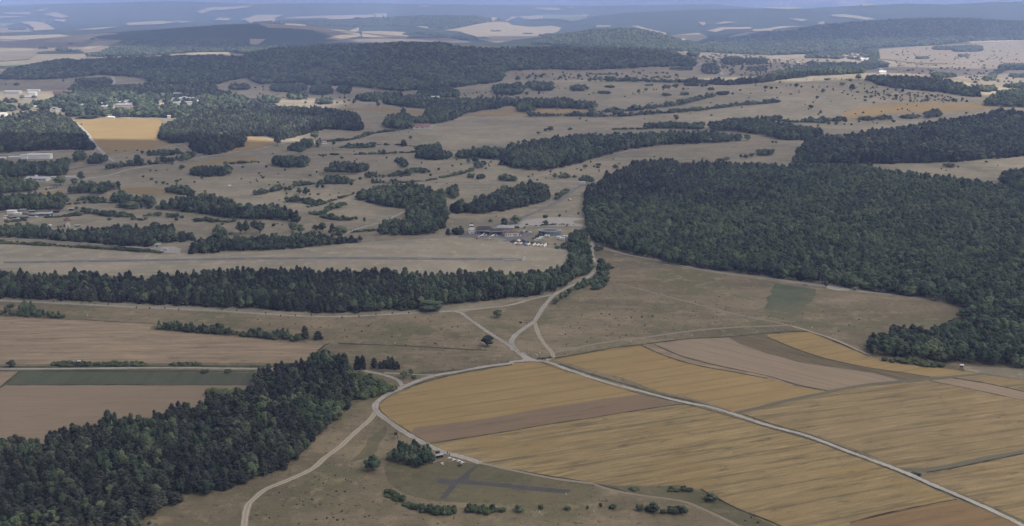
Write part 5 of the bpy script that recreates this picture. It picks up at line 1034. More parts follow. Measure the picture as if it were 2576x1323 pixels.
solo('b', '11', 408, 502, 930, 1028, 'dark round tree above the airfield belt')
solo('b', '11', 568, 640, 935, 1000, 'leafy tree left of the pale track mouth')
solo('b', '11', 630, 714, 915, 1006, 'leafy tree at the pale track mouth')
solo('c', '11', 742, 800, 925, 1020, 'pointed dark tree right of the pale track mouth')
solo('b', '11', 790, 920, 950, 1038, 'bushy tree right of the pointed dark one')
solo('b', '11', -20, 104, 900, 1030, 'bright leafy tree at the end of the long dark wood')
solo('c', '11', 1262, 1312, 180, 230, 'dark pointed tree on the sparse hedge line')
solo('b', '11', 1535, 1578, 38, 82, 'lone tree on the dim upper slope, centre')
solo('c', '11', 1450, 1525, 86, 152, 'pointed dark tree at the end of the dotted hedge')
solo('b', '11', 172, 265, 25, 142, 'tall tree in front of the sunlit conifer wood')
solo('b', '11', 555, 640, -10, 80, 'tall tree behind the small farmhouse')
solo('b', '11', 765, 806, 96, 138, 'dark tree right of the farmhouse')
solo('b', '11', 1552, 1600, 480, 555, 'dark tree standing out above the large grove')
solo('s', '11', 155, 200, 915, 960, 'small bush left of the bright round tree')
solo('s', '11', 610, 645, 618, 642, 'tiny bush on the slope under the touching pair')
solo('b', '11', 2120, 2160, 265, 325, 'small dark tree left of the round copse')
solo('b', '11', 2175, 2240, 255, 315, 'dark tree touching the joined copse')
solo('b', '10', 2380, 2460, 900, 1030, 'left tree of the double dark tree, left grassland')
solo('b', '10', 2440, 2512, 888, 1035, 'right tree of the double dark tree, left grassland')
solo('b', '10', 2518, 2600, 885, 992, 'broad dark tree next to the long dark wood')
solo('b', '10', 1808, 1856, 336, 384, 'round bush left of the upper left copse')
solo('b', '10', 2244, 2304, 296, 346, 'round bush on the slope above the upper left copse')
solo('b', '10', 1412, 1454, 188, 230, 'round bush at the lower rim of the golden field')
solo('c', '10', 1358, 1440, 238, 345, 'tall dark tree sticking out of the bushy belt')
solo('b', '10', 775, 860, 400, 495, 'dark tree at the bend of the industrial road')
solo('b', '10', 545, 668, 445, 545, 'dark tree group before the grey roofed house')
solo('b', '10', 720, 780, 470, 535, 'dark round tree beside the industrial road')
solo('b', '10', 755, 792, 750, 786, 'small tree on the grey road behind the scrap yard')
solo('s', 'S', 1755, 1815, 1085, 1160, 'left of the little dark trees before the water tower')
solo('s', 'S', 1840, 1885, 1070, 1160, 'second of the little dark trees before the water tower')
solo('s', 'S', 1950, 2025, 1055, 1140, 'little dark tree touching the water tower')
solo('s', 'S', 2405, 2475, 1045, 1120, 'little dark tree right of the water tower')
solo('s', 'S', 2305, 2345, 1050, 1120, 'thin dark tree right of the water tower')
solo('b', '03', 882, 946, 742, 806, 'big dark tree on the crest of the bare hill')
solo('b', '03', 804, 858, 788, 822, 'wide dark bush just under the crest, bare hill')
solo('b', '03', 258, 316, 834, 878, 'round dark tree high on the bare hill')
solo('b', '03', 532, 582, 888, 935, 'dark square topped tree on the bare hill')
solo('b', '03', 474, 520, 962, 996, 'dark round tree lower on the bare hill')
solo('b', '03', 400, 468, 1054, 1092, 'wide bush at the foot of the bare hill')
solo('b', '03', 512, 556, 1106, 1146, 'round bush lowest on the bare hill')
solo('c', '03', 824, 876, 838, 894, 'pointed conifer before the dark wood, bare hill')
solo('b', '03', 722, 782, 828, 862, 'bushy pair left of the pointed conifer')
solo('s', '03', 565, 640, 780, 805, 'flat bush on the left of the crest, bare hill')
solo('b', '03', 1052, 1084, 1018, 1044, 'small bush at the end of the golden strip')
solo('b', '03', 1238, 1294, 1203, 1234, 'dark bush on the golden slope before the forest')
solo('b', '03', 1448, 1478, 688, 718, 'small round tree on the far pale slope, left one')
solo('b', '03', 1540, 1576, 702, 732, 'small round tree on the far pale slope, middle one')
solo('b', '03', 1625, 1655, 700, 728, 'small ragged tree on the far pale slope, right one')
solo('b', '03', 1730, 1766, 672, 700, 'small bush near the wide copse, far slope')
solo('b', '03', 2072, 2092, 752, 784, 'upper of two small trees near the bushy strip, far right')
solo('b', '03', 2084, 2110, 782, 812, 'lower of two small trees near the bushy strip, far right')
solo('b', '02', 1636, 1678, 1155, 1205, 'lone dark tree in front of the hedge below the bare hill')
solo('b', '02', 345, 430, 1268, 1322, 'dark double tree on the dim slope, centre')
solo('b', '02', 316, 366, 1290, 1320, 'smaller bush touching the dark double tree')
solo('b', '02', 555, 618, 1282, 1312, 'flat dark bush on the dim slope, centre')
solo('b', '02', 245, 292, -0 + 1322, 1350, 'small tree on the pale strip above the long forest tongue')
solo('b', '02', 1258, 1296, 896, 938, 'dark tree on the bare hill flank, left one')
solo('b', '02', 1332, 1374, 884, 918, 'dark tree on the bare hill flank, right one')
solo('b', '02', 765, 802, 780, 824, 'leftmost of three round trees by the far tree line')
solo('b', '02', 812, 864, 768, 824, 'middle one of three round trees by the far tree line')
solo('b', '02', 868, 920, 766, 824, 'rightmost of three round trees by the far tree line')
solo('b', '02', 970, 1024, 772, 815, 'round tree at the start of the distant tree line')
solo('b', '02', 1122, 1190, 750, 812, 'taller pale tree within the distant tree line')
solo('b', '02', 658, 696, 738, 782, 'lone tree on the bright slope, left')
solo('b', '02', 130, 172, 918, 962, 'dark tree beside the dim grove, left one')
solo('b', '02', 258, 290, 912, 955, 'dark tree beside the dim grove, right one')
solo('b', '02', 1192, 1272, 1050, 1105, 'tall dark tree where two hedges meet')
solo('b', '02', 2210, 2238, 925, 962, 'lone dark tree right of the hedge end, bare hill')
solo('b', '01', 1210, 1256, 1022, 1075, 'dark round tree by the far pale road, centre left')
solo('b', '01', 975, 1005, 995, 1040, 'small tree left of the dark belt, centre left')
solo('b', '01', 2415, 2445, 948, 986, 'small dark tree above the sunlit grove, left one')
solo('b', '01', 2458, 2498, 942, 984, 'small dark tree above the sunlit grove, right one')
solo('b', '01', 2262, 2296, 945, 990, 'small dark tree before the dark belt, centre')
solo('b', '00', 200, 248, 955, 1000, 'dark round tree beside the white works, upper left')
solo('b', '00', 318, 378, 958, 992, 'green bush beside the white works, upper left')
solo('b', '00', 625, 650, 790, 828, 'tiny dark tree on the dim slope, upper left')
solo('b', '00', 130, 212, 832, 864, 'flat bush on the dim slope, upper left')
solo('b', '00', 750, 1000, 1160, 1192, 'wide low tree at the far corner of the golden field')
solo('b', '02', 2538, 2576, 860, 896, 'dark bush on the crest of the bare hill, left part')
solo('b', 'K', 1085, 1245, 350, 600, 'small tree by the lay-by on the forest road')
# little dark shrubs dotted over the grassland
def dots(label, group, kind, lst, w_=1.0):
    for tok in lst.split():
        tl, rest = tok.split('='); x, y, s = [float(v) for v in rest.split(',')]
        solo(kind, tl, x - s * w_, x + s * w_, y - s * 1.1, y + s * .6, label, group)
dots('tiny dark thistle clump dotted on the brown meadow', 'dark clumps on the brown meadow', 's',
     '22=965,433,7 22=810,482,7 22=903,515,9 22=985,520,10 22=1210,470,8 22=1240,490,7 22=1310,545,12 22=1418,538,10 22=1205,553,9 22=1150,560,6 22=1065,562,6 22=1080,627,9 22=937,623,6 22=1340,632,8 22=540,722,9 22=795,757,8 22=1203,720,6 22=1485,135,6 22=708,530,7 22=1745,588,6 22=1900,588,6 22=2030,550,7 22=2065,538,6 22=1480,405,6 22=680,662,6 23=715,690,8 23=820,632,7 23=560,490,6 23=920,572,9 23=1230,415,6 22=90,600,14')
dots('small dark shrub clump on the trodden slope, bottom centre', 'shrub clumps on the trodden slope', 's',
     '31=865,1178,12 31=820,1268,13 31=435,1305,14 31=760,1105,8 31=715,1250,12 31=480,1118,8 31=960,885,8 31=905,860,9 31=650,1110,7 31=600,1140,7 30=1505,1300,22 31=1690,1265,6 32=680,1208,8 32=190,1215,8 32=2410,1240,12 32=2480,1290,14 32=2350,1275,10')
dots('dark juniper shrub dotted over the bare hill', 'junipers on the bare hill', 's',
     '03=127,826,13 03=232,858,12 03=340,873,14 03=455,875,13 03=520,876,9 03=600,875,13 03=660,910,8 03=750,935,11 03=808,950,12 03=855,964,9 03=883,994,9 03=938,843,9 03=980,850,7 03=915,838,6 03=395,800,6 03=465,805,6 03=798,864,7 03=190,865,7 03=35,885,20 03=90,885,14 03=845,905,12 03=905,925,16 03=640,1022,6 03=885,1145,10 03=780,1122,6 03=985,1010,18 03=1045,970,22 03=985,975,18 03=745,795,8 03=790,800,9 03=680,790,6 02=1428,898,9 02=1525,900,10 02=1730,895,18 02=1775,892,9 02=1290,940,8 02=1330,925,8 02=2300,905,14 02=2552,915,10 02=2455,858,10 02=780,950,10 02=825,936,10 02=900,930,22 02=985,930,10 02=318,938,8 02=250,985,10')
dots('small shrub dotted on the far pale slopes', 'shrubs on the far pale slopes', 'b',
     '03=1680,548,6 03=1725,530,7 03=2068,524,6 03=2092,524,7 03=2118,524,7 03=2412,582,8 03=2228,590,10 03=1445,636,9 03=1477,634,9 03=1306,636,7 03=1360,505,9 03=1285,525,7 03=2228,665,7 03=1690,695,7 03=1810,688,12 03=1838,677,7 03=1370,718,8 03=1325,720,7 03=2310,812,8 03=2140,775,9 03=2158,775,9 03=2150,620,6 03=1200,488,8 03=1250,490,7 02=490,780,16 02=578,780,14 02=625,782,12 02=365,768,8 02=1225,725,14 02=1235,738,10 02=1325,715,12 02=1325,760,10 02=1258,762,7 02=1288,728,7 02=180,768,20 02=245,770,20 02=45,742,10 02=110,748,10 02=60,795,30 02=2225,735,20 02=2060,560,14 02=2090,570,16 01=845,985,10 01=818,1035,14 01=895,1030,10 01=2110,965,12 01=2100,945,8 01=2140,942,7 01=2185,940,8 01=2225,932,10 01=2255,930,8 00=60,850,12')
dots('small dark shrub dotted on the dim slopes left of the centre', 'shrubs on the dim central slopes', 's',
     '11=235,692,9 11=215,928,9 11=265,940,9 11=745,640,9 11=835,622,8 11=990,200,9 11=1212,302,7 11=865,150,8 11=775,172,7 11=545,635,16 11=1820,515,8 11=1925,525,8 11=1935,400,8 11=1245,920,7 11=955,995,9 11=1955,420,7 11=2350,348,9 11=2420,855,10 12=343,470,9 12=657,378,9 12=1922,272,9 12=1435,255,10 12=880,390,8 12=1090,325,9 12=340,858,26 12=480,850,18 12=35,960,10 12=2550,30,7 11=1540,8,8 13=1750,378,9 13=1797,392,9 13=1918,358,13 13=2318,342,9 13=1635,422,7 03=1100,1240,10 03=1062,1236,8 03=618,1240,22 03=690,1245,24 03=775,1250,13 03=845,1253,15 03=510,1262,14 03=920,1222,13 02=1655,1200,9 10=2192,888,10 10=1932,890,8 10=1385,192,12 10=1260,195,8 10=1275,265,10 10=1515,395,12 10=1570,395,13 10=1680,388,8 10=822,812,8 10=500,790,12 10=508,575,9 10=540,570,9 10=570,565,9 10=465,585,12 00=822,1252,11')
# ------------------------------------------------------------------ which trees of the woods are individuals: the largest in view, up to 300 of a kind
allt = [t for v in WOODS.values() for t in v[2]]
BIG = {'W1': 'conifer wood in the lower left corner', 'F20': 'round copse beside the picnic benches', 'W4': 'huge dark forest on the right', 'W2': 'long tree belt under the runway', 'W3': 'thicket by the caravans',
       'W3b': 'bushes outside the curving gravel road', 'F30': 'dark conifer group on the round bend road', 'W1b': 'scrub at the tip of the conifer wood', 'F21': 'hedge block below the model runway', 'F22': 'second hedge block below the model runway',
       'F23': 'bush clump at the bottom right of centre', 'F24': 'low bushes at the wheat edge', 'F25': 'bushy hedge at the left edge', 'F26': 'long ragged hedge', 'F27': 'hedge bar with the hunting hide', 'F28': 'longest clipped hedge bar', 'F29': 'rightmost clipped hedge bar',
       'W1c': 'stubble corner bushes', 'W2b': 'sunny foot of the tree belt', 'W4b': 'scrub fringe above the wheat', 'H31': 'ragged bush line'}
for kind in 'cbs':
    cand = []
    for t in allt:
        if t['k'] != kind or t.get('w') not in BIG: continue
        bx, by = proj(*t['p']); x2, y2 = proj(t['p'][0], t['p'][1], t['p'][2] + t['h'])
        if 5 < bx < 2571 and y2 > 5 and y2 < 1310: cand.append((-(by - y2) * min(1.0, (1323 - y2) / max(by - y2, 1)), id(t), t))
    cand.sort(key=lambda c: c[:2]); room = 299 - NIND[kind]
    for _, _, t in cand[:max(room, 0)]:
        t['solo'] = 1; nm = {'c': 'dark pointed conifer', 'b': 'leafy broadleaf tree', 's': 'low green bush'}[kind]
        stand(t, '%s growing in the %s' % (nm, BIG[t['w']]), '%ss in the %s' % (nm.split()[-1], BIG[t['w']]))
for k, (nm, lb, ts, cat) in WOODS.items():
    ts = [t for t in ts if 'solo' not in t]
    if ts: mass(nm, lb, ts, cat)
print('TREES', len(allt), {k: len(v[2]) for k, v in WOODS.items() if len(v[2]) > 800}, NIND)
print('EMPTY WOODS', [k for k, v in WOODS.items() if not v[2]])
# ------------------------------------------------------------------ buildings and vehicles
def at(s): return G(*PX(s)[0])
def wid(s):  # metres between two measured points at the first one's distance
    a, b = PX(s); X, Y, Z = G(*a); return math.hypot(b[0] - a[0], b[1] - a[1]) * (Y * CP + (H - Z) * SP) / F
def heading(s):
    a, b = GP(s); return math.atan2(b[1] - a[1], b[0] - a[0])
def rect(root, name, x, z, w_, h_, y, mat, d=0.06, rz=0, m=None):
    mb = MB(); mb.box(x, y, z, w_, d, h_); return part(root, name, mb, mat)
# --- control tower
t = thing('control_tower', 'white airfield control tower with a glazed cab, left of the hangars', 'tower', at('A:412,575'), R(8))
mb = MB(); mb.box(0, 1.8, 0, 5.6, 4.6, 4.9); part(t, 'base_block', mb, M['white'])
mb = MB(); mb.box(0.1, 1.9, 4.9, 3.3, 3.3, 1.7); part(t, 'shaft', mb, M['white'])
mb = MB(); mb.box(0.1, 1.9, 6.6, 3.5, 3.5, 1.2); part(t, 'cab_window', mb, M['glass'])
mb = MB(); mb.box(0.1, 1.9, 7.8, 3.9, 3.9, 0.7); part(t, 'roof', mb, M['white'])
mb = MB(); mb.box(-0.1, -0.53, 3.0, .12, .12, .9)
for i in range(12): mb.box(-1.9 + i * .32, -.75, 4.3 - i * .32, .34, .5, .12)
part(t, 'stair', mb, M['grey'])
mb = MB(); mb.lathe([(.45, 0), (.45, .06)], 14); o = part(t, 'round_emblem', mb, M['dark']); o.location = (1.7, -.52, 3.6); o.rotation_euler = (R(90), 0, 0)
rect(t, 'window', -1.9, 3.2, .7, .8, -.52, M['glass']); rect(t, 'door', .4, 0, .9, 2.0, -.52, M['grey'])
mb = MB(); mb.tube((0.1, 1.9, 8.5), (.1, 1.9, 10.6), .05); part(t, 'antenna', mb, M['grey'])
# --- hangars
def hangar(label, base, w_, d_, hw, hr, roofm, rz, hip, fascia):
    t = thing('hangar', label, 'hangar', at(base), rz)
    mb = MB(); mb.box(0, d_, 0, w_, .3, hw); mb.box(-w_ / 2, d_ / 2, 0, .3, d_ - .4, hw); mb.box(w_ / 2, d_ / 2, 0, .3, d_ - .4, hw)
    mb.box(-w_ * .33, 0.15, 0, w_ * .1, .25, hw); part(t, 'wall', mb, M['concretewall'])
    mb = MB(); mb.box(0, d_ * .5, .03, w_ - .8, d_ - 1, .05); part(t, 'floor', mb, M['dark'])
    mb = MB(); mb.gable(0, d_ / 2, hw + .2, w_ + 1.2, d_ + 1.4, hr, hip); part(t, 'roof', mb, roofm)
    mb = MB(); mb.box(0, -.75, hw - .35, w_ + 1.3, .16, .55); part(t, 'fascia', mb, fascia)
    for x in (-w_ * .5 + .2, w_ * .02, w_ * .5 - .2):
        mb = MB(); mb.box(x, -.45, 0, .3, .3, hw - .35); part(t, 'post', mb, M['lightgrey'])
    return t
hg = hangar('left hangar with a dark brown pitched roof and open dark front', 'A:790,590', 14.5, 13, 3.6, 3.1, M['brownroof'], R(-3), 3.0, M['lightgrey'])
mb = MB(); mb.box(3.6, -1.0, 2.9, 4.2, .12, 1.3); part(hg, 'sign_board', mb, M['lightgrey'])
hangar('middle open hangar with a low dark gable between posts', 'A:1165,612', 12.5, 10, 3.5, 1.6, M['brownroof'], R(-4), 2.5, M['lightgrey'])
t = thing('hangar', 'flat grey roofed hangar behind the middle hangar', 'hangar', at('A:1440,520'), R(-3))
mb = MB(); mb.box(0, 6, 0, 16, 12, 4.0); part(t, 'wall', mb, M['grey']); mb = MB(); mb.gable(0, 6, 4.2, 17, 13, 1.0, 1.5); part(t, 'roof', mb, M['grey'])
mb = MB(); [mb.box(-5 + i * 2.2, 9, 4.9, 1.2, .8, .35) for i in range(4)]; part(t, 'skylight', mb, M['lightgrey'])
# --- clubhouse
t = thing('clubhouse', 'white walled clubhouse with a reddish brown hipped roof beside the apron', 'house', at('A:1650,655'), R(12))
mb = MB(); mb.box(0, 3.2, 0, 13.5, 6.4, 3.3); part(t, 'wall', mb, M['white'])
mb = MB(); mb.gable(0.2, 3.4, 3.35, 14.4, 7.2, 1.5, 2.6); part(t, 'roof', mb, M['redroof'])
for x in (-5.4, -3.4, -1.2, 1.8, 4.6):
    mb = MB(); mb.box(x, -.03, 1.1, 1.1, .08, 1.15); o = part(t, 'window', mb, M['glass']); mb = MB(); mb.box(x, -.06, .82, 1.4, .1, .1); part(o, 'sill', mb, M['offwhite'])
rect(t, 'door', 3.2, 0, .95, 2.05, -.03, M['darkwood'])
t = thing('annex', 'low orange brown roofed annex joined to the left end of the clubhouse', 'building', at('A:1420,590'), R(5))
mb = MB(); mb.box(0, 3, 0, 7, 6, 2.4); part(t, 'wall', mb, M['concretewall']); mb = MB(); mb.gable(0, 3, 2.5, 8, 7, .9, .3); part(t, 'roof', mb, M['tileroof'])
t = thing('shed', 'small blue grey shed at the right end of the clubhouse', 'shed', at('A:1960,610'), R(10))
mb = MB(); mb.box(0, 1.6, 0, 2.6, 3.0, 2.6); part(t, 'wall', mb, M['bluegrey']); mb = MB(); mb.gable(0, 1.6, 2.65, 3.1, 3.6, .5); part(t, 'roof', mb, M['dark'])
t = thing('shed', 'grey roofed shelter on the slope behind the grey hangar', 'shed', at('A:1620,450'), R(-8))
mb = MB(); mb.box(0, 1.5, 0, 6, 3, 2.2); part(t, 'wall', mb, M['dark']); mb = MB(); mb.gable(0, 1.5, 2.3, 7, 4, .4); part(t, 'roof', mb, M['lightgrey'])
# --- round building with an earth roof
t = thing('round_building', 'round blue grey building with a sunken grass roof and pale rim', 'building', at('B:1115,545'), R(0))
W2 = wid('B:770,540 1465,540') / 2; EY = .68
mb = MB(); mb.lathe([(W2, -1), (W2, 4.0)], 40, 0, W2 * EY, 0, 1, EY); part(t, 'wall', mb, M['bluegrey'])
mb = MB(); mb.lathe([(W2 - .5, 3.3), (W2 - .5, 4.15), (W2 + .12, 4.15), (W2 + .12, 3.8)], 40, 0, W2 * EY, 0, 1, EY); part(t, 'rim', mb, M['lightgrey'])
mb = MB(); mb.lathe([(W2 - .6, 3.6), (W2 * .6, 4.05), (.2, 4.3)], 32, 0, W2 * EY, 0, 1, EY); part(t, 'grass_roof', mb, M['green'])
mb = MB(); mb.lathe([(W2 + .06, .3), (W2 + .06, 3.1)], 14, 0, W2 * EY, 0, 1, EY, R(188), R(238)); part(t, 'entrance', mb, M['dark'])
for a in (250, 262, 274, 286, 298, 310, 325):
    mb = MB(); mb.box((W2 + .05) * math.cos(R(a)), W2 * EY + (W2 + .05) * EY * math.sin(R(a)), 0, .16, .16, 3.9, R(a)); part(t, 'pilaster', mb, M['grey'])
# --- gliders
def glider(label, base, wing_dir, span, bodym, wingm, tail):
    """wing_dir: heading of the wing; the fuselage points at right angles, tail sets which way"""
    t = thing('glider', label, 'glider', at(base), wing_dir)
    s = tail; mb = MB(); prof = [(-1.5, .06, .55), (-1.2, .28, .62), (-.5, .42, .72), (.3, .44, .78), (1.2, .33, .78), (2.4, .16, .78), (4.6, .09, .85)]
    vs = []; n = 8
    for (y, r, z) in prof:
        for i in range(n): a = 6.283 * i / n; vs.append((r * math.cos(a), s * y, z + r * 1.1 * math.sin(a)))
    fs = [(j * n + i, j * n + (i + 1) % n, (j + 1) * n + (i + 1) % n, (j + 1) * n + i) for j in range(len(prof) - 1) for i in range(n)]
    mb.add(vs, fs + [tuple(range(n)), tuple(range((len(prof) - 1) * n, len(prof) * n))]); part(t, 'fuselage', mb, bodym, True)
    for q in (-1, 1):
        mb = MB(); x1 = q * span / 2
        mb.add([(0, s * -.3, 1.1), (0, s * 1.1, 1.1), (x1, s * .85, 1.55), (x1, s * .1, 1.55), (0, s * -.3, 1.26), (0, s * 1.1, 1.2), (x1, s * .85, 1.6), (x1, s * .1, 1.6)],
               [(0, 1, 2, 3), (4, 7, 6, 5), (0, 3, 7, 4), (1, 5, 6, 2), (2, 6, 7, 3), (0, 4, 5, 1)]); part(t, 'wing', mb, wingm)
    mb = MB(); mb.add([(-.06, s * 3.9, .85), (-.06, s * 4.9, .85), (-.06, s * 5.0, 2.3), (-.06, s * 4.5, 2.3), (.06, s * 3.9, .85), (.06, s * 4.9, .85), (.06, s * 5.0, 2.3), (.06, s * 4.5, 2.3)],
                      [(0, 1, 2, 3), (4, 7, 6, 5), (0, 3, 7, 4), (1, 5, 6, 2), (2, 6, 7, 3), (0, 4, 5, 1)]); part(t, 'fin', mb, M['white'])
    mb = MB(); mb.box(0, s * 4.7, 2.15, 2.6, .55, .08); part(t, 'tailplane', mb, M['white'])
    mb = MB(); mb.lathe([(.1, 0), (.34, .1), (.3, .3), (.05, .42)], 8); o = part(t, 'canopy', mb, M['glass'], True); o.location = (0, s * -.7, 1.0); o.scale = (1, 1.9, 1)
    mb = MB(); mb.lathe([(.22, -.06), (.22, .06)], 10); o = part(t, 'wheel', mb, M['tyre']); o.rotation_euler = (0, R(90), 0); o.location = (0, 0, .24)
    return t
glider('white glider with its long wing pointing at the left hangar, tail to the right', 'A:725,645', heading('A:600,690 830,545'), 17, M['white'], M['white'], -1)
glider('white glider parked on the apron in front of the middle hangar', 'A:1045,665', heading('A:940,705 1140,590'), 14, M['white'], M['white'], -1)
glider('red nosed motor glider with dark wings at the edge of the grass', 'A:570,745', heading('A:350,720 790,765'), 14, M['red'], M['dark'], 1)
glider('white glider with a dark wing, nearest to the grass', 'A:930,795', heading('A:820,800 1190,815'), 12.5, M['white'], M['dark'], 1)  # both wings take the plain dark colour
# --- trailers
def trailer(label, base, rz, mat, L=7.6, h=1.5):
    t = thing('glider_trailer', label, 'trailer', at(base), rz, 'glider trailers parked in a row at the airfield edge')
    mb = MB(); mb.box(0, 0, .45, L, 1.35, h * .65); mb.box(0, 0, .45 + h * .65, L, 1.35, h * .35, 0, 0, .97, .55); part(t, 'body', mb, mat)
    mb = MB(); mb.box(L / 2 + .6, 0, .5, 1.2, .1, .1); part(t, 'drawbar', mb, M['grey'])
    for q in (-1, 1):
        mb = MB(); mb.lathe([(.32, -.1), (.32, .1)], 10); o = part(t, 'wheel', mb, M['tyre']); o.rotation_euler = (R(90), 0, 0); o.location = (-.4, q * .72, .32)
th_ = heading('A:1705,905 1810,850')
for lb, b, m_ in [('white glider trailer at the left end of the row', 'A:1758,902', 'white'), ('pink glider trailer, second in the row', 'A:1852,905', 'pinkpaint'), ('cream glider trailer next to the pink one', 'A:1925,908', 'offwhite'),
                  ('blue glider trailer in the middle of the row', 'A:2080,915', 'blue'), ('white glider trailer right beside the blue one', 'A:2165,928', 'white'), ('white glider trailer, second right of the blue one', 'A:2335,940', 'white'),
                  ('white glider trailer, third right of the blue one', 'A:2450,950', 'white'), ('beige glider trailer before the longest pair', 'B:835,875', 'offwhite'), ('longest white glider trailer at the right end of the row', 'B:960,855', 'white'), ('low white trailer in front of the longest one', 'B:950,890', 'white')]:
    trailer(lb, b, th_ + R(random.uniform(-4, 4)), M[m_], 6.6 if 'low' not in lb else 7.5)
def caravan(label, base, rz, L=5.0, W=2.2, h=2.5, cab=False):
    t = thing('caravan', label, 'caravan', at(base), rz, 'caravans behind the trailer row')
    mb = MB(); mb.box(0, 0, .45, L, W, h * .62); mb.box(0, 0, .45 + h * .62, L, W, h * .25, 0, 0, .9, .95); part(t, 'body', mb, M['white'])
    for x in (-L * .28, L * .12):
        mb = MB(); mb.box(x, -W / 2 - .02, 1.25, L * .22, .06, .65); part(t, 'window', mb, M['glass'])
    mb = MB(); mb.box(L * .36, -W / 2 - .02, .6, .6, .06, 1.6); part(t, 'door', mb, M['lightgrey'])
    for q in (-1, 1):
        mb = MB(); mb.lathe([(.32, -.1), (.32, .1)], 10); o = part(t, 'wheel', mb, M['tyre']); o.rotation_euler = (R(90), 0, 0); o.location = (0, q * W * .48, .32)
    if cab:
        mb = MB(); mb.box(-L / 2 - .9, 0, .45, 1.9, W * .95, 1.2, 0, 0, .75, .9); part(t, 'cab', mb, M['white'])
        mb = MB(); mb.box(-L / 2 - .35, 0, 1.66, .8, W * .8, .5, 0, 0, .6, .9); part(t, 'windscreen', mb, M['glass'])
    else:
        mb = MB(); mb.box(-L / 2 - .6, 0, .5, 1.2, .1, .1); part(t, 'drawbar', mb, M['grey'])
caravan('boxy caravan nearest to the round building', 'B:1020,605', R(-6), 5.0)
caravan('motorhome with a sloping cab in front of the bushes', 'B:765,700', R(8), 4.8, cab=True)
caravan('caravan half hidden behind the motorhome', 'B:845,655', R(10), 4.4)
caravan('left caravan of the three by the thicket', 'B:1375,650', R(-5), 4.6)
caravan('front caravan of the three by the thicket', 'B:1475,688', R(-12), 4.9)
caravan('rearmost caravan of the three by the thicket', 'B:1585,625', R(-16), 5.2)
t = thing('kiosk', 'small white kiosk with a pointed canopy behind the trailers', 'kiosk', at('A:1865,855'))
mb = MB(); mb.lathe([(2.0, 2.4), (.9, 3.3), (.1, 3.9)], 8); part(t, 'canopy', mb, M['white']); mb = MB(); mb.lathe([(1.0, 0), (1.0, 2.3)], 8); part(t, 'body', mb, M['lightgrey'])
def car(label, base, rz, mat, L=4.2, group=None):
    t = thing('parked_car', label, 'car', at(base), rz, group)
    mb = MB(); mb.box(0, 0, .35, L, 1.75, .55, 0, 0, .97, .95); mb.box(-.1, 0, .9, L * .56, 1.6, .5, 0, 0, .72, .85); part(t, 'body', mb, mat)
    mb = MB(); mb.box(-.1, 0, 1.0, L * .50, 1.58, .26, 0, 0, .82, .9); part(t, 'window', mb, M['glass'])
    for x in (-L * .31, L * .31):
        for q in (-1, 1):
            mb = MB(); mb.lathe([(.31, -.1), (.31, .1)], 10); o = part(t, 'wheel', mb, M['tyre']); o.rotation_euler = (R(90), 0, 0); o.location = (x, q * .82, .31)
    return t
car('white car parked left on the apron behind the clubhouse', 'A:2045,525', R(20), M['white'])
car('dark red car parked between two white ones', 'A:2120,530', R(15), M['darkred'])
car('white car parked right of the dark red one', 'A:2210,545', R(0), M['white'])
car('grey blue car standing on the forest road', 'K:535,515', R(-4), M['silver'], 4.4)
car('silver car standing in front of the scrap yard wall', 'S:1560,700', R(4), M['silver'])
car('small dark vehicle on the golden field edge', '10:1170,200', R(0), M['dark'])
car('dark car on the main pale road, upper left', '10:1738,334', R(15), M['dark'])
car('white car before the copses on the left grassland', '10:2310,550', R(50), M['white'])
t = thing('winch_truck', 'small white airfield truck parked beside the asphalt road', 'truck', at('R:1170,1260'), R(25))
mb = MB(); mb.box(.5, 0, .6, 3.0, 2.0, 1.3, 0, 0, .95, .95); part(t, 'body', mb, M['white']); mb = MB(); mb.box(-1.6, 0, .5, 1.4, 1.8, 1.0, 0, 0, .8, .9); part(t, 'cab', mb, M['dark'])
for x in (-1.4, 1.2):
    for q in (-1, 1):
        mb = MB(); mb.lathe([(.38, -.12), (.38, .12)], 10); o = part(t, 'wheel', mb, M['tyre']); o.rotation_euler = (R(90), 0, 0); o.location = (x, q * .85, .38)
t = thing('box_trailer', 'large white box trailer parked against the dark round clump', 'trailer', at('R:1730,555'), R(0))
mb = MB(); mb.box(0, 1.1, .9, 8.6, 2.4, 3.2); part(t, 'box', mb, M['lightgrey']); mb = MB(); mb.box(0, 1.1, 4.1, 8.7, 2.5, .12); part(t, 'roof', mb, M['white'])
for x in (-3, 3):
    mb = MB(); mb.lathe([(.45, -.3), (.45, .3)], 10); o = part(t, 'wheel', mb, M['tyre']); o.rotation_euler = (R(90), 0, 0); o.location = (x, .4, .45)
# --- water tower, guard tower and neighbours
t = thing('water_tower', 'square pale tower with a red pyramid roof on the left grassland', 'tower', at('S:2085,1140'), R(30))
mb = MB(); mb.box(0, 0, -.5, 4.4, 4.4, 7.7); part(t, 'wall', mb, M['stone']); mb = MB(); mb.gable(0, 0, 7.1, 7.0, 7.0, 3.2, 3.45); part(t, 'roof', mb, M['redroof'])
rect(t, 'door', 0, 0, .9, 2.0, -2.24, M['darkwood'])
t = thing('tank', 'small white tank on a stub beside the low wood', 'tank', at('S:1555,1165'))
mb = MB(); mb.lathe([(.85, 0), (.85, 2.2)], 12); part(t, 'base', mb, M['white']); mb = MB(); mb.lathe([(.5, 2.2), (1.6, 2.6), (1.9, 3.1), (1.2, 3.6), (.2, 3.8)], 14, -.4); part(t, 'dome', mb, M['white'], True)
t = thing('shelter', 'grey roofed bus shelter right of the water tower', 'shelter', at('S:2375,1140'), R(5))
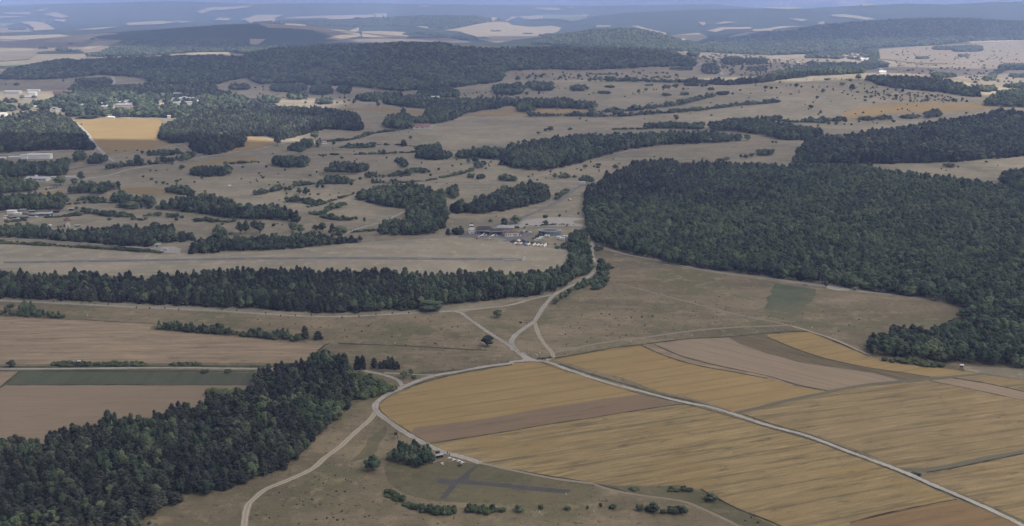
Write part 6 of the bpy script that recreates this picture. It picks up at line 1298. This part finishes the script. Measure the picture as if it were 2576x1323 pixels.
mb = MB(); mb.box(0, 1.2, 0, 3.6, .2, 2.0); part(t, 'wall', mb, M['grey']); mb = MB(); mb.gable(0, .6, 2.0, 5.2, 3, .5); part(t, 'roof', mb, M['lightgrey'])
t = thing('shed', 'tiny white shed in the edge of the young plantation', 'shed', at('S:2250,1260'))
mb = MB(); mb.box(0, 1, 0, 2.4, 2, 1.4); part(t, 'wall', mb, M['grey']); mb = MB(); mb.gable(0, 1, 1.42, 2.8, 2.4, .4); part(t, 'roof', mb, M['white'])
t = thing('watchtower', 'slender watchtower with a pale green roof by the gravel yard', 'tower', at('G:920,655'), R(12))
for x in (-1.5, 1.5):
    for y in (-1.1, 1.1):
        mb = MB(); mb.tube((x * 1.1, y * 1.1, -.2), (x, y, 5.6), .09); part(t, 'leg', mb, M['grey'])
mb = MB(); mb.box(0, 0, 3.2, 3.4, 2.6, .15); part(t, 'platform', mb, M['grey'])
mb = MB(); mb.box(-.9, 0, 3.35, 1.4, 2.2, 2.0); part(t, 'cabin', mb, M['bluegrey']); mb = MB(); mb.box(1.1, -.9, 3.9, 1.1, .3, 1.1); part(t, 'sign_board', mb, M['white'])
mb = MB(); mb.gable(0, 0, 5.65, 5.4, 4.2, .8, 1.2); part(t, 'roof', mb, M['greenroof']); mb = MB(); mb.tube((-2, 0, 0), (0.8, 0, 3.2), .12); part(t, 'ladder', mb, M['grey'])
t = thing('concrete_cabin', 'light grey windowless concrete box beside the watchtower', 'cabin', at('G:1130,662'), R(-6))
mb = MB(); mb.box(0, 1.2, 0, 3.9, 2.4, 1.9); part(t, 'wall', mb, M['lightgrey']); mb = MB(); mb.box(0, 1.2, 1.9, 4.2, 2.7, .15); part(t, 'roof', mb, M['lightgrey'])
# --- white industrial hall
def hall(label, base, w_, d_, h_, rz, wall, roof, hip=0, rh=.8, win=0, name='hall'):
    t = thing(name, label, 'building', at(base), rz)
    mb = MB(); mb.box(0, d_ / 2, -1, w_, d_, h_ + 1); part(t, 'wall', mb, wall)
    mb = MB(); mb.gable(0, d_ / 2, h_ + .1, w_ + .8, d_ + .8, rh, hip); part(t, 'roof', mb, roof)
    for i in range(win):
        mb = MB(); mb.box(-w_ / 2 + (i + .5) * w_ / win, -.04, h_ * .45, w_ / win * .5, .1, h_ * .28); part(t, 'window', mb, M['glass'])
    return t
t = hall('long white industrial hall on the left edge', 'I:1180,440', wid('I:840,440 1530,430'), 14, 7.0, R(5), M['white'], M['white'], 0, .5)
mb = MB(); mb.box(0, -.06, 0, 33, .1, 1.1); part(t, 'plinth', mb, M['greenroof']); mb = MB(); mb.box(-6, -.05, 3.0, 9, .1, .5); part(t, 'window_band', mb, M['grey'])
mb = MB(); mb.box(7, -.05, 5.4, 5, .1, .35); part(t, 'window_band', mb, M['grey'])
hall('white front building with a red painted corner left of the long hall', 'I:735,450', 10, 10, 6.5, R(5), M['white'], M['white'], 0, .3)
hall('small red and white annex below the hall front', 'I:765,475', 5, 4, 2.4, R(5), M['redroof'], M['lightgrey'])
hall('pale flat roofed shed left of the hall, lit by the sun', 'I:440,400', 16, 8, 2.0, R(4), M['offwhite'], M['white'])
hall('bright flat shed at the left edge of the industrial yard', 'I:40,420', 9, 8, 1.8, R(4), M['offwhite'], M['white'])
hall('grey roofed depot with a white chimney block, left edge', 'I:1090,1110', wid('I:760,1110 1430,1110'), 13, 3.6, R(-2), M['offwhite'], M['lightgrey'], 1, 1.6, 5)
t = thing('chimney_block', 'white chimney block standing on the grey depot', 'chimney', at('I:1095,1090'))
mb = MB(); mb.box(0, 3, 0, 2.6, 2.6, 6.6); part(t, 'shaft', mb, M['white']); mb = MB(); mb.box(0, 3, 6.6, 3, 3, .3); part(t, 'cap', mb, M['white'])
hall('low white shed by the industrial road', 'I:1620,1030', 6, 5, 2.2, R(8), M['offwhite'], M['lightgrey'])
hall('long pale shed beside the industrial road bend', 'I:2190,1010', wid('I:2020,1000 2370,1000'), 5, 2.2, R(2), M['offwhite'], M['offwhite'], 0, .4)
# --- scrap yard
for lb, b, w_, d_, h_, wl, rf in [
 ('white round topped store in the scrap yard', 'S:335,730', 8.6, 7, 3.0, 'white', 'white'), ('second white store in the scrap yard', 'S:520,765', 6.8, 5, 1.8, 'white', 'white'),
 ('green roofed shed in the scrap yard', 'S:680,665', 5.5, 5, 2.0, 'grey', 'greenroof'), ('pale roofed shed at the back of the scrap yard', 'S:965,690', 6, 4, 1.6, 'dark', 'greenroof'),
 ('light blue flat roofed shed in the scrap yard', 'S:1350,790', 14, 7, 2.2, 'navy', 'lightgrey'), ('long grey shed in the scrap yard', 'S:1010,800', 11, 6, 1.8, 'navy', 'grey'),
 ('low dark shed at the front of the scrap yard', 'S:620,860', 15, 4, 1.6, 'dark', 'grey'), ('small white hut at the left of the scrap yard', 'S:165,835', 2.6, 3, 1.5, 'offwhite', 'offwhite'),
 ('tiny white hut in front of the scrap yard', 'S:145,900', 2, 2, 1.4, 'white', 'white'), ('dark blue container in the scrap yard', 'S:890,795', 4, 3, 2.0, 'navy', 'navy'),
 ('dark container behind the scrap yard', 'S:1720,705', 5.5, 3, 2.0, 'navy', 'dark'), ('flat canopy on the grey road behind the scrap yard', 'S:2180,640', 4, 3, 2.4, 'dark', 'lightgrey')]:
    hall(lb, b, w_, d_, h_, R(3), M[wl], M[rf], 0, .4, 0, 'shed')
_sk = [('rusty wreck', 'darkred'), ('blue wreck', 'navy'), ('grey wreck', 'silver'), ('white wreck', 'white')]
for i, (x, y) in enumerate([(250, 850), (350, 880), (440, 850), (560, 885), (700, 840), (800, 850), (930, 850), (1100, 835), (760, 740), (840, 760), (1430, 800), (1500, 800)]):
    n_, m_ = _sk[i % 4]; car('%s in the scrap yard, %s from the left' % (n_, ORD[i // 4]), 'S:%d,%d' % (x, y), R(random.uniform(-30, 30)), M[m_], 4, 'wrecked cars in the scrap yard')
# --- farmhouse, barns and far houses
hall('bright white gable of the farmhouse behind the grove', '11:682,128', 9, 8, 4.6, R(20), M['white'], M['tileroof'], 0, 2.6, 2, 'farmhouse')
hall('small white outbuilding left of the farmhouse', '11:592,135', 8, 5, 2.6, R(15), M['white'], M['white'], 0, .8, 0, 'outbuilding')
hall('low red roofed farm building below the dark belt, centre left', '01:1650,1300', 38, 14, 4, R(4), M['offwhite'], M['tileroof'], 2, 5, 4, 'barn')
hall('small white house right of the red roofed farm building', '01:1755,1300', 10, 8, 3.5, R(4), M['offwhite'], M['grey'], 0, 2, 0, 'house')
hall('white hut at the foot of the dark wood block, centre', '01:1800,998', 20, 10, 5, R(0), M['white'], M['lightgrey'], 0, 2, 0, 'house')
hall('isolated white barn at the end of a pale lane, upper right', '03:1160,745', 17, 12, 6, R(0), M['white'], M['white'], 0, 2, 0, 'barn')
hall('white shed at the far corner of the golden field', '00:1115,1190', 12, 6, 2.4, R(0), M['white'], M['white'], 0, 1, 0, 'shed')
hall('thin white hut at the far edge of the golden field', '00:1700,1192', 6, 6, 5, R(0), M['offwhite'], M['lightgrey'], 0, 1, 0, 'shed')
for i, (b, w_, d_, h_, wl, rf, lb) in enumerate([
 ('U:1095,300', 22, 14, 7, 'offwhite', 'offwhite', 'white block at the top right of the terraced housing'), ('U:900,275', 40, 10, 5, 'lightgrey', 'grey', 'long thin block at the top of the terraced housing'), ('U:660,340', 18, 12, 5, 'lightgrey', 'grey', 'pale block at the left end of the terraced housing'),
 ('U:1120,370', 62, 12, 4, 'grey', 'lightgrey', 'long block in the second row of the terraced housing'), ('U:1150,460', 30, 12, 7, 'lightgrey', 'grey', 'block in the third row of the terraced housing, left'), ('U:1430,445', 32, 12, 7, 'lightgrey', 'grey', 'block in the third row of the terraced housing, right'),
 ('U:1130,560', 26, 12, 5, 'lightgrey', 'grey', 'front left block of the terraced housing'), ('U:1320,550', 18, 12, 5, 'lightgrey', 'grey', 'front middle block of the terraced housing'), ('U:1560,545', 38, 12, 5, 'lightgrey', 'grey', 'front right block of the terraced housing'), ('U:1725,548', 7, 12, 8, 'white', 'white', 'tallest white block of the terraced housing'),
 ('U:1915,580', 16, 8, 3, 'white', 'white', 'low white block right of the terraced housing'),
 ('00:1180,1050', 34, 12, 5, 'grey', 'lightgrey', 'pale house roof in the woods, largest of the upper row'), ('00:1290,1035', 16, 10, 5, 'lightgrey', 'grey', 'pale house roof in the woods, right of the upper row'), ('00:1010,1058', 34, 10, 4, 'grey', 'lightgrey', 'pale house roof in the woods, left of the upper row'),
 ('00:1245,1070', 34, 10, 4, 'grey', 'lightgrey', 'pale house roof in the woods, middle row'), ('00:1355,1062', 16, 10, 5, 'grey', 'lightgrey', 'pale house roof in the woods, right end of the middle row'), ('00:1055,1090', 18, 9, 4, 'grey', 'lightgrey', 'grey house roof in the woods, left of the lowest row'),
 ('00:1105,1088', 15, 9, 5, 'grey', 'lightgrey', 'grey house roof in the woods, second of the lowest row'), ('00:1125,1112', 36, 8, 3, 'tileroof', 'tileroof', 'brownish long roof in the woods, lowest'), ('00:1315,1095', 34, 8, 3, 'cream', 'tileroof', 'brownish roof right of the woodland houses'), ('00:850,1068', 22, 8, 3, 'grey', 'lightgrey', 'thin grey roof at the left of the woodland houses'),
 ('00:1570,1050', 8, 8, 7, 'offwhite', 'offwhite', 'small pale tower like house in the woods'), ('00:1632,1078', 9, 8, 6, 'offwhite', 'offwhite', 'small pale house right of the tower like one'), ('00:665,945', 62, 26, 6, 'tileroof', 'tileroof', 'large dark red factory shed, upper left'),
 ('00:320,965', 16, 16, 8, 'lightgrey', 'offwhite', 'white silo building of the works, upper left'), ('00:330,920', 30, 10, 3, 'offwhite', 'white', 'bright flat roof behind the silo building, upper left'), ('00:115,945', 36, 20, 6, 'grey', 'lightgrey', 'bluish hall at the left of the works, upper left'), ('00:290,985', 30, 14, 3, 'grey', 'lightgrey', 'pale yard building below the silo, upper left'),
 ('00:370,1085', 26, 10, 3, 'lightgrey', 'offwhite', 'bright white roof alone in the dark wood, upper left'), ('00:590,1125', 34, 16, 5, 'cream', 'grey', 'grey roofed building before the golden field, upper left'), ('00:12,1190', 16, 14, 9, 'white', 'white', 'white domed silo at the left edge'), ('00:230,1212', 70, 8, 3, 'offwhite', 'offwhite', 'long white wall of the depot at the left edge'),
 ('00:1760,885', 38, 14, 6, 'grey', 'lightgrey', 'pale building in the dark ridge wood, left of centre'), ('00:1955,888', 60, 8, 3, 'grey', 'lightgrey', 'thin pale building right of it, left of centre')]):
    hall(lb, b, w_, d_, h_, R(random.uniform(-3, 6)), M[wl], M[rf], 0, 1.2, 0, 'building' if w_ > 20 else 'house')
vil = [(1180, 430), (1220, 440), (1290, 430), (1340, 440), (1370, 455), (1400, 420), (1430, 400), (1390, 390), (1450, 370), (1440, 350), (1480, 400), (1500, 430), (1520, 395), (1550, 380), (1540, 440), (1580, 410), (1600, 430), (1620, 400), (1640, 440), (1660, 425), (1420, 460), (1470, 455), (1520, 465), (1650, 500), (1700, 505), (1750, 500), (1810, 505), (1860, 510), (1890, 490), (1680, 470)]
rows_ = sorted(range(len(vil)), key=lambda i: (round(vil[i][1] / 40), vil[i][0])); cnt = {}
for i in rows_:
    x, y = vil[i]; rk = round(y / 40); cnt[rk] = cnt.get(rk, 0) + 1; wt = i % 5 == 2 or y >= 495
    nm_ = {9: 'back', 10: 'third', 11: 'second', 12: 'front', 13: 'lowest'}.get(rk, 'back')
    t = thing('village_house', '%s roofed village house in the %s row, %s from the left' % ('pale' if wt else 'red', nm_, ORD[cnt[rk] - 1]), 'house', at('V:%d,%d' % (x, y + 8)), R(random.uniform(-40, 40)), 'houses of the distant village')
    mb = MB(); mb.box(0, 0, -2, 13, 11, 7.5); part(t, 'wall', mb, M['white'] if i % 2 else M['cream']); mb = MB(); mb.gable(0, 0, 5.5, 14.5, 12.5, 5.5); part(t, 'roof', mb, M['lightgrey'] if wt else M['tileroof'])
t = thing('village_church', 'white church with a pointed steeple among the red village roofs', 'church', at('V:1500,425'))
mb = MB(); mb.box(0, 0, -1, 18, 11, 9); part(t, 'nave', mb, M['white']); mb = MB(); mb.box(-10, 0, -1, 6, 6, 17); part(t, 'tower', mb, M['white']); mb = MB(); mb.gable(-10, 0, 16.1, 6.6, 6.6, 7, 3.2); part(t, 'spire', mb, M['tileroof']); mb = MB(); mb.gable(0, 0, 8.1, 19, 12, 5); part(t, 'roof', mb, M['tileroof'])
for b, lb in (('V:690,240', 'tiny white hut on the pale knoll left of the village'), ('V:840,420', 'flat white roof in the trees left of the village'), ('V:2275,865', 'bright white shed at the wood edge below the village'), ('V:1130,240', 'thin pale building on the ridge behind the village'), ('02:2265,190', 'pale cube building on the big blue hill')):
    hall(lb, b, 14, 10, 5, 0, M['white'], M['white'], 0, 1.5, 0, 'house')
# --- wind turbines
for i, (tl, x, yb, yt, lb) in enumerate([('W', 938, 170, 85, 'leftmost of the faint wind turbines on the ridge'), ('W', 1395, 190, 120, 'faint wind turbine, second from the left'), ('W', 1512, 190, 60, 'tallest wind turbine behind the bright ridge field'), ('W', 1672, 190, 95, 'wind turbine just right of the tallest one'),
                                    ('N', 122, 100, 50, 'faint wind turbine above the big blue hill'), ('N', 512, 90, -5, 'brightest wind turbine on the blue hill, right'), ('03', 665, 40, 5, 'faint wind turbine on the hazy plateau')]):
    (px, py), (qx, qy) = PX('%s:%f,%f %f,%f' % (tl, x, yb, x, yt)); u, dy, dz = raydir(px, py); Y = 13500.0; X = u * Y / dy; hz = H + dz * Y / dy; gz = h1(X, Y); hh = max(60, hz - gz + (py - qy) * Y / F * .9)
    t = thing('wind_turbine', lb, 'wind turbine', (X, Y, gz), R(random.uniform(-30, 30)), 'wind turbines on the horizon')
    mb = MB(); mb.tube((0, 0, 0), (0, 0, hh), 4.0, 2.4, 8); part(t, 'tower', mb, M['white']); mb = MB(); mb.box(0, 0, hh, 4, 12, 4); part(t, 'nacelle', mb, M['white'])
    for k in range(3):
        a = k * 2.094 + i; mb = MB(); mb.tube((0, -7, hh + 2), (45 * math.sin(a), -7, hh + 2 + 45 * math.cos(a)), 2.0, .5, 4); part(t, 'blade', mb, M['white'])
# --- hunting hides
def hide(label, base, h_, roofm, rz=0):
    t = thing('hunting_hide', label, 'hunting hide', at(base), rz)
    for x in (-.8, .8):
        for y in (-.7, .7):
            mb = MB(); mb.tube((x * 1.35, y * 1.35, -.1), (x * .8, y * .8, h_ - 1.5), .07, n=5); part(t, 'leg', mb, M['darkwood'])
    mb = MB(); mb.box(0, 0, h_ - 1.5, 1.5, 1.4, 1.35); part(t, 'cabin', mb, M['darkwood']); mb = MB(); mb.gable(0, 0, h_ - .1, 2.2, 2.0, .25); part(t, 'roof', mb, roofm)
    mb = MB(); mb.tube((0.5, -1.6, 0), (.5, -.7, h_ - 1.5), .06, n=4); mb.tube((-.1, -1.6, 0), (-.1, -.7, h_ - 1.5), .06, n=4); part(t, 'ladder', mb, M['wood'])
    mb = MB(); mb.box(0, -.72, h_ - .75, 1.1, .05, .4); part(t, 'opening', mb, M['dark'])
hide('dark raised hunting hide beside the round bend road', '31:1410,448', 3.5, M['darkwood'], R(5))
hide('hunting hide with a white roof at the foot of the forest, right', '23:1950,1086', 3.8, M['white'], R(-5))
hide('grey hunting hide standing in the clipped hedge, left', '20:802,1048', 3.9, M['lightgrey'], R(0))
hide('small hunting hide on the forest road right of the lay-by', '23:877,282', 2.2, M['bluegrey'], R(0))
# --- poles and posts
def pole(label, base, h_, r, mat, name='pole', group=None):
    t = thing(name, label, name.replace('_', ' '), at(base), 0, group)
    mb = MB(); mb.tube((0, 0, -.2), (0, 0, h_), r, r * .7, 6); part(t, 'shaft', mb, mat); mb = MB(); mb.lathe([(r * 1.6, h_), (r * 1.2, h_ + .15)], 6); part(t, 'cap', mb, mat)
pole('pale pole on the slope behind the left hangar', 'A:990,340', 6.5, .12, M['lightgrey'], 'flagpole')
pole('pale post at the foot of the forest by the lay-by', 'K:1000,515', 4.5, .12, M['lightgrey'], 'flagpole')
pole('thin pale pole beside the big forest above the car park', '12:657,835', 5, .1, M['lightgrey'], 'flagpole')
pole('thin pale pole standing in the thicket by the caravans', 'B:1615,960', 8, .07, M['lightgrey'], 'flagpole')
pole('thin pale pole beside the forest edge at the car park', 'B:2195,235', 5, .08, M['lightgrey'], 'flagpole')
pole('short pale pole at the left end of the runway fence line', '12:130,1290', 2.2, .5, M['white'], 'marker_cone')
for i, (tl, x, y) in enumerate([('20', 540, 412), ('20', 820, 426), ('20', 955, 432), ('20', 1090, 440), ('20', 1375, 472), ('20', 1510, 478), ('20', 1660, 474), ('20', 1800, 494), ('20', 2240, 494), ('20', 2385, 502), ('21', 100, 528), ('21', 250, 556), ('21', 400, 550), ('21', 560, 546), ('21', 870, 572), ('21', 1040, 562), ('21', 1210, 540), ('21', 1375, 530), ('21', 1540, 525)]):
    t = thing('sapling', 'staked dark sapling along the lower side of the long gravel road', 'sapling', at('%s:%d,%d' % (tl, x, y)), 0, 'saplings along the long gravel road')
    mb = MB(); mb.tube((0, 0, -.1), (0, 0, 1.3), .06, n=5); part(t, 'stake', mb, M['wood']); mb = MB(); blob(mb, 0, 0, 1.7, .6, random.Random(i), 0, 1.1, 6, 4); part(t, 'crown', mb, M['bushleaf'])
def board(label, base, w_, h_, z0, mat, name='sign', rz=0):
    t = thing(name, label, 'sign', at(base), rz)
    for x in (-w_ * .35, w_ * .35):
        mb = MB(); mb.box(x, 0, 0, .07, .07, z0 + h_ * .9); part(t, 'post', mb, M['lightgrey'])
    mb = MB(); mb.box(0, -.06, z0, w_, .05, h_); part(t, 'board', mb, mat)
board('low white board at the north side of the crossroads', 'X:670,575', 1.9, .5, .15, M['white'])
board('upright white sign post right of the low board', 'X:792,580', .5, .7, .9, M['white'])
board('white sign with a side panel above the dark shrub strip', 'X:1045,640', .9, .9, .4, M['white'])
board('white sign behind the dark shrub strip, furthest back', 'X:1146,575', .7, .9, .4, M['white'])
board('small white board in the dark shrub strip', 'X:1315,675', .5, .5, .2, M['white'])
board('small white sign alone in the triangle above the crossroads', 'X:887,350', .5, .6, 1.2, M['white'])
board('white board on the apron side of the clubhouse', 'A:1925,655', 1.2, 1.8, .2, M['white'], rz=R(10))
board('white end board at the right end of the runway', 'B:285,1300', 2.2, .8, .1, M['white'], rz=R(40))
for i, (b, lb) in enumerate([('22:1203,792', 'small white field marker below the brown meadow, left one'), ('22:1815,738', 'small white field marker below the brown meadow, middle one'), ('22:2472,697', 'small white field marker below the brown meadow, right one'), ('23:447,658', 'small white field marker on the upper track'), ('21:1400,812', 'small white field marker on the terrace line, left one'), ('21:1905,842', 'small white field marker on the terrace line, middle one'), ('21:2285,865', 'small white field marker beside the wide dark tree'), ('20:883,532', 'small white field marker right of the left hedge'), ('32:280,1195', 'white stone below the bottom scrub line, left one'), ('32:828,1190', 'white stone below the bottom scrub line, right one'), ('32:550,1012', 'white marker at the end of the model runway')]):
    t = thing('marker_stone', lb, 'marker', at(b)); mb = MB(); mb.box(0, 0, -.1, .45, .4, .75, 0, 0, .8, .8); part(t, 'stone', mb, M['white']); mb = MB(); mb.box(0, 0, .65, .3, .26, .12); part(t, 'cap', mb, M['white'])
# --- picnic place
def table(label, base, rz, mat, L=1.9, group=None, name='picnic_table'):
    t = thing(name, label, 'table', at(base), rz, group)
    mb = MB(); mb.box(0, 0, .72, L, .85, .07); part(t, 'tabletop', mb, mat)
    for q in (-1, 1):
        mb = MB(); mb.box(0, q * .8, .42, L, .28, .06); part(t, 'seat', mb, mat)
        mb = MB(); mb.box(q * L * .36, 0, 0, .1, 1.7, .45); part(t, 'leg', mb, M['darkwood']); mb = MB(); mb.box(q * L * .36, 0, .45, .1, .7, .27); part(t, 'leg', mb, M['darkwood'])
ra = heading('C:1520,950 1820,1060')
for i, (x, y) in enumerate([(1520, 950), (1620, 985), (1735, 1012), (1820, 1052)]):
    table('pale topped picnic table, %s of the row of four by the road' % ['first', 'second', 'third', 'last'][i], 'C:%d,%d' % (x, y), ra, M['white'], 1.7, 'picnic tables in a row by the road')
table('white table apart from the row, near the copse', 'C:1345,1075', R(20), M['white'], 1.4)
table('dark table at the right end below the row', 'C:1760,1110', R(25), M['darkwood'], 1.8)
def bench(label, base, rz, L, mat):
    t = thing('bench', label, 'bench', at(base), rz); mb = MB(); mb.box(0, 0, .4, L, .4, .08); part(t, 'seat', mb, mat)
    for q in (-1, 1): mb = MB(); mb.box(q * L * .4, 0, 0, .12, .35, .4); part(t, 'leg', mb, M['darkwood'])
bench('long low bench left of the worn ground', 'C:1390,1130', heading('C:1320,1130 1470,1095'), 4.0, M['wood'])
bench('bench half in the shade of the round copse', 'C:1165,1040', heading('C:1100,1060 1210,1020'), 2.6, M['grey'])
t = thing('picnic_shelter', 'low dark shelter with a flat grey roof beside the round copse', 'shelter', at('C:1290,925'), heading('C:1230,940 1350,920'))
mb = MB(); mb.box(0, 1.2, 0, 3.0, .15, 1.7); mb.box(-1.5, .5, 0, .12, 1.5, 1.7); mb.box(1.5, .5, 0, .12, 1.5, 1.7); part(t, 'wall', mb, M['dark']); mb = MB(); mb.box(-.1, .4, 1.72, 3.9, 2.4, .12); part(t, 'roof', mb, M['grey']); mb = MB(); mb.box(0, .9, .4, 2.4, .4, .07); part(t, 'seat', mb, M['darkwood'])
t = thing('shed', 'second dark shelter nearer to the road by the round copse', 'shelter', at('C:1230,840'), R(-10))
mb = MB(); mb.box(0, .8, 0, 1.8, 1.4, 1.3); part(t, 'wall', mb, M['darkwood']); mb = MB(); mb.gable(0, .8, 1.32, 2.2, 1.8, .3); part(t, 'roof', mb, M['dark'])
def person(label, base, rz):
    """standing figure: one skinned surface, clothing as children"""
    t = thing('person', label, 'person', at(base), rz)
    mb = MB(); n = 8
    def limb(pts):
        for (a, b) in zip(pts, pts[1:]): mb.tube(a[:3], b[:3], a[3], b[3], n)
    limb([(0, 0, .86, .13), (0, 0, 1.1, .12), (0, 0, 1.38, .16), (0, 0, 1.48, .07), (0, 0, 1.54, .055), (0, 0, 1.6, .09), (0, 0, 1.7, .1), (0, 0, 1.77, .05)])
    for q in (-1, 1):
        limb([(q * .09, 0, .88, .09), (q * .1, .01, .47, .06), (q * .1, 0, .08, .04), (q * .1, -.14, .03, .035)]); limb([(q * .17, 0, 1.42, .055), (q * .23, .02, 1.15, .042), (q * .24, -.05, .9, .03), (q * .24, -.06, .8, .025)])
    part(t, 'body', mb, M['wood'], True)
    mb = MB(); mb.lathe([(.15, .84), (.14, 1.1), (.19, 1.38), (.09, 1.5)], 10, 0, 0, 0, 1.1, .75); part(t, 'jacket', mb, M['navy'], True)
    for q in (-1, 1): mb = MB(); mb.tube((q * .09, 0, .88), (q * .1, 0, .12), .105, .065, 8); part(t, 'trouser_leg', mb, M['dark'], True)
    mb = MB(); mb.lathe([(.1, 1.66), (.11, 1.72), (.05, 1.8)], 8); part(t, 'hair', mb, M['darkwood'], True)
person('person in dark clothes standing on the gravel road by the picnic tables', 'C:1470,838', R(20))
person('second person in dark clothes beside the road above the tables', 'C:1512,865', R(200))
# ------------------------------------------------------------------ unseen clouds added for their shade (outside the haze), and haze
def cloud(label, cx, cy, cz, rx, ry, rz_, seed, opac):
    rg = random.Random(seed); n, m = 48, 14; vs = [(cx, cy, cz - rz_)]
    ph_ = [rg.uniform(0, 6.28) for _ in range(6)]
    for j in range(1, m):
        a = math.pi * j / m; z = -math.cos(a); q = math.sin(a)
        for i in range(n):
            b = 6.283 * i / n; k = 1 + .16 * math.sin(3 * b + ph_[0]) + .09 * math.sin(7 * b + ph_[1]) + .05 * math.sin(13 * b + ph_[2] + a * 3)
            zz = z * rz_ * (1 + .35 * math.sin(4 * b + ph_[3]) * math.sin(a * 3 + ph_[4])) * (0.35 if z < 0 else 1)
            vs.append((cx + rx * q * k * math.cos(b), cy + ry * q * k * math.sin(b), cz + zz))
    vs.append((cx, cy, cz + rz_)); fs = []
    for i in range(n):
        fs.append((0, 1 + (i + 1) % n, 1 + i)); b = 1 + (m - 2) * n; fs.append((b + i, b + (i + 1) % n, len(vs) - 1))
        for j in range(m - 2): a, b2 = 1 + j * n + i, 1 + j * n + (i + 1) % n; fs.append((a, b2, b2 + n, a + n))
    mb = MB(); mb.v = vs; mb.f = fs; mb.m = [0] * len(fs)
    return tag(mesh_obj('cloud', mb.me('cloud', opac, True)), label, 'cloud', kind='stuff')
def cloudmat(name, dens):
    m = bpy.data.materials.new(name); m.use_nodes = True; t = m.node_tree; t.nodes.remove(t.nodes['Principled BSDF']); out = t.nodes['Material Output']
    tr = t.nodes.new('ShaderNodeBsdfTransparent'); df = t.nodes.new('ShaderNodeBsdfTranslucent'); df.inputs[0].default_value = (.96, .95, .94, 1); mx = t.nodes.new('ShaderNodeMixShader')
    tc = t.nodes.new('ShaderNodeTexCoord'); nz = t.nodes.new('ShaderNodeTexNoise'); nz.inputs['Scale'].default_value = 0.0022; nz.inputs['Detail'].default_value = 5; t.links.new(tc.outputs['Object'], nz.inputs['Vector'])
    mr = t.nodes.new('ShaderNodeMapRange'); mr.inputs['From Min'].default_value = .38; mr.inputs['From Max'].default_value = .55; mr.inputs['To Min'].default_value = dens * .7; mr.inputs['To Max'].default_value = dens; t.links.new(nz.outputs['Fac'], mr.inputs['Value'])
    t.links.new(mr.outputs[0], mx.inputs[0]); t.links.new(tr.outputs[0], mx.inputs[1]); t.links.new(df.outputs[0], mx.inputs[2]); t.links.new(mx.outputs[0], out.inputs[0]); return m
CM = cloudmat('shade_cloud', CLOUD_D)
for a in SHADE_CLOUDS: cloud(*a, CM)
if HAZE_D > 0:
    mb = MB(); mb.box(0, 32000, -2, 120000, 70000, H + 22)
    hm = bpy.data.materials.new('haze_air'); hm.use_nodes = True; t = hm.node_tree; t.nodes.remove(t.nodes['Principled BSDF'])
    pv = t.nodes.new('ShaderNodeVolumePrincipled'); pv.inputs['Color'].default_value = (*HAZE_C, 1); pv.inputs['Density'].default_value = HAZE_D; pv.inputs['Anisotropy'].default_value = HAZE_G
    t.links.new(pv.outputs[0], t.nodes['Material Output'].inputs['Volume'])
    tag(mesh_obj('haze', mb.me('haze', hm)), 'blue summer haze thickening towards the horizon', 'haze', kind='stuff')
